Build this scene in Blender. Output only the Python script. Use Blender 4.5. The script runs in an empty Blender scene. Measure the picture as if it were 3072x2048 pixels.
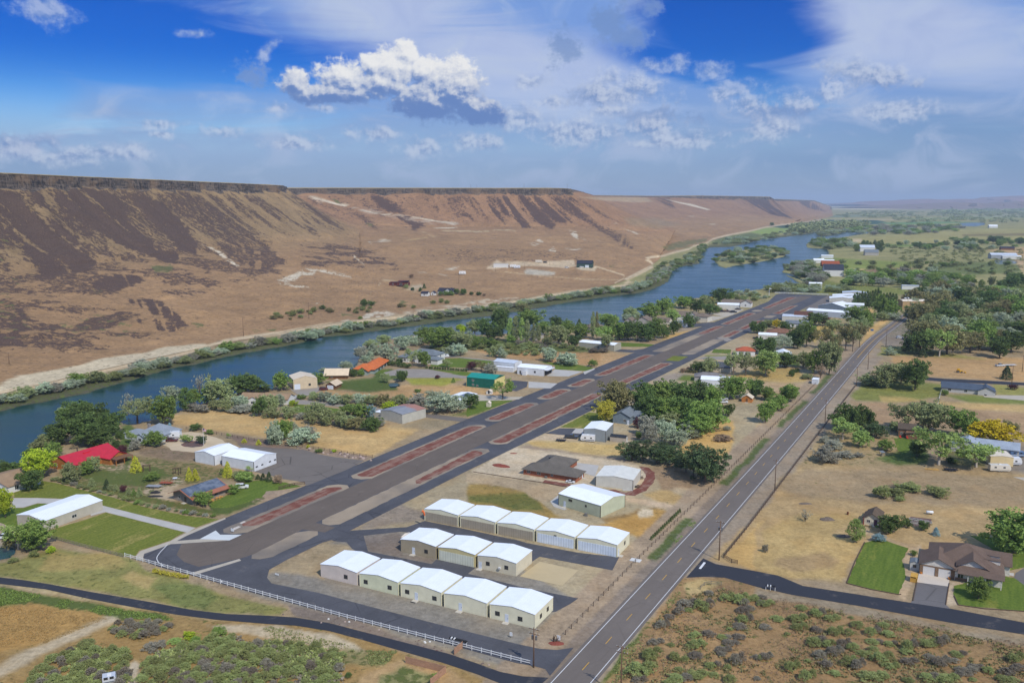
import bpy,bmesh,math,random
import numpy as np
from mathutils import Vector,Matrix,Euler
random.seed(7)
S=bpy.context.scene
COL=S.collection
rad=math.radians
F,CX,CY,YH,CAMH=2600.,1536.,1024.,604.,100.
PT=math.atan((CY-YH)/F);CP,SP=math.cos(PT),math.sin(PT)
K8=800/2349
TL={'T1':(0,1100,K8),'T2':(700,1100,K8),'T3':(1400,1100,K8),'T4':(2272,1100,K8),'T5':(0,1514,K8),'T6':(750,1514,K8),'T7':(1500,1514,K8),'T8':(2272,1514,K8),'U1':(800,750,600/2352),'U2':(1300,750,600/2352),'U3':(1800,800,600/2352),'U4':(2300,750,772/2352),'U5':(0,500,1000/2352),'U6':(900,500,1000/2352),'U7':(1700,550,800/2352),'U8':(2400,560,672/2352),'P':(0,0,1)}
def px(t,x,y):
 o=TL[t];return(o[0]+o[2]*x,o[1]+o[2]*y)
def G(x,y,z=0.):
 a,b=x-CX,CY-y
 dx,dy,dz=a,F*CP+b*SP,-F*SP+b*CP
 k=(z-CAMH)/dz
 return Vector((dx*k,dy*k,z))
def at(t,x,y,z=0.):return G(*px(t,x,y),z)
def proj(X,Y,Z):
 dz=Z-CAMH
 d=Y*CP-dz*SP;u=Y*SP+dz*CP
 return CX+F*X/d,CY-F*u/d
def zfor(p,ypx):
 """height above the ground point p whose picture row is ypx"""
 lo,hi=0.,60.
 for _ in range(40):
  m=(lo+hi)/2
  if proj(p.x,p.y,m)[1]>ypx:lo=m
  else:hi=m
 return lo
UVA=rad(60.95);UVO=G(*px('T6',585,155));E1=Vector((math.cos(UVA),math.sin(UVA),0));E2=Vector((math.sin(UVA),-math.cos(UVA),0))
def uvw(u,v,z=0.):return Vector((UVO.x+E1.x*u+E2.x*v,UVO.y+E1.y*u+E2.y*v,z))
def lin(c):return tuple(((v/255)/12.92 if v/255<=.04045 else((v/255+.055)/1.055)**2.4)for v in c)
def C(r,g,b,k=.85):return tuple(min(.85,x*k)for x in lin((r,g,b)))
def rgba(c):return(c[0],c[1],c[2],1.)
class Nd:
 """tiny node-expression wrapper"""
 def __init__(s,tree,sock):s.t,s.s=tree,sock
 def _b(s,op,o,rev=False):
  a,b=(o,s)if rev else(s,o);return mth(s.t,op,a,b)
 def __add__(s,o):return s._b('ADD',o)
 def __radd__(s,o):return s._b('ADD',o,True)
 def __sub__(s,o):return s._b('SUBTRACT',o)
 def __rsub__(s,o):return s._b('SUBTRACT',o,True)
 def __mul__(s,o):return s._b('MULTIPLY',o)
 def __rmul__(s,o):return s._b('MULTIPLY',o,True)
 def __truediv__(s,o):return s._b('DIVIDE',o)
def put(t,inp,v):
 if isinstance(v,Nd):t.links.new(v.s,inp)
 elif isinstance(v,(tuple,list))and inp.type=='RGBA' and len(v)==3:inp.default_value=rgba(v)
 else:inp.default_value=v
def mth(t,op,a,b=0.,c=0.,clamp=False):
 n=t.nodes.new('ShaderNodeMath');n.operation=op;n.use_clamp=clamp
 put(t,n.inputs[0],a);put(t,n.inputs[1],b)
 if op in('MULTIPLY_ADD',):put(t,n.inputs[2],c)
 return Nd(t,n.outputs[0])
def sst(t,v,a,b,lo=0.,hi=1.):
 n=t.nodes.new('ShaderNodeMapRange');n.interpolation_type='SMOOTHSTEP'
 put(t,n.inputs[0],v);n.inputs[1].default_value=a;n.inputs[2].default_value=b;n.inputs[3].default_value=lo;n.inputs[4].default_value=hi
 return Nd(t,n.outputs[0])
def lrp(t,v,a,b,lo=0.,hi=1.):
 n=t.nodes.new('ShaderNodeMapRange');put(t,n.inputs[0],v)
 n.inputs[1].default_value=a;n.inputs[2].default_value=b;n.inputs[3].default_value=lo;n.inputs[4].default_value=hi
 return Nd(t,n.outputs[0])
def mixc(t,f,a,b,mode='MIX'):
 n=t.nodes.new('ShaderNodeMix');n.data_type='RGBA';n.blend_type=mode
 put(t,n.inputs[0],f);put(t,n.inputs[6],a);put(t,n.inputs[7],b)
 return Nd(t,n.outputs[2])
def noise(t,vec,scale,detail=4.,rough=.55,dist=0.,out=0):
 n=t.nodes.new('ShaderNodeTexNoise')
 if vec is not None:put(t,n.inputs['Vector'],vec)
 n.inputs['Scale'].default_value=scale;n.inputs['Detail'].default_value=detail;n.inputs['Roughness'].default_value=rough
 n.inputs['Distortion'].default_value=dist
 return Nd(t,n.outputs[out])
def coord(t,kind='Object'):
 n=t.nodes.new('ShaderNodeTexCoord');return Nd(t,n.outputs[kind])
def vmap(t,vec,scale=(1,1,1),rot=(0,0,0),loc=(0,0,0)):
 n=t.nodes.new('ShaderNodeMapping');put(t,n.inputs[0],vec)
 n.inputs['Location'].default_value=loc;n.inputs['Rotation'].default_value=rot;n.inputs['Scale'].default_value=scale
 return Nd(t,n.outputs[0])
def sep(t,vec):
 n=t.nodes.new('ShaderNodeSeparateXYZ');put(t,n.inputs[0],vec);return[Nd(t,o)for o in n.outputs]
def comb(t,x,y,z=0.):
 n=t.nodes.new('ShaderNodeCombineXYZ');put(t,n.inputs[0],x);put(t,n.inputs[1],y);put(t,n.inputs[2],z);return Nd(t,n.outputs[0])
def attr(t,name,out='Color'):
 n=t.nodes.new('ShaderNodeAttribute');n.attribute_name=name;return Nd(t,n.outputs[out])
def newmat(name,rough=.8,metal=0.,spec=.5):
 m=bpy.data.materials.new(name);m.use_nodes=True;t=m.node_tree
 b=t.nodes['Principled BSDF'];b.inputs['Roughness'].default_value=rough;b.inputs['Metallic'].default_value=metal
 b.inputs['Specular IOR Level'].default_value=spec
 return m,t,b
def setc(t,b,v):put(t,b.inputs['Base Color'],v)
def bump(t,b,h,strength=.3,dist=.1):
 n=t.nodes.new('ShaderNodeBump');n.inputs['Strength'].default_value=strength;n.inputs['Distance'].default_value=dist
 put(t,n.inputs['Height'],h);t.links.new(n.outputs[0],b.inputs['Normal'])
_mc={}
def mottled(name,col,var=.18,scale=.6,rough=.85,grain=6.,bmp=0.,spec=.3,tint=None,metal=0.):
 """plain paint / soil / stone: colour broken by two scales of noise"""
 if name in _mc:return _mc[name]
 m,t,b=newmat(name,rough,metal,spec);o=coord(t)
 n1=noise(t,o,scale,4.);n2=noise(t,o,grain,3.)
 k=lrp(t,n1*.65+n2*.35,.3,.7,1-var,1+var)
 base=col
 if tint is not None:base=mixc(t,sst(t,noise(t,o,scale*.4,3.),.4,.65),col,tint)
 v=mixc(t,1.,base if isinstance(base,Nd)else rgba(base),comb(t,k,k,k),'MULTIPLY')
 setc(t,b,v)
 if bmp:bump(t,b,n2,bmp,.05)
 _mc[name]=m;return m
def plain(name,col,rough=.5,metal=0.,spec=.4):
 if name in _mc:return _mc[name]
 return mottled(name,col,.06,.8,rough,9.,0.,spec,None,metal)
def corr(name,col,pitch=.3,depth=.5,rough=.45,horiz=False,stain=.12):
 """ribbed metal sheet: ribs along v, laid out in metres by the UV map"""
 if name in _mc:return _mc[name]
 m,t,b=newmat(name,rough,0.,.4)
 u,v,_=sep(t,coord(t,'UV'));w=v if horiz else u
 fr=mth(t,'FRACT',w/pitch);rib=sst(t,mth(t,'ABSOLUTE',fr-.5),.28,.42)
 n1=noise(t,coord(t),.5,4.);k=lrp(t,n1,.3,.7,1-stain,1+stain*.4)
 foot=lrp(t,v,0.,.5,.9,1.)  # colour slightly darker towards the bottom
 k=k*(1.-rib*(.35*depth))*foot*1.16
 setc(t,b,mixc(t,1.,rgba(col),comb(t,k,k,k),'MULTIPLY'));bump(t,b,rib,.5*depth,.03)
 _mc[name]=m;return m
def shingle(name,col,rough=.9,var=.25):
 if name in _mc:return _mc[name]
 m,t,b=newmat(name,rough,0.,.2);uv=coord(t,'UV');u,v,_=sep(t,uv)
 fr=mth(t,'FRACT',v/.3);n1=noise(t,uv,2.6,2.);n2=noise(t,uv,.35,3.)
 k=lrp(t,n1*.5+n2*.5,.3,.7,1-var,1+var)*(1.-.18*sst(t,fr,.8,1.))
 setc(t,b,mixc(t,1.,rgba(col),comb(t,k,k,k),'MULTIPLY'));bump(t,b,fr,.2,.03)
 _mc[name]=m;return m
def brickm(name,col,mortar,rough=.9,sc=4.):
 if name in _mc:return _mc[name]
 m,t,b=newmat(name,rough,0.,.2);n=t.nodes.new('ShaderNodeTexBrick');put(t,n.inputs['Vector'],coord(t,'UV'))
 n.inputs['Color1'].default_value=rgba(col);n.inputs['Color2'].default_value=rgba(tuple(x*.7 for x in col));n.inputs['Mortar'].default_value=rgba(mortar)
 n.inputs['Scale'].default_value=sc;n.inputs['Mortar Size'].default_value=.012
 k=lrp(t,noise(t,coord(t),.8,4.),.3,.7,.8,1.15)
 setc(t,b,mixc(t,1.,Nd(t,n.outputs[0]),comb(t,k,k,k),'MULTIPLY'));_mc[name]=m;return m
def boards(name,col,pitch=.22,rough=.8,var=.2):
 if name in _mc:return _mc[name]
 m,t,b=newmat(name,rough,0.,.25);u,v,_=sep(t,coord(t,'UV'))
 fr=mth(t,'FRACT',v/pitch);g=sst(t,fr,.88,1.)
 n1=noise(t,comb(t,u*.5,mth(t,'FLOOR',v/pitch)*3.7),2.,3.)
 k=lrp(t,n1,.3,.7,1-var,1+var)*(1.-.4*g)
 setc(t,b,mixc(t,1.,rgba(col),comb(t,k,k,k),'MULTIPLY'));bump(t,b,1.-g,.4,.02);_mc[name]=m;return m
def glassm():
 if 'glass' in _mc:return _mc['glass']
 m,t,b=newmat('window glass',.08,0.,.8);setc(t,b,(.025,.03,.035));_mc['glass']=m;return m
class MB:
 def __init__(s):s.v,s.f,s.m=[],[],[]
 def add(s,vs,fs,mi=0):
  o=len(s.v);s.v+=[tuple(p)for p in vs]
  for f in fs:s.f.append([i+o for i in f]);s.m.append(mi)
  return s
 def box(s,x0,y0,z0,x1,y1,z1,mi=0):
  return s.add([(x0,y0,z0),(x1,y0,z0),(x1,y1,z0),(x0,y1,z0),(x0,y0,z1),(x1,y0,z1),(x1,y1,z1),(x0,y1,z1)],[(0,3,2,1),(4,5,6,7),(0,1,5,4),(1,2,6,5),(2,3,7,6),(3,0,4,7)],mi)
 def bar(s,a,b,w,h=None,mi=0):
  """box beam from a to b"""
  a,b=Vector(a),Vector(b);h=h or w;d=(b-a).normalized();up=Vector((0,0,1))if abs(d.z)<.95 else Vector((0,1,0))
  x=d.cross(up).normalized()*(w/2);y=x.cross(d).normalized()*(h/2)
  vs=[a-x-y,a+x-y,a+x+y,a-x+y,b-x-y,b+x-y,b+x+y,b-x+y]
  return s.add(vs,[(0,1,2,3),(7,6,5,4),(0,4,5,1),(1,5,6,2),(2,6,7,3),(3,7,4,0)],mi)
 def tube(s,pts,rs,n=8,mi=0,caps=True):
  rings=[]
  for i,p in enumerate(pts):
   p=Vector(p);d=(Vector(pts[min(i+1,len(pts)-1)])-Vector(pts[max(i-1,0)])).normalized()
   up=Vector((0,0,1))if abs(d.z)<.9 else Vector((1,0,0));x=d.cross(up).normalized();y=d.cross(x).normalized()
   r=rs[i]if isinstance(rs,(list,tuple))else rs
   rings.append([p+x*(r*math.cos(2*math.pi*k/n))+y*(r*math.sin(2*math.pi*k/n))for k in range(n)])
  o=len(s.v);s.v+=[tuple(q)for r in rings for q in r]
  for i in range(len(rings)-1):
   for k in range(n):
    a=o+i*n+k;b=o+i*n+(k+1)%n;s.f.append([a,b,b+n,a+n]);s.m.append(mi)
  if caps:
   s.f.append([o+k for k in range(n)][::-1]);s.m.append(mi);s.f.append([o+(len(rings)-1)*n+k for k in range(n)]);s.m.append(mi)
  return s
 def prism(s,poly,y0,y1,mi=0):
  """polygon in (x, z) extruded along y"""
  n=len(poly);vs=[(p[0],y0,p[1])for p in poly]+[(p[0],y1,p[1])for p in poly]
  fs=[tuple(range(n)),tuple(range(2*n-1,n-1,-1))]+[(i,i+n,(i+1)%n+n,(i+1)%n)for i in range(n)]
  return s.add(vs,fs,mi)
 def slab(s,poly,z0,z1,mi=0):
  """polygon in (x, y) extruded upward"""
  n=len(poly);vs=[(p[0],p[1],z0)for p in poly]+[(p[0],p[1],z1)for p in poly]
  fs=[tuple(range(n-1,-1,-1)),tuple(range(n,2*n))]+[(i,(i+1)%n,(i+1)%n+n,i+n)for i in range(n)]
  return s.add(vs,fs,mi)
 def thick(s,quad,t,mi=0):
  """a sloping panel given by its top corners (counter-clockwise from above), t thick downward"""
  n=len(quad);vs=[tuple(p)for p in quad]+[(p[0],p[1],p[2]-t)for p in quad]
  fs=[tuple(range(n)),tuple(range(2*n-1,n-1,-1))]+[(i,i+n,(i+1)%n+n,(i+1)%n)for i in range(n)]
  return s.add(vs,fs,mi)
 def mesh(s,name,mats,fixn=True,bevel=0.):
  me=bpy.data.meshes.new(name);me.from_pydata(s.v,[],s.f);me.update()
  for mt in(mats if isinstance(mats,(list,tuple))else[mats]):me.materials.append(mt)
  me.polygons.foreach_set('material_index',s.m)
  if fixn:
   bm=bmesh.new();bm.from_mesh(me);bmesh.ops.recalc_face_normals(bm,faces=bm.faces)
   if bevel:
    es=[e for e in bm.edges if len(e.link_faces)==2 and e.calc_face_angle(0)>.6]
    bmesh.ops.bevel(bm,geom=es,offset=bevel,segments=2,affect='EDGES',profile=.6)
   bm.to_mesh(me);bm.free()
  uv=me.uv_layers.new(name='UVMap').data;vs=me.vertices;Z=Vector((0,0,1))
  for p in me.polygons:
   n=p.normal;tg=Z.cross(n)
   tg=tg.normalized()if tg.length>1e-4 else Vector((1,0,0));bt=n.cross(tg)
   for li in p.loop_indices:
    co=vs[me.loops[li].vertex_index].co;uv[li].uv=(co.dot(tg),co.dot(bt))
  return me
 def obj(s,name,mats,parent=None,fixn=True,smooth=False,bevel=0.):
  me=s.mesh(name,mats,fixn,bevel)
  if smooth:me.polygons.foreach_set('use_smooth',[True]*len(me.polygons))
  o=bpy.data.objects.new(name,me);COL.objects.link(o)
  if parent is not None:o.parent=parent
  return o
def tag(o,label=None,cat=None,group=None,kind=None):
 if label:o['label']=label
 if cat:o['category']=cat
 if group:o['group']=group
 if kind:o['kind']=kind
 return o
def thing(name,label,cat,loc=(0,0,0),rot=0.,group=None):
 o=bpy.data.objects.new(name,None);COL.objects.link(o);o.location=loc;o.rotation_euler=(0,0,rot);o.empty_display_size=.5
 return tag(o,label,cat,group)
def dup(root,loc,rot=None,label=None,group=None,scale=None,mats=None):
 """copy of a thing with copies of its parts and sub-parts (mesh data shared)"""
 r=root.copy();COL.objects.link(r);r.location=loc
 if rot is not None:r.rotation_euler=(0,0,rot)
 if scale is not None:r.scale=scale
 if label:r['label']=label
 if group:r['group']=group
 def kids(a,b):
  for ch in a.children:
   c=ch.copy();COL.objects.link(c);c.parent=b;kids(ch,c)
 kids(root,r)
 return r
def sheet(name,polys,mat,z=.03,kind='structure',label=None,cat=None):
 """thin flat ground layers (road, lawn, gravel pad): polys in world coordinates"""
 mb=MB()
 for k,p in enumerate(polys):mb.add([(q[0],q[1],z)for q in p],[tuple(range(len(p)))])
 me=bpy.data.meshes.new(name);me.from_pydata(mb.v,[],mb.f);me.materials.append(mat)
 bm=bmesh.new();bm.from_mesh(me)
 for f in bm.faces:
  f.normal_update()
  if f.normal.z<0:f.normal_flip()
 bmesh.ops.triangulate(bm,faces=bm.faces);bm.to_mesh(me);bm.free()
 o=bpy.data.objects.new(name,me);COL.objects.link(o);return tag(o,label,cat,None,kind)
def rough_poly(pts,amp,step=2.,seed=0):
 """polygon with a jittered natural outline"""
 rnd=random.Random(seed);out=[];n=len(pts)
 for i in range(n):
  a,b=Vector(pts[i][:2]),Vector(pts[(i+1)%n][:2]);L=(b-a).length;k=max(1,int(L/step))
  nn=Vector((-(b-a).y,(b-a).x)).normalized()
  for j in range(k):out.append(a.lerp(b,j/k)+nn*rnd.uniform(-amp,amp))
 return out
def smooth_line(pts,n=8):
 """Catmull-Rom through 2-D points"""
 P=[Vector(p[:2])for p in pts];P=[2*P[0]-P[1]]+P+[2*P[-1]-P[-2]];out=[]
 for i in range(1,len(P)-2):
  for j in range(n):
   t=j/n;a,b,c,d=P[i-1:i+3]
   out.append(.5*((2*b)+(c-a)*t+(2*a-5*b+4*c-d)*t*t+(3*b-a-3*c+d)*t**3))
 out.append(P[-2]);return out
def ribbon(line,w0,w1):
 """band polygon beside a centre line, from offset w0 to w1 (metres to the right)"""
 L,R=[],[]
 for i,p in enumerate(line):
  d=(line[min(i+1,len(line)-1)]-line[max(i-1,0)]).normalized();n=Vector((d.y,-d.x))
  L.append(p+n*w0);R.append(p+n*w1)
 return L+R[::-1]
def _h(ix,iy,seed):
 n=(ix.astype(np.int64)*374761393+iy.astype(np.int64)*668265263+seed*1442695041)&0x7fffffff
 n=((n^(n>>13))*1274126177)&0x7fffffff
 return((n^(n>>16))&0xffff)/65535.
def vnoise(x,y,seed=0):
 ix,iy=np.floor(x),np.floor(y);fx,fy=x-ix,y-iy;fx=fx*fx*(3-2*fx);fy=fy*fy*(3-2*fy)
 a,b,c,d=_h(ix,iy,seed),_h(ix+1,iy,seed),_h(ix,iy+1,seed),_h(ix+1,iy+1,seed)
 return(a*(1-fx)+b*fx)*(1-fy)+(c*(1-fx)+d*fx)*fy
def fbm(x,y,o=4,seed=0,r=.5):
 s,a,tot=0.,1.,0.
 for k in range(o):s=s+a*vnoise(x*2**k+17.3*k,y*2**k-9.1*k,seed+k);tot+=a;a*=r
 return s/tot
def npix(P):
 dz=P[:,2]-CAMH;d=P[:,1]*CP-dz*SP;u=P[:,1]*SP+dz*CP;d=np.where(d<1,1e-3,d)
 return CX+F*P[:,0]/d,CY-F*u/d
def inpoly(X,Y,poly,soft):
 """0..1 cover of points by a polygon with a soft edge"""
 out=np.zeros(len(X));xs=[p[0]for p in poly];ys=[p[1]for p in poly]
 sel=np.where((X>min(xs)-soft)&(X<max(xs)+soft)&(Y>min(ys)-soft)&(Y<max(ys)+soft))[0]
 if not len(sel):return out
 x,y=X[sel],Y[sel];ins=np.zeros(len(sel),bool);dmin=np.full(len(sel),1e9);n=len(poly)
 for i in range(n):
  x0,y0=poly[i];x1,y1=poly[(i+1)%n]
  ex,ey=x1-x0,y1-y0;L=ex*ex+ey*ey+1e-9;tt=np.clip(((x-x0)*ex+(y-y0)*ey)/L,0,1)
  dmin=np.minimum(dmin,np.hypot(x-x0-tt*ex,y-y0-tt*ey))
  cond=((y0>y)!=(y1>y));ins^=cond&(x<(x1-x0)*(y-y0)/(y1-y0+1e-12)+x0)
 s=np.where(ins,dmin,-dmin);out[sel]=np.clip(s/(2*soft)+.5,0,1);return out
def big_mesh(name,P,faces,attrs,mat,smooth=True):
 me=bpy.data.meshes.new(name);n=len(P);m=len(faces)
 me.vertices.add(n);me.vertices.foreach_set('co',P.astype(np.float32).ravel())
 me.loops.add(m*4);me.loops.foreach_set('vertex_index',faces.astype(np.int32).ravel())
 me.polygons.add(m);me.polygons.foreach_set('loop_start',np.arange(m,dtype=np.int32)*4)
 try:me.polygons.foreach_set('loop_total',np.full(m,4,dtype=np.int32))
 except Exception:pass
 me.update(calc_edges=True);me.validate()
 if smooth:me.polygons.foreach_set('use_smooth',np.ones(m,dtype=bool))
 for k,a in attrs.items():
  if a.ndim==2:
   L=me.attributes.new(k,'FLOAT_COLOR','POINT');L.data.foreach_set('color',np.c_[a,np.ones(n)].astype(np.float32).ravel())
  else:
   L=me.attributes.new(k,'FLOAT','POINT');L.data.foreach_set('value',a.astype(np.float32))
 me.materials.append(mat);o=bpy.data.objects.new(name,me);COL.objects.link(o);return o
def grid_faces(nu,nv):
 i=np.arange(nu-1)[:,None]*nv+np.arange(nv-1)[None,:]
 return np.stack([i,i+nv,i+nv+1,i+1],-1).reshape(-1,4)
cam=bpy.data.cameras.new('camera');cam.sensor_width=36.;cam.lens=36.*F/3072.;cam.clip_start=1.;cam.clip_end=90000.
co=bpy.data.objects.new('camera',cam);COL.objects.link(co);co.location=(0,0,CAMH);co.rotation_euler=(math.pi/2-PT,0,0);S.camera=co
SAZ,SEL=math.atan2(.536,-.844),rad(46.)
sunv=Vector((math.sin(SAZ)*math.cos(SEL),math.cos(SAZ)*math.cos(SEL),math.sin(SEL)))
sl=bpy.data.lights.new('sun','SUN');sl.energy=3.9;sl.angle=rad(.6);sl.color=(1.,.95,.87)
so=bpy.data.objects.new('sun',sl);COL.objects.link(so);so.rotation_euler=sunv.to_track_quat('Z','Y').to_euler();so.location=(0,0,500)
W=bpy.data.worlds.new('World');S.world=W;W.use_nodes=True;t=W.node_tree
for n in list(t.nodes):t.nodes.remove(n)
def skyp(x,y):
 a,b=x-CX,CY-y;d=Vector((a,F*CP+b*SP,-F*SP+b*CP)).normalized()
 return math.degrees(math.atan2(d.x,d.y)),math.degrees(math.asin(d.z))
gen=coord(t,'Generated');dx,dy,dz=sep(t,gen)
az=mth(t,'ARCTAN2',dx,dy)*57.29578;el=mth(t,'ARCSINE',dz)*57.29578
sp=comb(t,az,el,0.)
sky=t.nodes.new('ShaderNodeTexSky');sky.sky_type='NISHITA';sky.sun_disc=False;sky.sun_elevation=SEL;sky.sun_rotation=SAZ
sky.altitude=800.;sky.air_density=1.;sky.dust_density=.3;sky.ozone_density=2.5
hs=t.nodes.new('ShaderNodeHueSaturation');hs.inputs['Saturation'].default_value=1.45;hs.inputs['Value'].default_value=1.;t.links.new(sky.outputs[0],hs.inputs['Color'])
deep=mixc(t,sst(t,el,1.,9.5)*sst(t,el,30.,14.),(1.,1.,1.),(.02,.30,.75))
clear=mixc(t,1.,Nd(t,hs.outputs[0]),deep,'MULTIPLY')
q=vmap(t,comb(t,az,el*1.9,0.),rot=(0,0,rad(-24.)),scale=(.045,.17,1.))
def skynoise(t,vec,scale,detail=4.,rough=.55,dist=0.):
 n=t.nodes.new('ShaderNodeTexNoise');n.noise_dimensions='2D';put(t,n.inputs['Vector'],vec)
 n.inputs['Scale'].default_value=scale;n.inputs['Detail'].default_value=detail;n.inputs['Roughness'].default_value=rough
 n.inputs['Distortion'].default_value=dist;return Nd(t,n.outputs[0])
wv=skynoise(t,vmap(t,sp,scale=(.09,.13,1)),1.,4.)
n1=skynoise(t,q,1.,7.,.58,.8);n2=skynoise(t,vmap(t,sp,scale=(.22,.42,1),loc=(3,1,0)),1.,6.,.6,.5)
def ell(px_,py_,rx,ry,p=None,rot=0.):
 a,e=skyp(px_,py_);sx,sy=1/(rx/45.),1/(ry/45.)
 n=t.nodes.new('ShaderNodeVectorMath');n.operation='SUBTRACT';put(t,n.inputs[0],p if p is not None else sp);n.inputs[1].default_value=(a,e,0)
 v=Nd(t,n.outputs[0])
 if rot:
  r=t.nodes.new('ShaderNodeVectorRotate');r.rotation_type='Z_AXIS';put(t,r.inputs['Vector'],v);r.inputs['Angle'].default_value=rad(rot);v=Nd(t,r.outputs[0])
 m=t.nodes.new('ShaderNodeVectorMath');m.operation='MULTIPLY';put(t,m.inputs[0],v);m.inputs[1].default_value=(sx,sy,0)
 l=t.nodes.new('ShaderNodeVectorMath');l.operation='LENGTH';put(t,l.inputs[0],Nd(t,m.outputs[0]));return Nd(t,l.outputs['Value'])
def union(es,p=None):
 r=None
 for e in es:
  d=ell(*e[:4],p=p,rot=e[4]if len(e)>4 else 0.);r=d if r is None else mth(t,'SMOOTH_MIN',r,d)if False else(d if r is None else mth(t,'MINIMUM',r,d))
 return r
gap=union([(300,90,640,165,8),(-100,230,300,130),(640,200,260,60,10),(2200,70,250,120,12),(2160,225,260,50,14)])
veil=sst(t,gap+(n1-.5)*1.5+(wv-.5)*.6,.6,1.3)
low=sst(t,el,6.8,2.4)
veil=mth(t,'MAXIMUM',veil*lrp(t,n2,.3,.7,.78,.98),low*.9)
veil=mth(t,'MINIMUM',veil,.97)
bright=union([(1520,190,420,110,14),(2700,130,620,130,16),(2500,100,300,90,10),(1150,60,260,120)])
streak=sst(t,bright+(n1-.5)*2.2+(n2-.5)*.8,1.35,.25)
vcol=mixc(t,sst(t,el,.2,3.4),C(126,152,187,1),C(138,165,208,1))
vcol=mixc(t,sst(t,el,3.2,9.),vcol,C(128,164,224,1))
vcol=mixc(t,streak*.85,vcol,C(196,207,232,1))
dark=union([(2950,440,500,150),(2550,480,420,60),(150,505,300,40)])
vcol=mixc(t,sst(t,dark+(n2-.5)*1.4,1.2,.1)*.55,vcol,C(96,134,186,1))
hvy=sst(t,az,-4.,24.)*sst(t,el,7.,2.)*.35
vcol=mixc(t,hvy,vcol,C(112,143,186,1))
vcol=mixc(t,sst(t,n2,.46,.72)*.55,vcol,C(184,198,224,1))
BIG=[(885,252,52,42),(1032,240,92,62),(1000,280,150,36),(1178,205,82,72),(1222,160,46,38),(1345,258,112,98),(1430,330,90,50,20),(1290,300,120,66),(1140,250,100,46),(1120,195,44,40),(1270,210,50,44)]
SML=[(796,160,48,17,-48),(836,322,46,22),(980,325,44,15),(480,374,66,18),(666,394,54,22),(487,405,34,12),(60,450,110,34),(200,470,130,30),(411,455,52,26),(1267,440,90,34),(1430,425,90,30),(1130,400,90,22),(130,25,70,46,20),(580,100,46,14),(1836,240,34,22),(1654,307,56,22),(1967,200,76,24),(2039,190,34,32),(2137,217,60,30),(1862,274,140,60),(1830,333,84,22),(1960,385,90,44),(2385,300,110,30),(2250,310,80,34),(2483,282,30,30),(2613,216,120,38,12),(2510,255,44,36),(2320,385,90,36),(1560,360,90,40),(1740,400,160,40),(2700,330,120,30),(2200,270,90,34),(1600,250,60,24),(300,460,90,26),(900,430,110,22),(2050,420,160,30)]
DRK=[(1690,140,80,68),(1830,78,86,78),(1900,120,56,46),(1945,26,64,36),(755,222,64,54),(1800,290,150,46),(2600,230,130,40,12),(2330,330,160,40),(1950,350,150,40),(70,430,120,30)]
def heap(p):
 nb=skynoise(t,vmap(t,p,scale=(1.,1.15,1)),.8,6.,.56);nf=skynoise(t,vmap(t,p,scale=(1.,1.2,1),loc=(5,9,0)),3.1,5.,.6)
 return nb,nf
off=vmap(t,sp,loc=(.16,.26,0))
nb,nf=heap(sp);nb2,nf2=heap(off)
uB=1.-union(BIG);uB2=1.-union(BIG,off);dB=uB+(nb-.5)*1.0+(nf-.5)*.42;sB=(uB-uB2)*.5+(nb-nb2)*.8+(nf-nf2)*.2+lrp(t,el,skyp(1200,345)[1],skyp(1200,190)[1],-.3,.22)
uS=1.-union(SML);dS=uS+(nb-.5)*1.9+(nf-.5)*.6;dS2=uS+(nb2-.5)*1.9+(nf2-.5)*.6-.16
aB=sst(t,dB,-.06,.3);lB=sst(t,sB,-.36,.4)
aS=sst(t,dS,-.25,.8)*.68;lS=sst(t,(dS-dS2)*1.2,-.42,.6)
cB=mixc(t,lB,C(106,138,194,1),C(240,240,244,1));cB=mixc(t,sst(t,lB,0.,.45),C(100,132,190,1),cB)
cS=mixc(t,lS,C(108,138,190,1),C(206,214,230,1))
uD=1.-union(DRK)+(nb-.5)*1.9+(nf-.5)*.8;aD=sst(t,uD,.05,.8)*.72;cl=mixc(t,aD,vcol,C(112,142,194,1));cl=mixc(t,aS,cl,cS);cl=mixc(t,aB,cl,cB)
am=1.-(1.-veil)*(1.-aD)*(1.-aS)*(1.-aB)
b1=t.nodes.new('ShaderNodeBackground');put(t,b1.inputs[0],clear);b1.inputs[1].default_value=.12
b2=t.nodes.new('ShaderNodeBackground');put(t,b2.inputs[0],cl);b2.inputs[1].default_value=1.
ms=t.nodes.new('ShaderNodeMixShader');put(t,ms.inputs[0],am);t.links.new(b1.outputs[0],ms.inputs[1]);t.links.new(b2.outputs[0],ms.inputs[2])
wo=t.nodes.new('ShaderNodeOutputWorld');t.links.new(ms.outputs[0],wo.inputs[0])
try:W.cycles.sampling_method='MANUAL';W.cycles.sample_map_resolution=256
except Exception:pass
hm=bpy.data.materials.new('valley air');hm.use_nodes=True;ht=hm.node_tree
for n in list(ht.nodes):ht.nodes.remove(n)
hv=ht.nodes.new('ShaderNodeVolumePrincipled');hv.inputs['Color'].default_value=(.66,.8,.98,1.);hv.inputs['Density'].default_value=6.5e-5;hv.inputs['Anisotropy'].default_value=.0
hout=ht.nodes.new('ShaderNodeOutputMaterial');ht.links.new(hv.outputs[0],hout.inputs['Volume'])
hz=MB().box(-36000,-4000,-12.,36000,37000,330.).obj('haze',hm);tag(hz,kind='stuff')
S.view_settings.view_transform='Standard';S.view_settings.look='None';S.view_settings.exposure=0.;S.view_settings.gamma=1.
cy=S.cycles;cy.max_bounces=5;cy.diffuse_bounces=2;cy.glossy_bounces=2;cy.transmission_bounces=2;cy.volume_bounces=0;cy.transparent_max_bounces=4
cy.caustics_reflective=False;cy.caustics_refractive=False;cy.use_denoising=True
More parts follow.
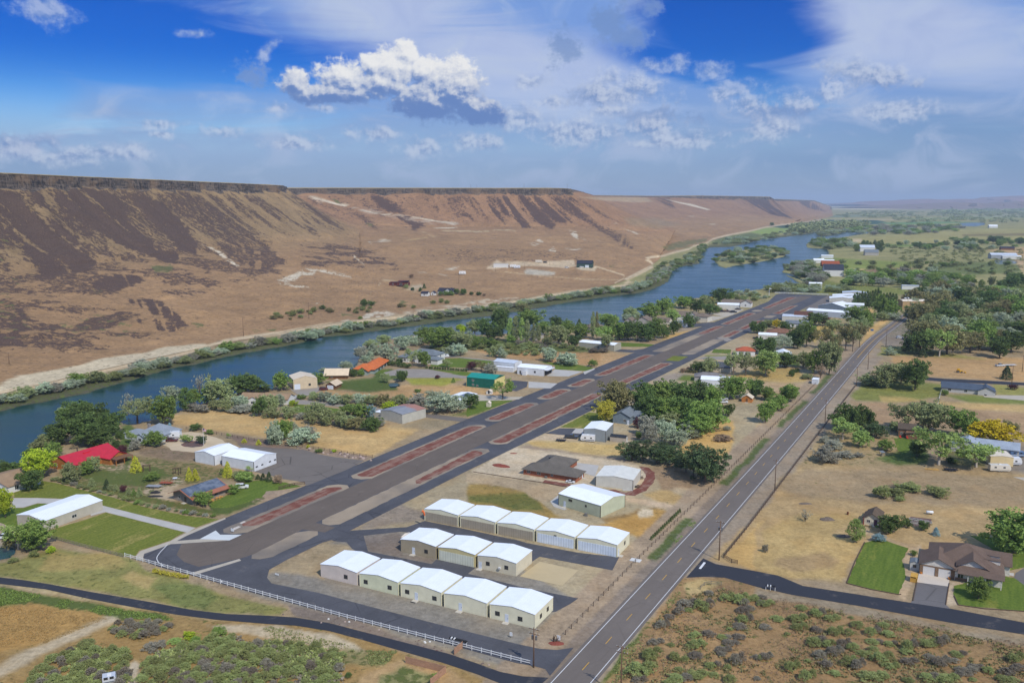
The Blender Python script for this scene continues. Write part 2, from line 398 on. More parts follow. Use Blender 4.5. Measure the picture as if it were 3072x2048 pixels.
S.render.use_persistent_data=False
def pp(s):
 """'T1 0,10 5,6 U2 7,8' -> survey pixels"""
 out=[];t_='P'
 for w in s.split():
  if ',' in w:a,b=w.split(',');out.append(px(t_,float(a),float(b)))
  else:t_=w
 return out
RIVER=pp("T1 -2600,1180 -1200,700 -300,450 0,375 350,300 560,255 800,215 1000,150 1200,95 1500,5 U1 -60,1160 0,1150 250,1110 450,1062 700,1010 960,985 1250,945 1500,905 1750,885 2100,830 2352,800 " "U2 0,850 200,815 460,790 720,760 900,730 1150,690 1300,665 1400,640 1600,605 2000,550 2352,505 U3 0,370 350,325 560,280 700,225 800,170 860,30 U7 930,790 960,740 1180,705 1140,660 1200,600 1260,565 1450,560 1600,530 1700,500 2080,455 2215,430 2352,440 " "U8 300,455 500,455 720,480 620,495 380,535 130,560 60,600 70,640 280,655 300,700 180,740 40,770 -100,800 U7 1890,780 2000,800 2080,850 U4 130,195 200,240 310,310 250,335 0,335 " "U3 1830,260 1500,310 1270,340 1100,360 870,400 830,440 500,560 470,560 300,640 100,650 0,680 -300,830 U2 1700,890 1550,860 1250,960 480,985 250,960 U1 2330,960 1700,990 1150,1100 1080,1280 1000,1380 760,1430 560,1500 60,1560 T2 380,110 340,180 230,165 0,230 " "T1 2200,120 2000,250 1700,330 1550,390 1130,500 1060,480 700,560 430,590 330,640 270,740 200,830 60,860 -100,920 -900,1300 -2400,2100")
ISLAND=pp("U7 1300,680 1330,640 1480,590 1800,560 1930,610 1930,640 1850,660 1700,690 1500,720 1400,745 1340,725")
ISLAND2=pp("U8 175,500 300,480 440,470 440,485 330,508 200,515")
POND=pp("T5 -300,330 -100,360 60,350 130,370 120,420 90,450 40,470 -100,490 -300,520")
POND2=pp("U8 1680,385 1800,378 1930,380 1940,395 1850,412 1700,410")
POND3=pp("U8 2040,770 2150,762 2265,775 2265,800 2100,804 2050,795")
POND4=pp("T2 1370,150 1400,138 1450,140 1465,155 1430,170 1385,172")
NA,NR=900,760
aa=np.r_[np.linspace(rad(-100),rad(-36),60)[:-1],np.linspace(rad(-36),rad(36),NA-118),np.linspace(rad(36),rad(100),60)[1:]];NA=len(aa)
rr=np.r_[np.linspace(20,125,30)[:-1],125*(34000/125)**(np.linspace(0,1,NR-29)**1.12)];NR=len(rr)
A_,R_=np.meshgrid(aa,rr,indexing='ij');GP=np.stack([np.sin(A_)*R_,np.cos(A_)*R_,np.zeros_like(R_)],-1).reshape(-1,3)
RX,RY=npix(GP);RXo,RYo=RX.copy(),RY.copy()
gx,gy=GP[:,0],GP[:,1];dist=np.hypot(gx,gy)
w1=fbm(gx/9,gy/9,4,3)-.5;w2=fbm(gx/9,gy/9,4,11)-.5
W1=fbm(gx/60,gy/60,4,21)-.5;W2=fbm(gx/60,gy/60,4,31)-.5
kx=F/np.maximum(gy,60);ky=kx*CAMH/np.maximum(dist,60)
def warped(a=3.,b=0.):return RX+kx*(w1*a+W1*b),RY+ky*(w2*a+W2*b)
rv=inpoly(*warped(5.),RIVER,3.)
isl=np.maximum(inpoly(*warped(5.),ISLAND,2.),inpoly(RX,RY,ISLAND2,1.));rv=rv*(1-isl)
for pnd in(POND,POND2,POND3,POND4):rv=np.maximum(rv,inpoly(*warped(2.),pnd,2.))
GP[:,2]=-rv*3.
mid=fbm(gx/30,gy/30,5,41);big=fbm(gx/140,gy/140,5,51);fine=fbm(gx/4,gy/4,3,61)
Cc=np.zeros((len(GP),3));weed=np.zeros(len(GP))
Cc[:]=C(164,144,112)
far=np.clip((dist-650)/500,0,1)[:,None]
sage=np.array(C(142,144,92))*(1-mid[:,None])*1.0+np.array(C(164,152,104))*mid[:,None]
Cc=Cc*(1-far)+sage*far
weed=np.where(dist>700,.35+.5*(big-.5),0.)
def paint(poly,col,soft=4.,a=3.,b=0.,wd=None,k=1.,nz=None):
 global Cc,weed
 poly=pp(poly)if isinstance(poly,str)else poly
 m=inpoly(*warped(a,b),poly,soft)*k
 if nz is not None:m=m*np.clip((nz[0]-nz[1])*nz[2]+.5,0,1)
 Cc=Cc*(1-m[:,None])+np.array(col)*m[:,None]
 if wd is not None:weed=weed*(1-m)+wd*m
def upoly(*p):return[proj(*uvw(u,v))for u,v in p]
STRAW,DIRT,GRAV,ORNG,LAWN=C(198,166,112),C(160,140,114),C(143,136,123),C(162,132,92),C(104,118,50)
SAND,GOLD=C(196,180,152),C(184,146,84)
paint("U8 540,560 700,530 1200,495 1700,455 2352,440 3000,430 3000,640 2352,600 1900,600 1500,600 900,620 600,590",C(160,152,96),2,6,8,.1)
paint("U8 1700,500 2352,488 3000,480 3000,530 2352,515 1700,520",C(128,116,76),2,3,0,0)
paint("U8 470,550 650,545 650,580 540,588",C(196,178,138),2)
paint("U8 880,600 1300,610 1500,615 900,640",C(118,136,66),2,4,0,.2)
paint("U8 200,345 800,350 1000,390 700,398 430,400 220,372",C(62,92,74),1,4,0,0)
paint("U8 0,415 480,408 300,430 0,440",C(66,96,76),1,4,0,0)
paint("U8 -200,340 170,335 240,345 200,370 430,395 0,408 -200,400",C(176,160,128),1,4,0,0)
paint("U8 820,378 1400,365 1900,372 1400,392 1000,400",C(108,140,88),1,4,0,0)
paint("U8 1000,335 1500,320 2352,300 2600,320 1800,345 1200,350",C(140,148,100),1,4,0,.2)
paint("U8 200,345 1000,352 1000,342 500,338",C(180,166,132),1,0,0,0)
for a,b in(("U8 200,208 500,212 500,218 200,214",(214,196,150)),("U8 340,232 960,228 1400,228 1400,236 960,240 340,240",(216,200,160)),("U8 0,308 300,300 900,290 1500,292 1500,300 0,330",(120,132,104)),("U8 900,296 1400,290 1400,302 900,306",(150,150,116)),("U8 1500,300 2352,290 2352,318 1500,312",(150,152,116))):
 paint(a,C(*b),.8,0,0,.2)
paint("U7 1600,430 1750,395 2100,390 2000,420 1900,440 1760,460",C(140,158,84),2,3,0,0)
paint("U7 1750,372 2352,365 2352,395 1900,395",C(62,88,70),1.5,3,0,0)
paint("U7 1280,520 1350,480 1620,435 1750,460 1650,490 1500,530 1400,545",C(120,128,86),3,6,0,.6)
paint("U4 300,330 450,240 640,300 1200,350 1900,380 2352,380 2352,420 1300,420 1000,380 600,400 200,400",C(136,140,76),3,6,8,.5)
paint("U4 450,60 900,90 1400,110 1300,170 900,180 650,160 480,110",C(132,142,72),3,6,8,.3)
paint("U4 870,190 1000,170 1300,160 1450,190 1400,220 1000,220",C(140,116,88),3,6,6,.1)
paint("U4 1500,120 2000,110 2300,140 2330,200 1900,230 1500,200",C(124,132,82),3,8,10,.6)
paint("U4 2250,60 2352,60 2352,220 2290,130",C(190,164,124),3,4,0,0)
paint("U4 2000,0 2400,-30 2400,60 2230,50",C(186,156,112),3,4,0,0)
paint("U4 800,170 900,170 880,190 800,190",C(186,166,112),2)
FB=[q for q in RIVER[2:53]];paint('P '+' '.join('%f,%f'%(x,y+4)for x,y in FB)+' '+' '.join('%f,%f'%(x,y-(y-604)*.055)for x,y in FB[::-1]),C(96,92,70),3,5,0,.6)
rl=pp("T1 -400,350 0,228 300,170 600,110 850,50 U5 850,1412 1250,1330 1600,1225 1800,1195 2000,1170 2200,1130 2352,1108 U1 350,938 700,890 1000,845 1400,800 1700,760 2000,715 2352,688 U2 300,695 500,675 800,640 1100,590 1300,548 1600,505 2000,455 2200,430 2352,400 U7 500,860 620,800 700,760 770,725 740,690 690,665 750,650 850,640 960,605 1080,580 1120,552 1220,535 1290,490 1400,462 1640,415 1760,385 1900,365 2010,352")
wr=[10,10,10,9,9]+[9]*9+[10]*14+[10,11,11,10,8,7,6,6,6,5,5,5,4,4,4,3,3,3];wr=(wr+[3]*60)[:len(rl)]
ROADP='P '+' '.join('%f,%f'%(x,y-w*.55)for(x,y),w in zip(rl,wr))+' '+' '.join('%f,%f'%(x,y+w*.55)for(x,y),w in list(zip(rl,wr))[::-1])
paint(ROADP,C(208,186,150),1.4,.8,0)
paint("T1 1530,430 1900,385 2349,440 T2 430,440 760,510 1060,560 1270,570 1340,510 1700,530 1640,560 1250,785 1000,750 700,690 480,640 0,590 T1 2000,575 1850,560 1500,500",STRAW,4,4,6,.06)
paint("T2 1340,520 1480,530 1660,460 1760,450 2000,480 1900,530 1650,560",C(154,138,108),5,4,4,.1)
paint("T2 640,215 850,200 1200,225 1550,150 1900,140 2100,170 2349,210 2349,260 2150,240 1700,280 1300,270 900,260 650,240",C(186,152,106),4,4,5,.15)
paint("T2 830,130 1350,90 1480,200 1200,225 900,190",C(84,104,48),5,5,5,.7)
paint("T2 1230,30 1400,20 1560,90 1400,120 1250,100",C(92,108,58),4,4,4,.6)
paint("T2 1530,95 1900,90 2040,110 1850,165 1600,150",C(150,150,66),3,4,5,.1)
paint("T2 2060,385 2349,290 2349,340 2150,420 1900,430",C(112,122,62),4,4,3,.5)
paint("U2 420,1130 900,1150 1450,1180 2270,1230 1920,1370 1700,1350 1250,1310 800,1270 500,1190",C(178,142,98),4,5,8,.3)
paint("U2 0,1000 700,1050 1250,1100 1700,1150 2090,1200 1500,1200 900,1170 0,1180",C(96,108,66),5,6,10,.9)
paint("U1 1900,1150 2352,1180 2352,1240 1950,1230",C(150,132,96),4,5,5,.5)
paint("U3 720,860 820,780 1100,740 900,830",C(196,162,100),3,4)
paint("U3 0,1020 150,1010 320,1040 230,1100 0,1180",C(190,156,112),3,4)
paint("U3 880,710 1000,700 1150,735 900,770",C(156,140,118),3)
paint("T1 470,960 560,900 1050,800 1150,780 1750,850 2100,930 2349,960 2349,1000 1990,1000 1500,1070 1250,1190 1000,1130 700,1060",C(144,128,90),5,4,6,.55)
paint("T1 700,930 1000,900 1400,890 1500,960 1250,1060 850,1040 680,990",C(112,116,66),5,5,6,.8)
paint("T1 1250,1080 1420,1010 1560,980 1640,1010 1530,1070 1530,1180 1400,1170 1270,1120",C(190,170,140),4,3)
paint("T1 860,880 1080,820 1300,860 1180,930 970,920",C(178,156,126),4,3)
paint("T1 1220,720 1420,690 1600,740 1750,760 1720,830 1500,830 1250,770",C(140,120,96),4,3,3,.3)
paint("T1 1990,590 2349,660 2349,720 2100,680",C(140,122,104),4,3,0,.15)
paint("T2 0,600 230,640 480,690 560,720 380,740 30,680",C(138,118,102),3,3,0,.1)
paint("T2 560,700 780,740 1100,770 1230,790 1160,825 900,790 600,730",C(150,130,112),3,3,0,.1)
paint("T1 0,860 200,850 230,900 190,960 0,960",C(120,120,78),4,4,4,.4)
paint("T1 1060,520 1130,500 1200,560 1100,900 1020,780",C(92,110,56),5,4,4,.5)
paint("T1 430,1000 700,1060 1000,1130 1500,1240 1940,1310 1960,1280 1640,1210 1270,1130 800,1040 480,980",C(126,118,70),3,2,2,.7)
paint("T1 1850,1180 2100,1200 2300,1120 2349,1160 1990,1310 1900,1290",C(96,112,58),3,3,2,.7)
paint("T2 130,1150 280,1090 520,1080 330,1170 150,1190",C(164,144,122),3,3)
paint("T1 0,1330 100,1300 60,1500 130,1560 -200,1650 -300,1300",C(166,152,130),4,3)
paint("T5 -300,640 -300,520 100,480 430,360 700,400 1090,465 1240,560 1700,690 1950,760 2349,860 T6 340,900 300,980 T5 2349,970 1700,920 1300,840 800,750 450,690 0,620",C(140,136,80),4,3,8,.3)
paint("T5 430,400 900,420 1060,500 800,560 300,560",C(172,148,92),5,6,8,.15,.7)
paint("T5 1100,560 1300,640 1250,720 1000,640",C(178,156,104),6,5,6,.1,.8)
paint("T5 1300,700 1700,690 1950,800 1850,910 1500,860",C(112,124,70),6,6,6,.4,.7)
paint("T5 1690,640 2349,830 T6 330,870 400,980 760,1060 1180,1180 1800,1330 2349,1440 2349,1370 1800,1230 1000,1010 0,760",C(136,122,108),3,2,0,.05)
paint("T5 0,640 450,700 800,765 1300,850 1700,930 2349,980 2349,1060 1700,1010 1300,930 800,850 400,770 0,700",C(176,158,118),4,2,0,.1)
paint("P -400,1800 0,1760 P 260,1800 600,1850 1000,1880 1400,1990 1700,2100 1700,2300 -400,2300",C(160,132,84),6,4,8,.25)
paint("T5 -600,760 0,720 400,790 900,880 1500,980 1550,1020 1100,1010 880,960 500,900 230,850 0,900 -600,1000",C(96,112,60),5,4,5,.8)
paint("T5 -600,1000 0,880 230,850 700,930 950,980 700,1080 300,1240 0,1330 -600,1500",C(176,140,84),5,4,8,.15)
paint("T5 -700,1560 0,1400 400,1210 780,1060 970,970 1090,990 1060,1020 800,1120 620,1210 300,1360 0,1500 -600,1720",C(190,172,140),5,3,3,.05)
paint("T5 1120,1568 1150,1420 1230,1370 1290,1400 1250,1480 1230,1620 1120,1620",SAND,5,3,3,.05)
paint("T5 1850,1060 2349,1060 T6 0,1060 300,1080 700,1150 1050,1280 950,1310 500,1240 100,1180 T5 2300,1170 2000,1130",C(188,172,142),4,4,4,.12)
paint("T6 1000,1500 1350,1350 1750,1400 2000,1568 2349,1568 2349,1700 900,1700",C(178,148,104),6,3,5,.15)
paint("T6 1160,1500 1380,1400 1640,1480 1660,1568 1200,1600",C(140,136,88),6,4,4,.6)
paint("T6 850,1280 1300,1290 1200,1400 1000,1430 800,1400",C(146,136,92),6,4,4,.5)
paint(upoly((-46,13),(430,13),(430,104),(-44,104)),C(174,158,126),6,3,6,.06)
paint(upoly((-46,14),(0,14),(10,30),(8,60),(-10,97),(-44,97)),GRAV,4,3,4,.03)
paint("T6 890,225 1540,130 1500,60 1380,0 T2 1500,1190 1300,1300 1060,1430",C(152,138,120),5,3,3,.12)
paint("T6 170,560 640,330 850,340 890,390 640,510 630,640 400,600 220,580",C(172,152,118),5,3,4,.1)
paint("T6 985,275 1330,240 1330,440 1640,480 1600,520 1150,420 1040,410",C(136,124,112),3,2,2,.05)
paint("T3 0,1020 100,1010 380,1060 520,1100 560,1140 640,1170 760,1290 860,1320 700,1340 560,1300 0,1210",C(166,140,82),4,3,4,.2)
paint("T3 260,1110 520,1100 640,1180 640,1250 400,1250 200,1200 0,1180 0,1130",C(116,118,62),5,4,5,.4,.9)
paint("T3 1180,1390 1240,1370 1440,1290 1700,1240 1870,1290 1640,1545 1450,1480 1080,1390",GOLD,4,3,3,.15)
paint("T3 1180,1330 1440,1290 1500,1250 1700,1240 1450,1320 1230,1370",C(150,122,78),4,3,2,.1)
paint("T3 1500,1280 1560,1240 1640,1260 1640,1310 1520,1330",C(206,188,156),3,2)
paint("T3 1570,1120 1750,1060 1960,1160 2000,1230 1700,1200",C(186,156,104),5,3,3,.1)
paint("T3 1600,880 1850,860 2050,990 2000,1080 1700,1080 1650,950",C(158,134,104),5,3,3,.1)
paint("T3 1820,1060 1980,1070 1970,1110 1820,1110",C(188,166,132),3,2)
paint("T3 40,920 300,770 420,700 560,720 1150,800 1510,860 1590,960 1480,1090 1130,1050 870,1040 100,940",C(206,188,158),2,1.5)
paint("T3 0,935 120,945 650,1015 870,1055 850,1080 700,1200 640,1170 560,1140 520,1100 380,1060 0,1015",C(190,168,134),3,2)
paint("T3 1380,1140 1700,1190 1960,1240 2100,1250 2080,1290 1900,1275 1420,1190",C(196,172,140),3,2)
paint("T3 440,700 560,690 900,750 1380,800 1520,860 1150,790 560,722",C(160,142,122),3,2)
paint("T3 540,650 700,590 860,590 1000,650 780,640 620,660",C(200,178,146),3,2)
paint("T3 560,660 700,650 900,660 1150,680 1400,680 1380,790 1100,775 900,740 600,700",C(198,170,112),3,3,3,.12)
paint("T3 830,530 1080,400 1290,420 1290,490 1030,540",C(120,130,62),2,1,0,.1)
paint("T3 1440,560 1600,600 1580,660 1400,640",C(150,136,116),4,3,0,.1)
paint("T3 2200,470 2349,480 2349,790 2200,900 2050,950 1900,800 1880,690 2000,590",C(198,164,104),4,4,4,.1)
paint("T4 0,500 100,490 60,600 0,650",C(200,160,96),4,4,0,.1)
paint("T4 0,135 500,150 520,180 350,330 150,480 0,500",C(184,158,122),4,4,4,.08)
paint("T4 0,85 470,60 600,40 540,120 300,140 0,130",C(190,162,104),4,4,4,.3)
paint("U3 1900,1180 2352,1190 2352,1300 1900,1310 1500,1300",C(186,158,98),3,4,4,.3)
paint("U3 1240,1040 1540,1040 1480,1100 1200,1090",C(120,132,62),3)
paint("U3 630,1320 900,1240 1100,1270 880,1340 620,1370",C(160,146,128),3,3)
paint("U3 880,1330 1000,1270 1120,1280 1100,1350",LAWN,3,3)
paint("U3 1200,1060 1470,1060 1440,1110 1000,1240 940,1220",C(184,164,130),3,2)
paint("U3 2200,1110 2352,1020 2352,1170 2230,1160",LAWN,3,3)
paint("U4 400,740 480,690 660,700 640,740 480,800 440,860",C(190,164,96),3,4,0,.3)
paint("U4 840,880 930,720 1060,630 1110,650 1000,740 900,820 850,890",C(196,162,104),3,3,0,.2)
paint("U4 870,540 980,540 990,570 900,600",C(192,160,104),3,3,0,.2)
def rv_(u0,u1,v0,v1):return upoly(*([(u0+(u1-u0)*i/8,v0)for i in range(9)]+[(u1-(u1-u0)*i/8,v1)for i in range(9)]))
paint(rv_(-60,440,93,106.5),C(166,146,120),3,2,0,.05)
paint(rv_(-60,440,102,106),C(140,126,110),3,1.5)
paint(rv_(-60,440,113,122),C(160,144,122),3,2,0,.05)
for a,b in((24,60),(100,170),(190,250),(270,330)):paint(rv_(a,b,100.5,103.5),C(84,106,58),3,3,0,.8,.8)
paint(rv_(-60,-8,114.5,118),C(116,124,66),5,3,0,.8)
paint("T7 1900,490 2349,0 T4 350,860 1000,870 2349,940 5400,960 5400,1700 T8 2349,300 0,560 T7 2349,590 2000,520",C(186,158,112),5,4,8,.08)
paint("T4 250,960 400,880 1000,880 1600,900 2349,970 5400,1000 5400,1240 2349,1220 1500,1180 900,1180 350,1120 200,1060",C(166,144,110),8,5,12,.16)
paint("T8 0,560 100,200 400,60 900,80 700,250 950,320 780,680 300,640",C(190,162,108),6,4,6,.06)
paint("T7 2010,440 2349,130 T8 0,160 0,600 T7 2349,590 2200,560",C(202,168,108),5,3,4,.06)
paint("T8 250,460 600,420 780,500 700,560 350,580 200,520",C(164,138,100),6,4,5,.1,.8)
paint("T4 330,870 660,520 880,540 1000,640 1200,600 1500,700 1450,860 1000,870",C(168,146,106),5,4,5,.35)
paint("T4 1200,620 1350,640 1500,760 1500,850 1250,860 1050,800 1230,740",C(92,112,58),5,4,4,.6)
paint("T4 800,310 1100,300 1230,330 1600,340 1700,370 2349,400 5400,420 5400,640 2300,600 1900,560 1600,520 1180,490 1000,510 900,400",C(170,142,108),5,4,5,.08)
paint("T4 1600,300 2349,330 5400,340 5400,400 2349,390 1620,350",C(196,166,112),4,4,6,.1)
paint("T4 800,260 900,160 1200,120 1600,150 1620,260 1300,310 860,290",C(130,132,70),4,4,6,.3)
paint("T4 1050,260 1300,265 1500,300 1100,310",C(196,168,108),4,4,4,.1,.8)
paint("T4 1640,240 1900,240 2349,290 5400,320 5400,340 2349,330 1900,310",C(122,130,66),4,4,5,.3)
paint("T4 2040,150 2349,180 5400,210 5400,290 2349,270 2100,240",C(150,146,82),4,4,4,.2)
paint("T4 1480,-20 2000,-90 3000,-60 5400,140 2349,130 1500,80",C(186,152,106),4,4,6,.1)
paint("U4 1150,960 1500,970 2000,1010 2600,1040 2600,1160 1800,1170 1450,1150 1200,1050",C(184,150,104),4,4,6,.1)
paint("U4 1050,880 1300,880 2000,1000 1800,990 1400,960 1020,960",C(150,146,82),4,4,4,.4)
paint("U4 1100,680 1350,640 1340,880 1080,880 1020,800",C(140,128,112),3,2)
paint("T4 1600,640 1900,640 2060,720 2060,880 1700,870",C(120,116,76),5,4,4,.3)
paint("T4 2050,720 2349,690 5400,700 5400,960 2349,930 2000,880",C(140,130,116),4,3)
paint("T7 1660,640 2000,640 2349,720 T8 0,740 500,830 1000,920 1700,1060 2349,1180 5400,1300 5400,2400 -400,2400 T7 900,1568 1250,1130 1550,780",ORNG,6,4,8,.34)
paint("T8 0,740 400,800 900,900 1200,970 1700,1070 2349,1170 2349,1250 1700,1110 1200,1050 800,980 400,860 0,800",C(160,144,118),5,4,4,.15)
paint("T7 1620,700 1780,650 1960,690 1800,780 1640,800",C(196,172,120),5,3)
paint("T8 -100,600 600,690 1300,800 1500,900 1000,890 400,700 0,590",C(170,150,120),4,3,0,.06)
paint("T8 950,340 1010,250 1130,290 1340,380 1440,350 1420,600 1300,840 1250,780 1310,620 1290,480 1330,390 1180,330",C(196,172,138),3,2)
paint("T8 900,200 960,190 1020,270 1150,300 1400,370 1380,390 1120,320 960,260",C(186,162,126),3,2)
paint("T8 1650,880 1700,690 2080,600 2110,560 2140,590 2090,720 1740,700 1740,830 1790,890",C(198,178,148),3,2)
Cc=Cc*(.80+.40*mid[:,None])*(.86+.28*big[:,None])*(.84+.32*fine[:,None])
bed=np.clip(rv*1.6,0,1)[:,None];Cc=Cc*(1-bed)+np.array(C(70,80,66))*bed;weed=weed*(1-bed[:,0])
def soil(name,hill=False):
 m,t,b=newmat(name,.95,0.,.1);o=coord(t)
 base=attr(t,'Col');wd=attr(t,'weed','Fac')
 n1=noise(t,o,.9,4.,.62);n2=noise(t,o,.16,5.,.6);n3=noise(t,o,3.2,2.,.6)
 n4=noise(t,vmap(t,o,loc=(70,3,0)),.42,6.,.72);k=lrp(t,n1*.35+n2*.2+n3*.15+n4*.3,.34,.66,.52,1.42)
 c=mixc(t,1.,base,comb(t,k,k,k),'MULTIPLY')
 hue=sst(t,noise(t,vmap(t,o,loc=(40,7,0)),.07,5.,.6),.42,.66)
 c=mixc(t,hue*.28,c,mixc(t,1.,base,(1.18,.98,.72),'MULTIPLY'))
 g1=noise(t,vmap(t,o,loc=(9,90,0)),.45,6.,.68)
 gm=sst(t,g1+wd*.36,.66,.78)
 c=mixc(t,gm*.85,c,mixc(t,n3,C(64,80,36),C(112,120,62)))
 setc(t,b,c);bump(t,b,n1*.5+n3*.5+gm,.6,.25);return m
M_SOIL=soil('dry soil and grass')
ground=big_mesh('ground',GP,grid_faces(NA,NR)[:,::-1],{'Col':Cc,'weed':weed},M_SOIL);tag(ground,kind='structure')
def waterm():
 m,t,b=newmat('river water',.12,0.,.5);o=coord(t)
 n1=noise(t,vmap(t,o,rot=(0,0,rad(58)),scale=(.012,.08,1)),1.,5.,.6);n2=noise(t,o,.9,3.)
 n4=noise(t,vmap(t,o,rot=(0,0,rad(60)),scale=(.25,.9,1)),1.,4.)
 c=mixc(t,sst(t,n1,.35,.7),(.008,.040,.034),(.015,.054,.045))
 weedp=sst(t,noise(t,vmap(t,o,rot=(0,0,rad(60)),scale=(.02,.05,1),loc=(3,3,0)),1.,6.,.65),.6,.72)
 c=mixc(t,weedp*.7,c,(.012,.03,.022))
 setc(t,b,c);b.inputs['IOR'].default_value=1.33;b.inputs['Specular Tint'].default_value=(.84,1.,.95,1.)
 put(t,b.inputs['Roughness'],lrp(t,n1,.3,.7,.12,.3))
 bump(t,b,n2*.35+n4*.65,.22,.12);return m
M_WATER=waterm()
WL=[(-700,60),(3300,5400),(5200,5400),(9000,9000),(6000,7000),(2500,1000),(1400,1000),(900,1100),(0,480),(-300,100)]
wp=[G(x,y,-1.)for x,y in RIVER]
sheet('river',[[(-1500,20),(900,20),(1700,1300),(2600,2300),(5600,4600),(6000,9500),(2300,6600),(600,3000),(300,1500),(-300,900),(-1500,900)]],M_WATER,-1.)
for i,pnd in enumerate((POND,POND2,POND3,POND4)):
 c_=[G(x,y,-.6)for x,y in pnd];cx_=sum((v for v in c_),Vector())/len(c_)
 if i==3:sheet('pond',[[cx_+(v-cx_)*1.2 for v in c_]],M_WATER,-.6)
def B_(x,y):v=G(x,y,.3);return(v.x,v.y)
MC=[((-690,-60,129),(-585,-75,38),(-420,-100)),((-640,200,129),(-540,190,38),(-345,190)),((-590,560,129),(-485,545,38),B_(0,1182)),((-537,908,129),(-435,893,38),B_(440,1078)),((-480,1270,129),(-365,1253,38),B_(800,1006)),((-426,1640,129),(-290,1620,38),B_(1000,969)),((-508,1984,129),(-300,1800,50),B_(1180,948)),((-200,2000,129),(-130,1905,45),B_(1400,922)),((0,2020,129),(70,1925,45),B_(1632,885)),((130,2038,129),(277,2000,34),B_(1850,850)),((170,2250,127),(430,2300,24),B_(1962,790)),((320,3400,122),(520,3100,28),B_(2006,761)),((700,4200,124),(900,3800,30),B_(2125,724)),((1020,4700,129),(1180,4350,28),B_(2258,689)),((1704,5800,129),(1388,4300,14),B_(2340,674)),((1790,6000,114),(1560,4700,8),B_(2390,668)),((3094,9000,108),(2000,5800,6),B_(2420,664)),((3600,9900,40),(2600,7300,3),B_(2486,652)),((4000,11000,.3),(3000,8200,.3),B_(2500,648))]
WT=[3,12,40,90,110,110,22,60,90,80,60,40,50,60,70,20,40,30]
def cr(a,b,c,d,t):return .5*(2*b+(c-a)*t+(2*a-5*b+4*c-d)*t*t+(3*b-a-3*c+d)*t**3)
R_c=np.array([m[0]for m in MC],float);T_c=np.array([m[1]for m in MC],float);B_c=np.array([(m[2][0],m[2][1],.3)for m in MC],float)
rows=[]
for i in range(len(MC)-1):
 n_=WT[i]
 for j in range(n_):
  f=j/n_;o=[]
  for Q,sm in((R_c,0),(T_c,1),(B_c,1)):
   if sm and 0<i<len(MC)-2 and i!=15:o.append(cr(Q[i-1],Q[i],Q[i+1],Q[i+2],f))
   else:o.append(Q[i]*(1-f)+Q[i+1]*f)
  rows.append((i+f,*o))
idx=np.array([r[0]for r in rows]);RR,TT,BB=(np.array([r[k]for r in rows])for k in(1,2,3));NU=len(rows)
ul=np.r_[0,np.cumsum(np.hypot(*(np.diff(RR,axis=0)[:,:2].T)))]
dsc=np.clip(np.hypot(RR[:,0],RR[:,1])/1100,.6,5)
hz_=RR[:,2]-TT[:,2]
cliff=np.interp(idx,[0,3,5,5.05,6,6.05,9,9.3,10,11,12,13,14,14.4,15,16,17,18],[13,13,11,4,9,11,12,3,1.5,1,3,10,15,6,8,5,1,.1])
jag=(fbm(ul/22,ul*0,4,5)-.5);jag2=fbm(ul/5,ul*0,3,8)-.5
SV=np.r_[[-1.0,-.6,-.3,-.12,-.04,-.0],np.linspace(.0,1.,12)[1:],1+np.linspace(0,1,105)[1:],2+np.linspace(0,1,130)[1:]];NV=len(SV)
NDIR=TT[:,:2]-RR[:,:2];NL=np.hypot(NDIR[:,0],NDIR[:,1]);ND=NDIR/np.maximum(NL,1e-3)[:,None]
P=np.zeros((NU,NV,3));RIM=RR.copy();RIM[:,:2]+=ND*(jag*16*dsc)[:,None]*np.clip(cliff/10,0,1)[:,None]+ND*(jag2*4)[:,None]
CB=RIM.copy();CB[:,:2]+=ND*(2.5+jag2*2)[:,None];CB[:,2]-=cliff*(1+.8*jag+.5*jag2)
for k,s in enumerate(SV):
 if s<=0:
  q=RIM.copy();q[:,:2]+=ND*(s*420);q[:,2]+=np.minimum(-s*30,2.2)*np.clip(hz_/60,0,1);P[:,k]=q
  if s<=-1:P[:,k,2]-=30
 elif s<=1:
  q=RIM*(1-s)+CB*s
  led=(np.floor(s*4+vnoise(ul/9,ul*0+1.,3))/4-s)*2.6+(fbm(ul/3.2,ul*0+s*5.,3,77)-.5)*2.4*np.sin(np.pi*s)
  q[:,:2]+=ND*led[:,None];P[:,k]=q
 elif s<=2:
  f=s-1;q=CB*(1-f)+TT*f;q[:,2]-=hz_*.09*math.sin(math.pi*f);P[:,k]=q
 else:
  f=s-2;q=TT*(1-f)+BB*f
  q[:,2]=TT[:,2]*((1-f)**1.45)*(1-f*.0)+.3*f;P[:,k]=q
US=np.repeat(ul[:,None],NV,1);SS=np.repeat(SV[None,:],NU,0)
X,Y=P[...,0],P[...,1]
env=np.clip((SS-1)*3,0,1)*np.clip((3-SS)*5,0,1)
gul=1-np.abs(fbm(US/60+.3*(SS-1),SS*.8,4,71)*2-1)*2
P[...,2]+=env*(np.where(SS<2,gul*9.*np.clip(1.9-SS,.25,1),0)+(fbm(X/90,Y/90,5,81)-.5)*16*np.clip(SS-1.6,0,1)+(fbm(X/9,Y/9,4,91)-.5)*3.4)
P[...,2]=np.maximum(P[...,2],.05+0*SS)
PF=P.reshape(-1,3);sf,uf=SS.ravel(),US.ravel();hx,hy=PF[:,0],PF[:,1]
RX,RY=npix(PF)
dk_=F/np.maximum(np.hypot(hx,hy),200)
w1=fbm(hx/12,hy/12,4,103)-.5;w2=fbm(hx/12,PF[:,2]/6+hy/12,4,111)-.5;W1=fbm(hx/50,hy/50,3,121)-.5;W2=fbm(hx/50,hy/50,3,131)-.5
def warped(a=3.,b=0.):return RX+dk_*(w1*a+W1*b),RY+dk_*.6*(w2*a+W2*b)
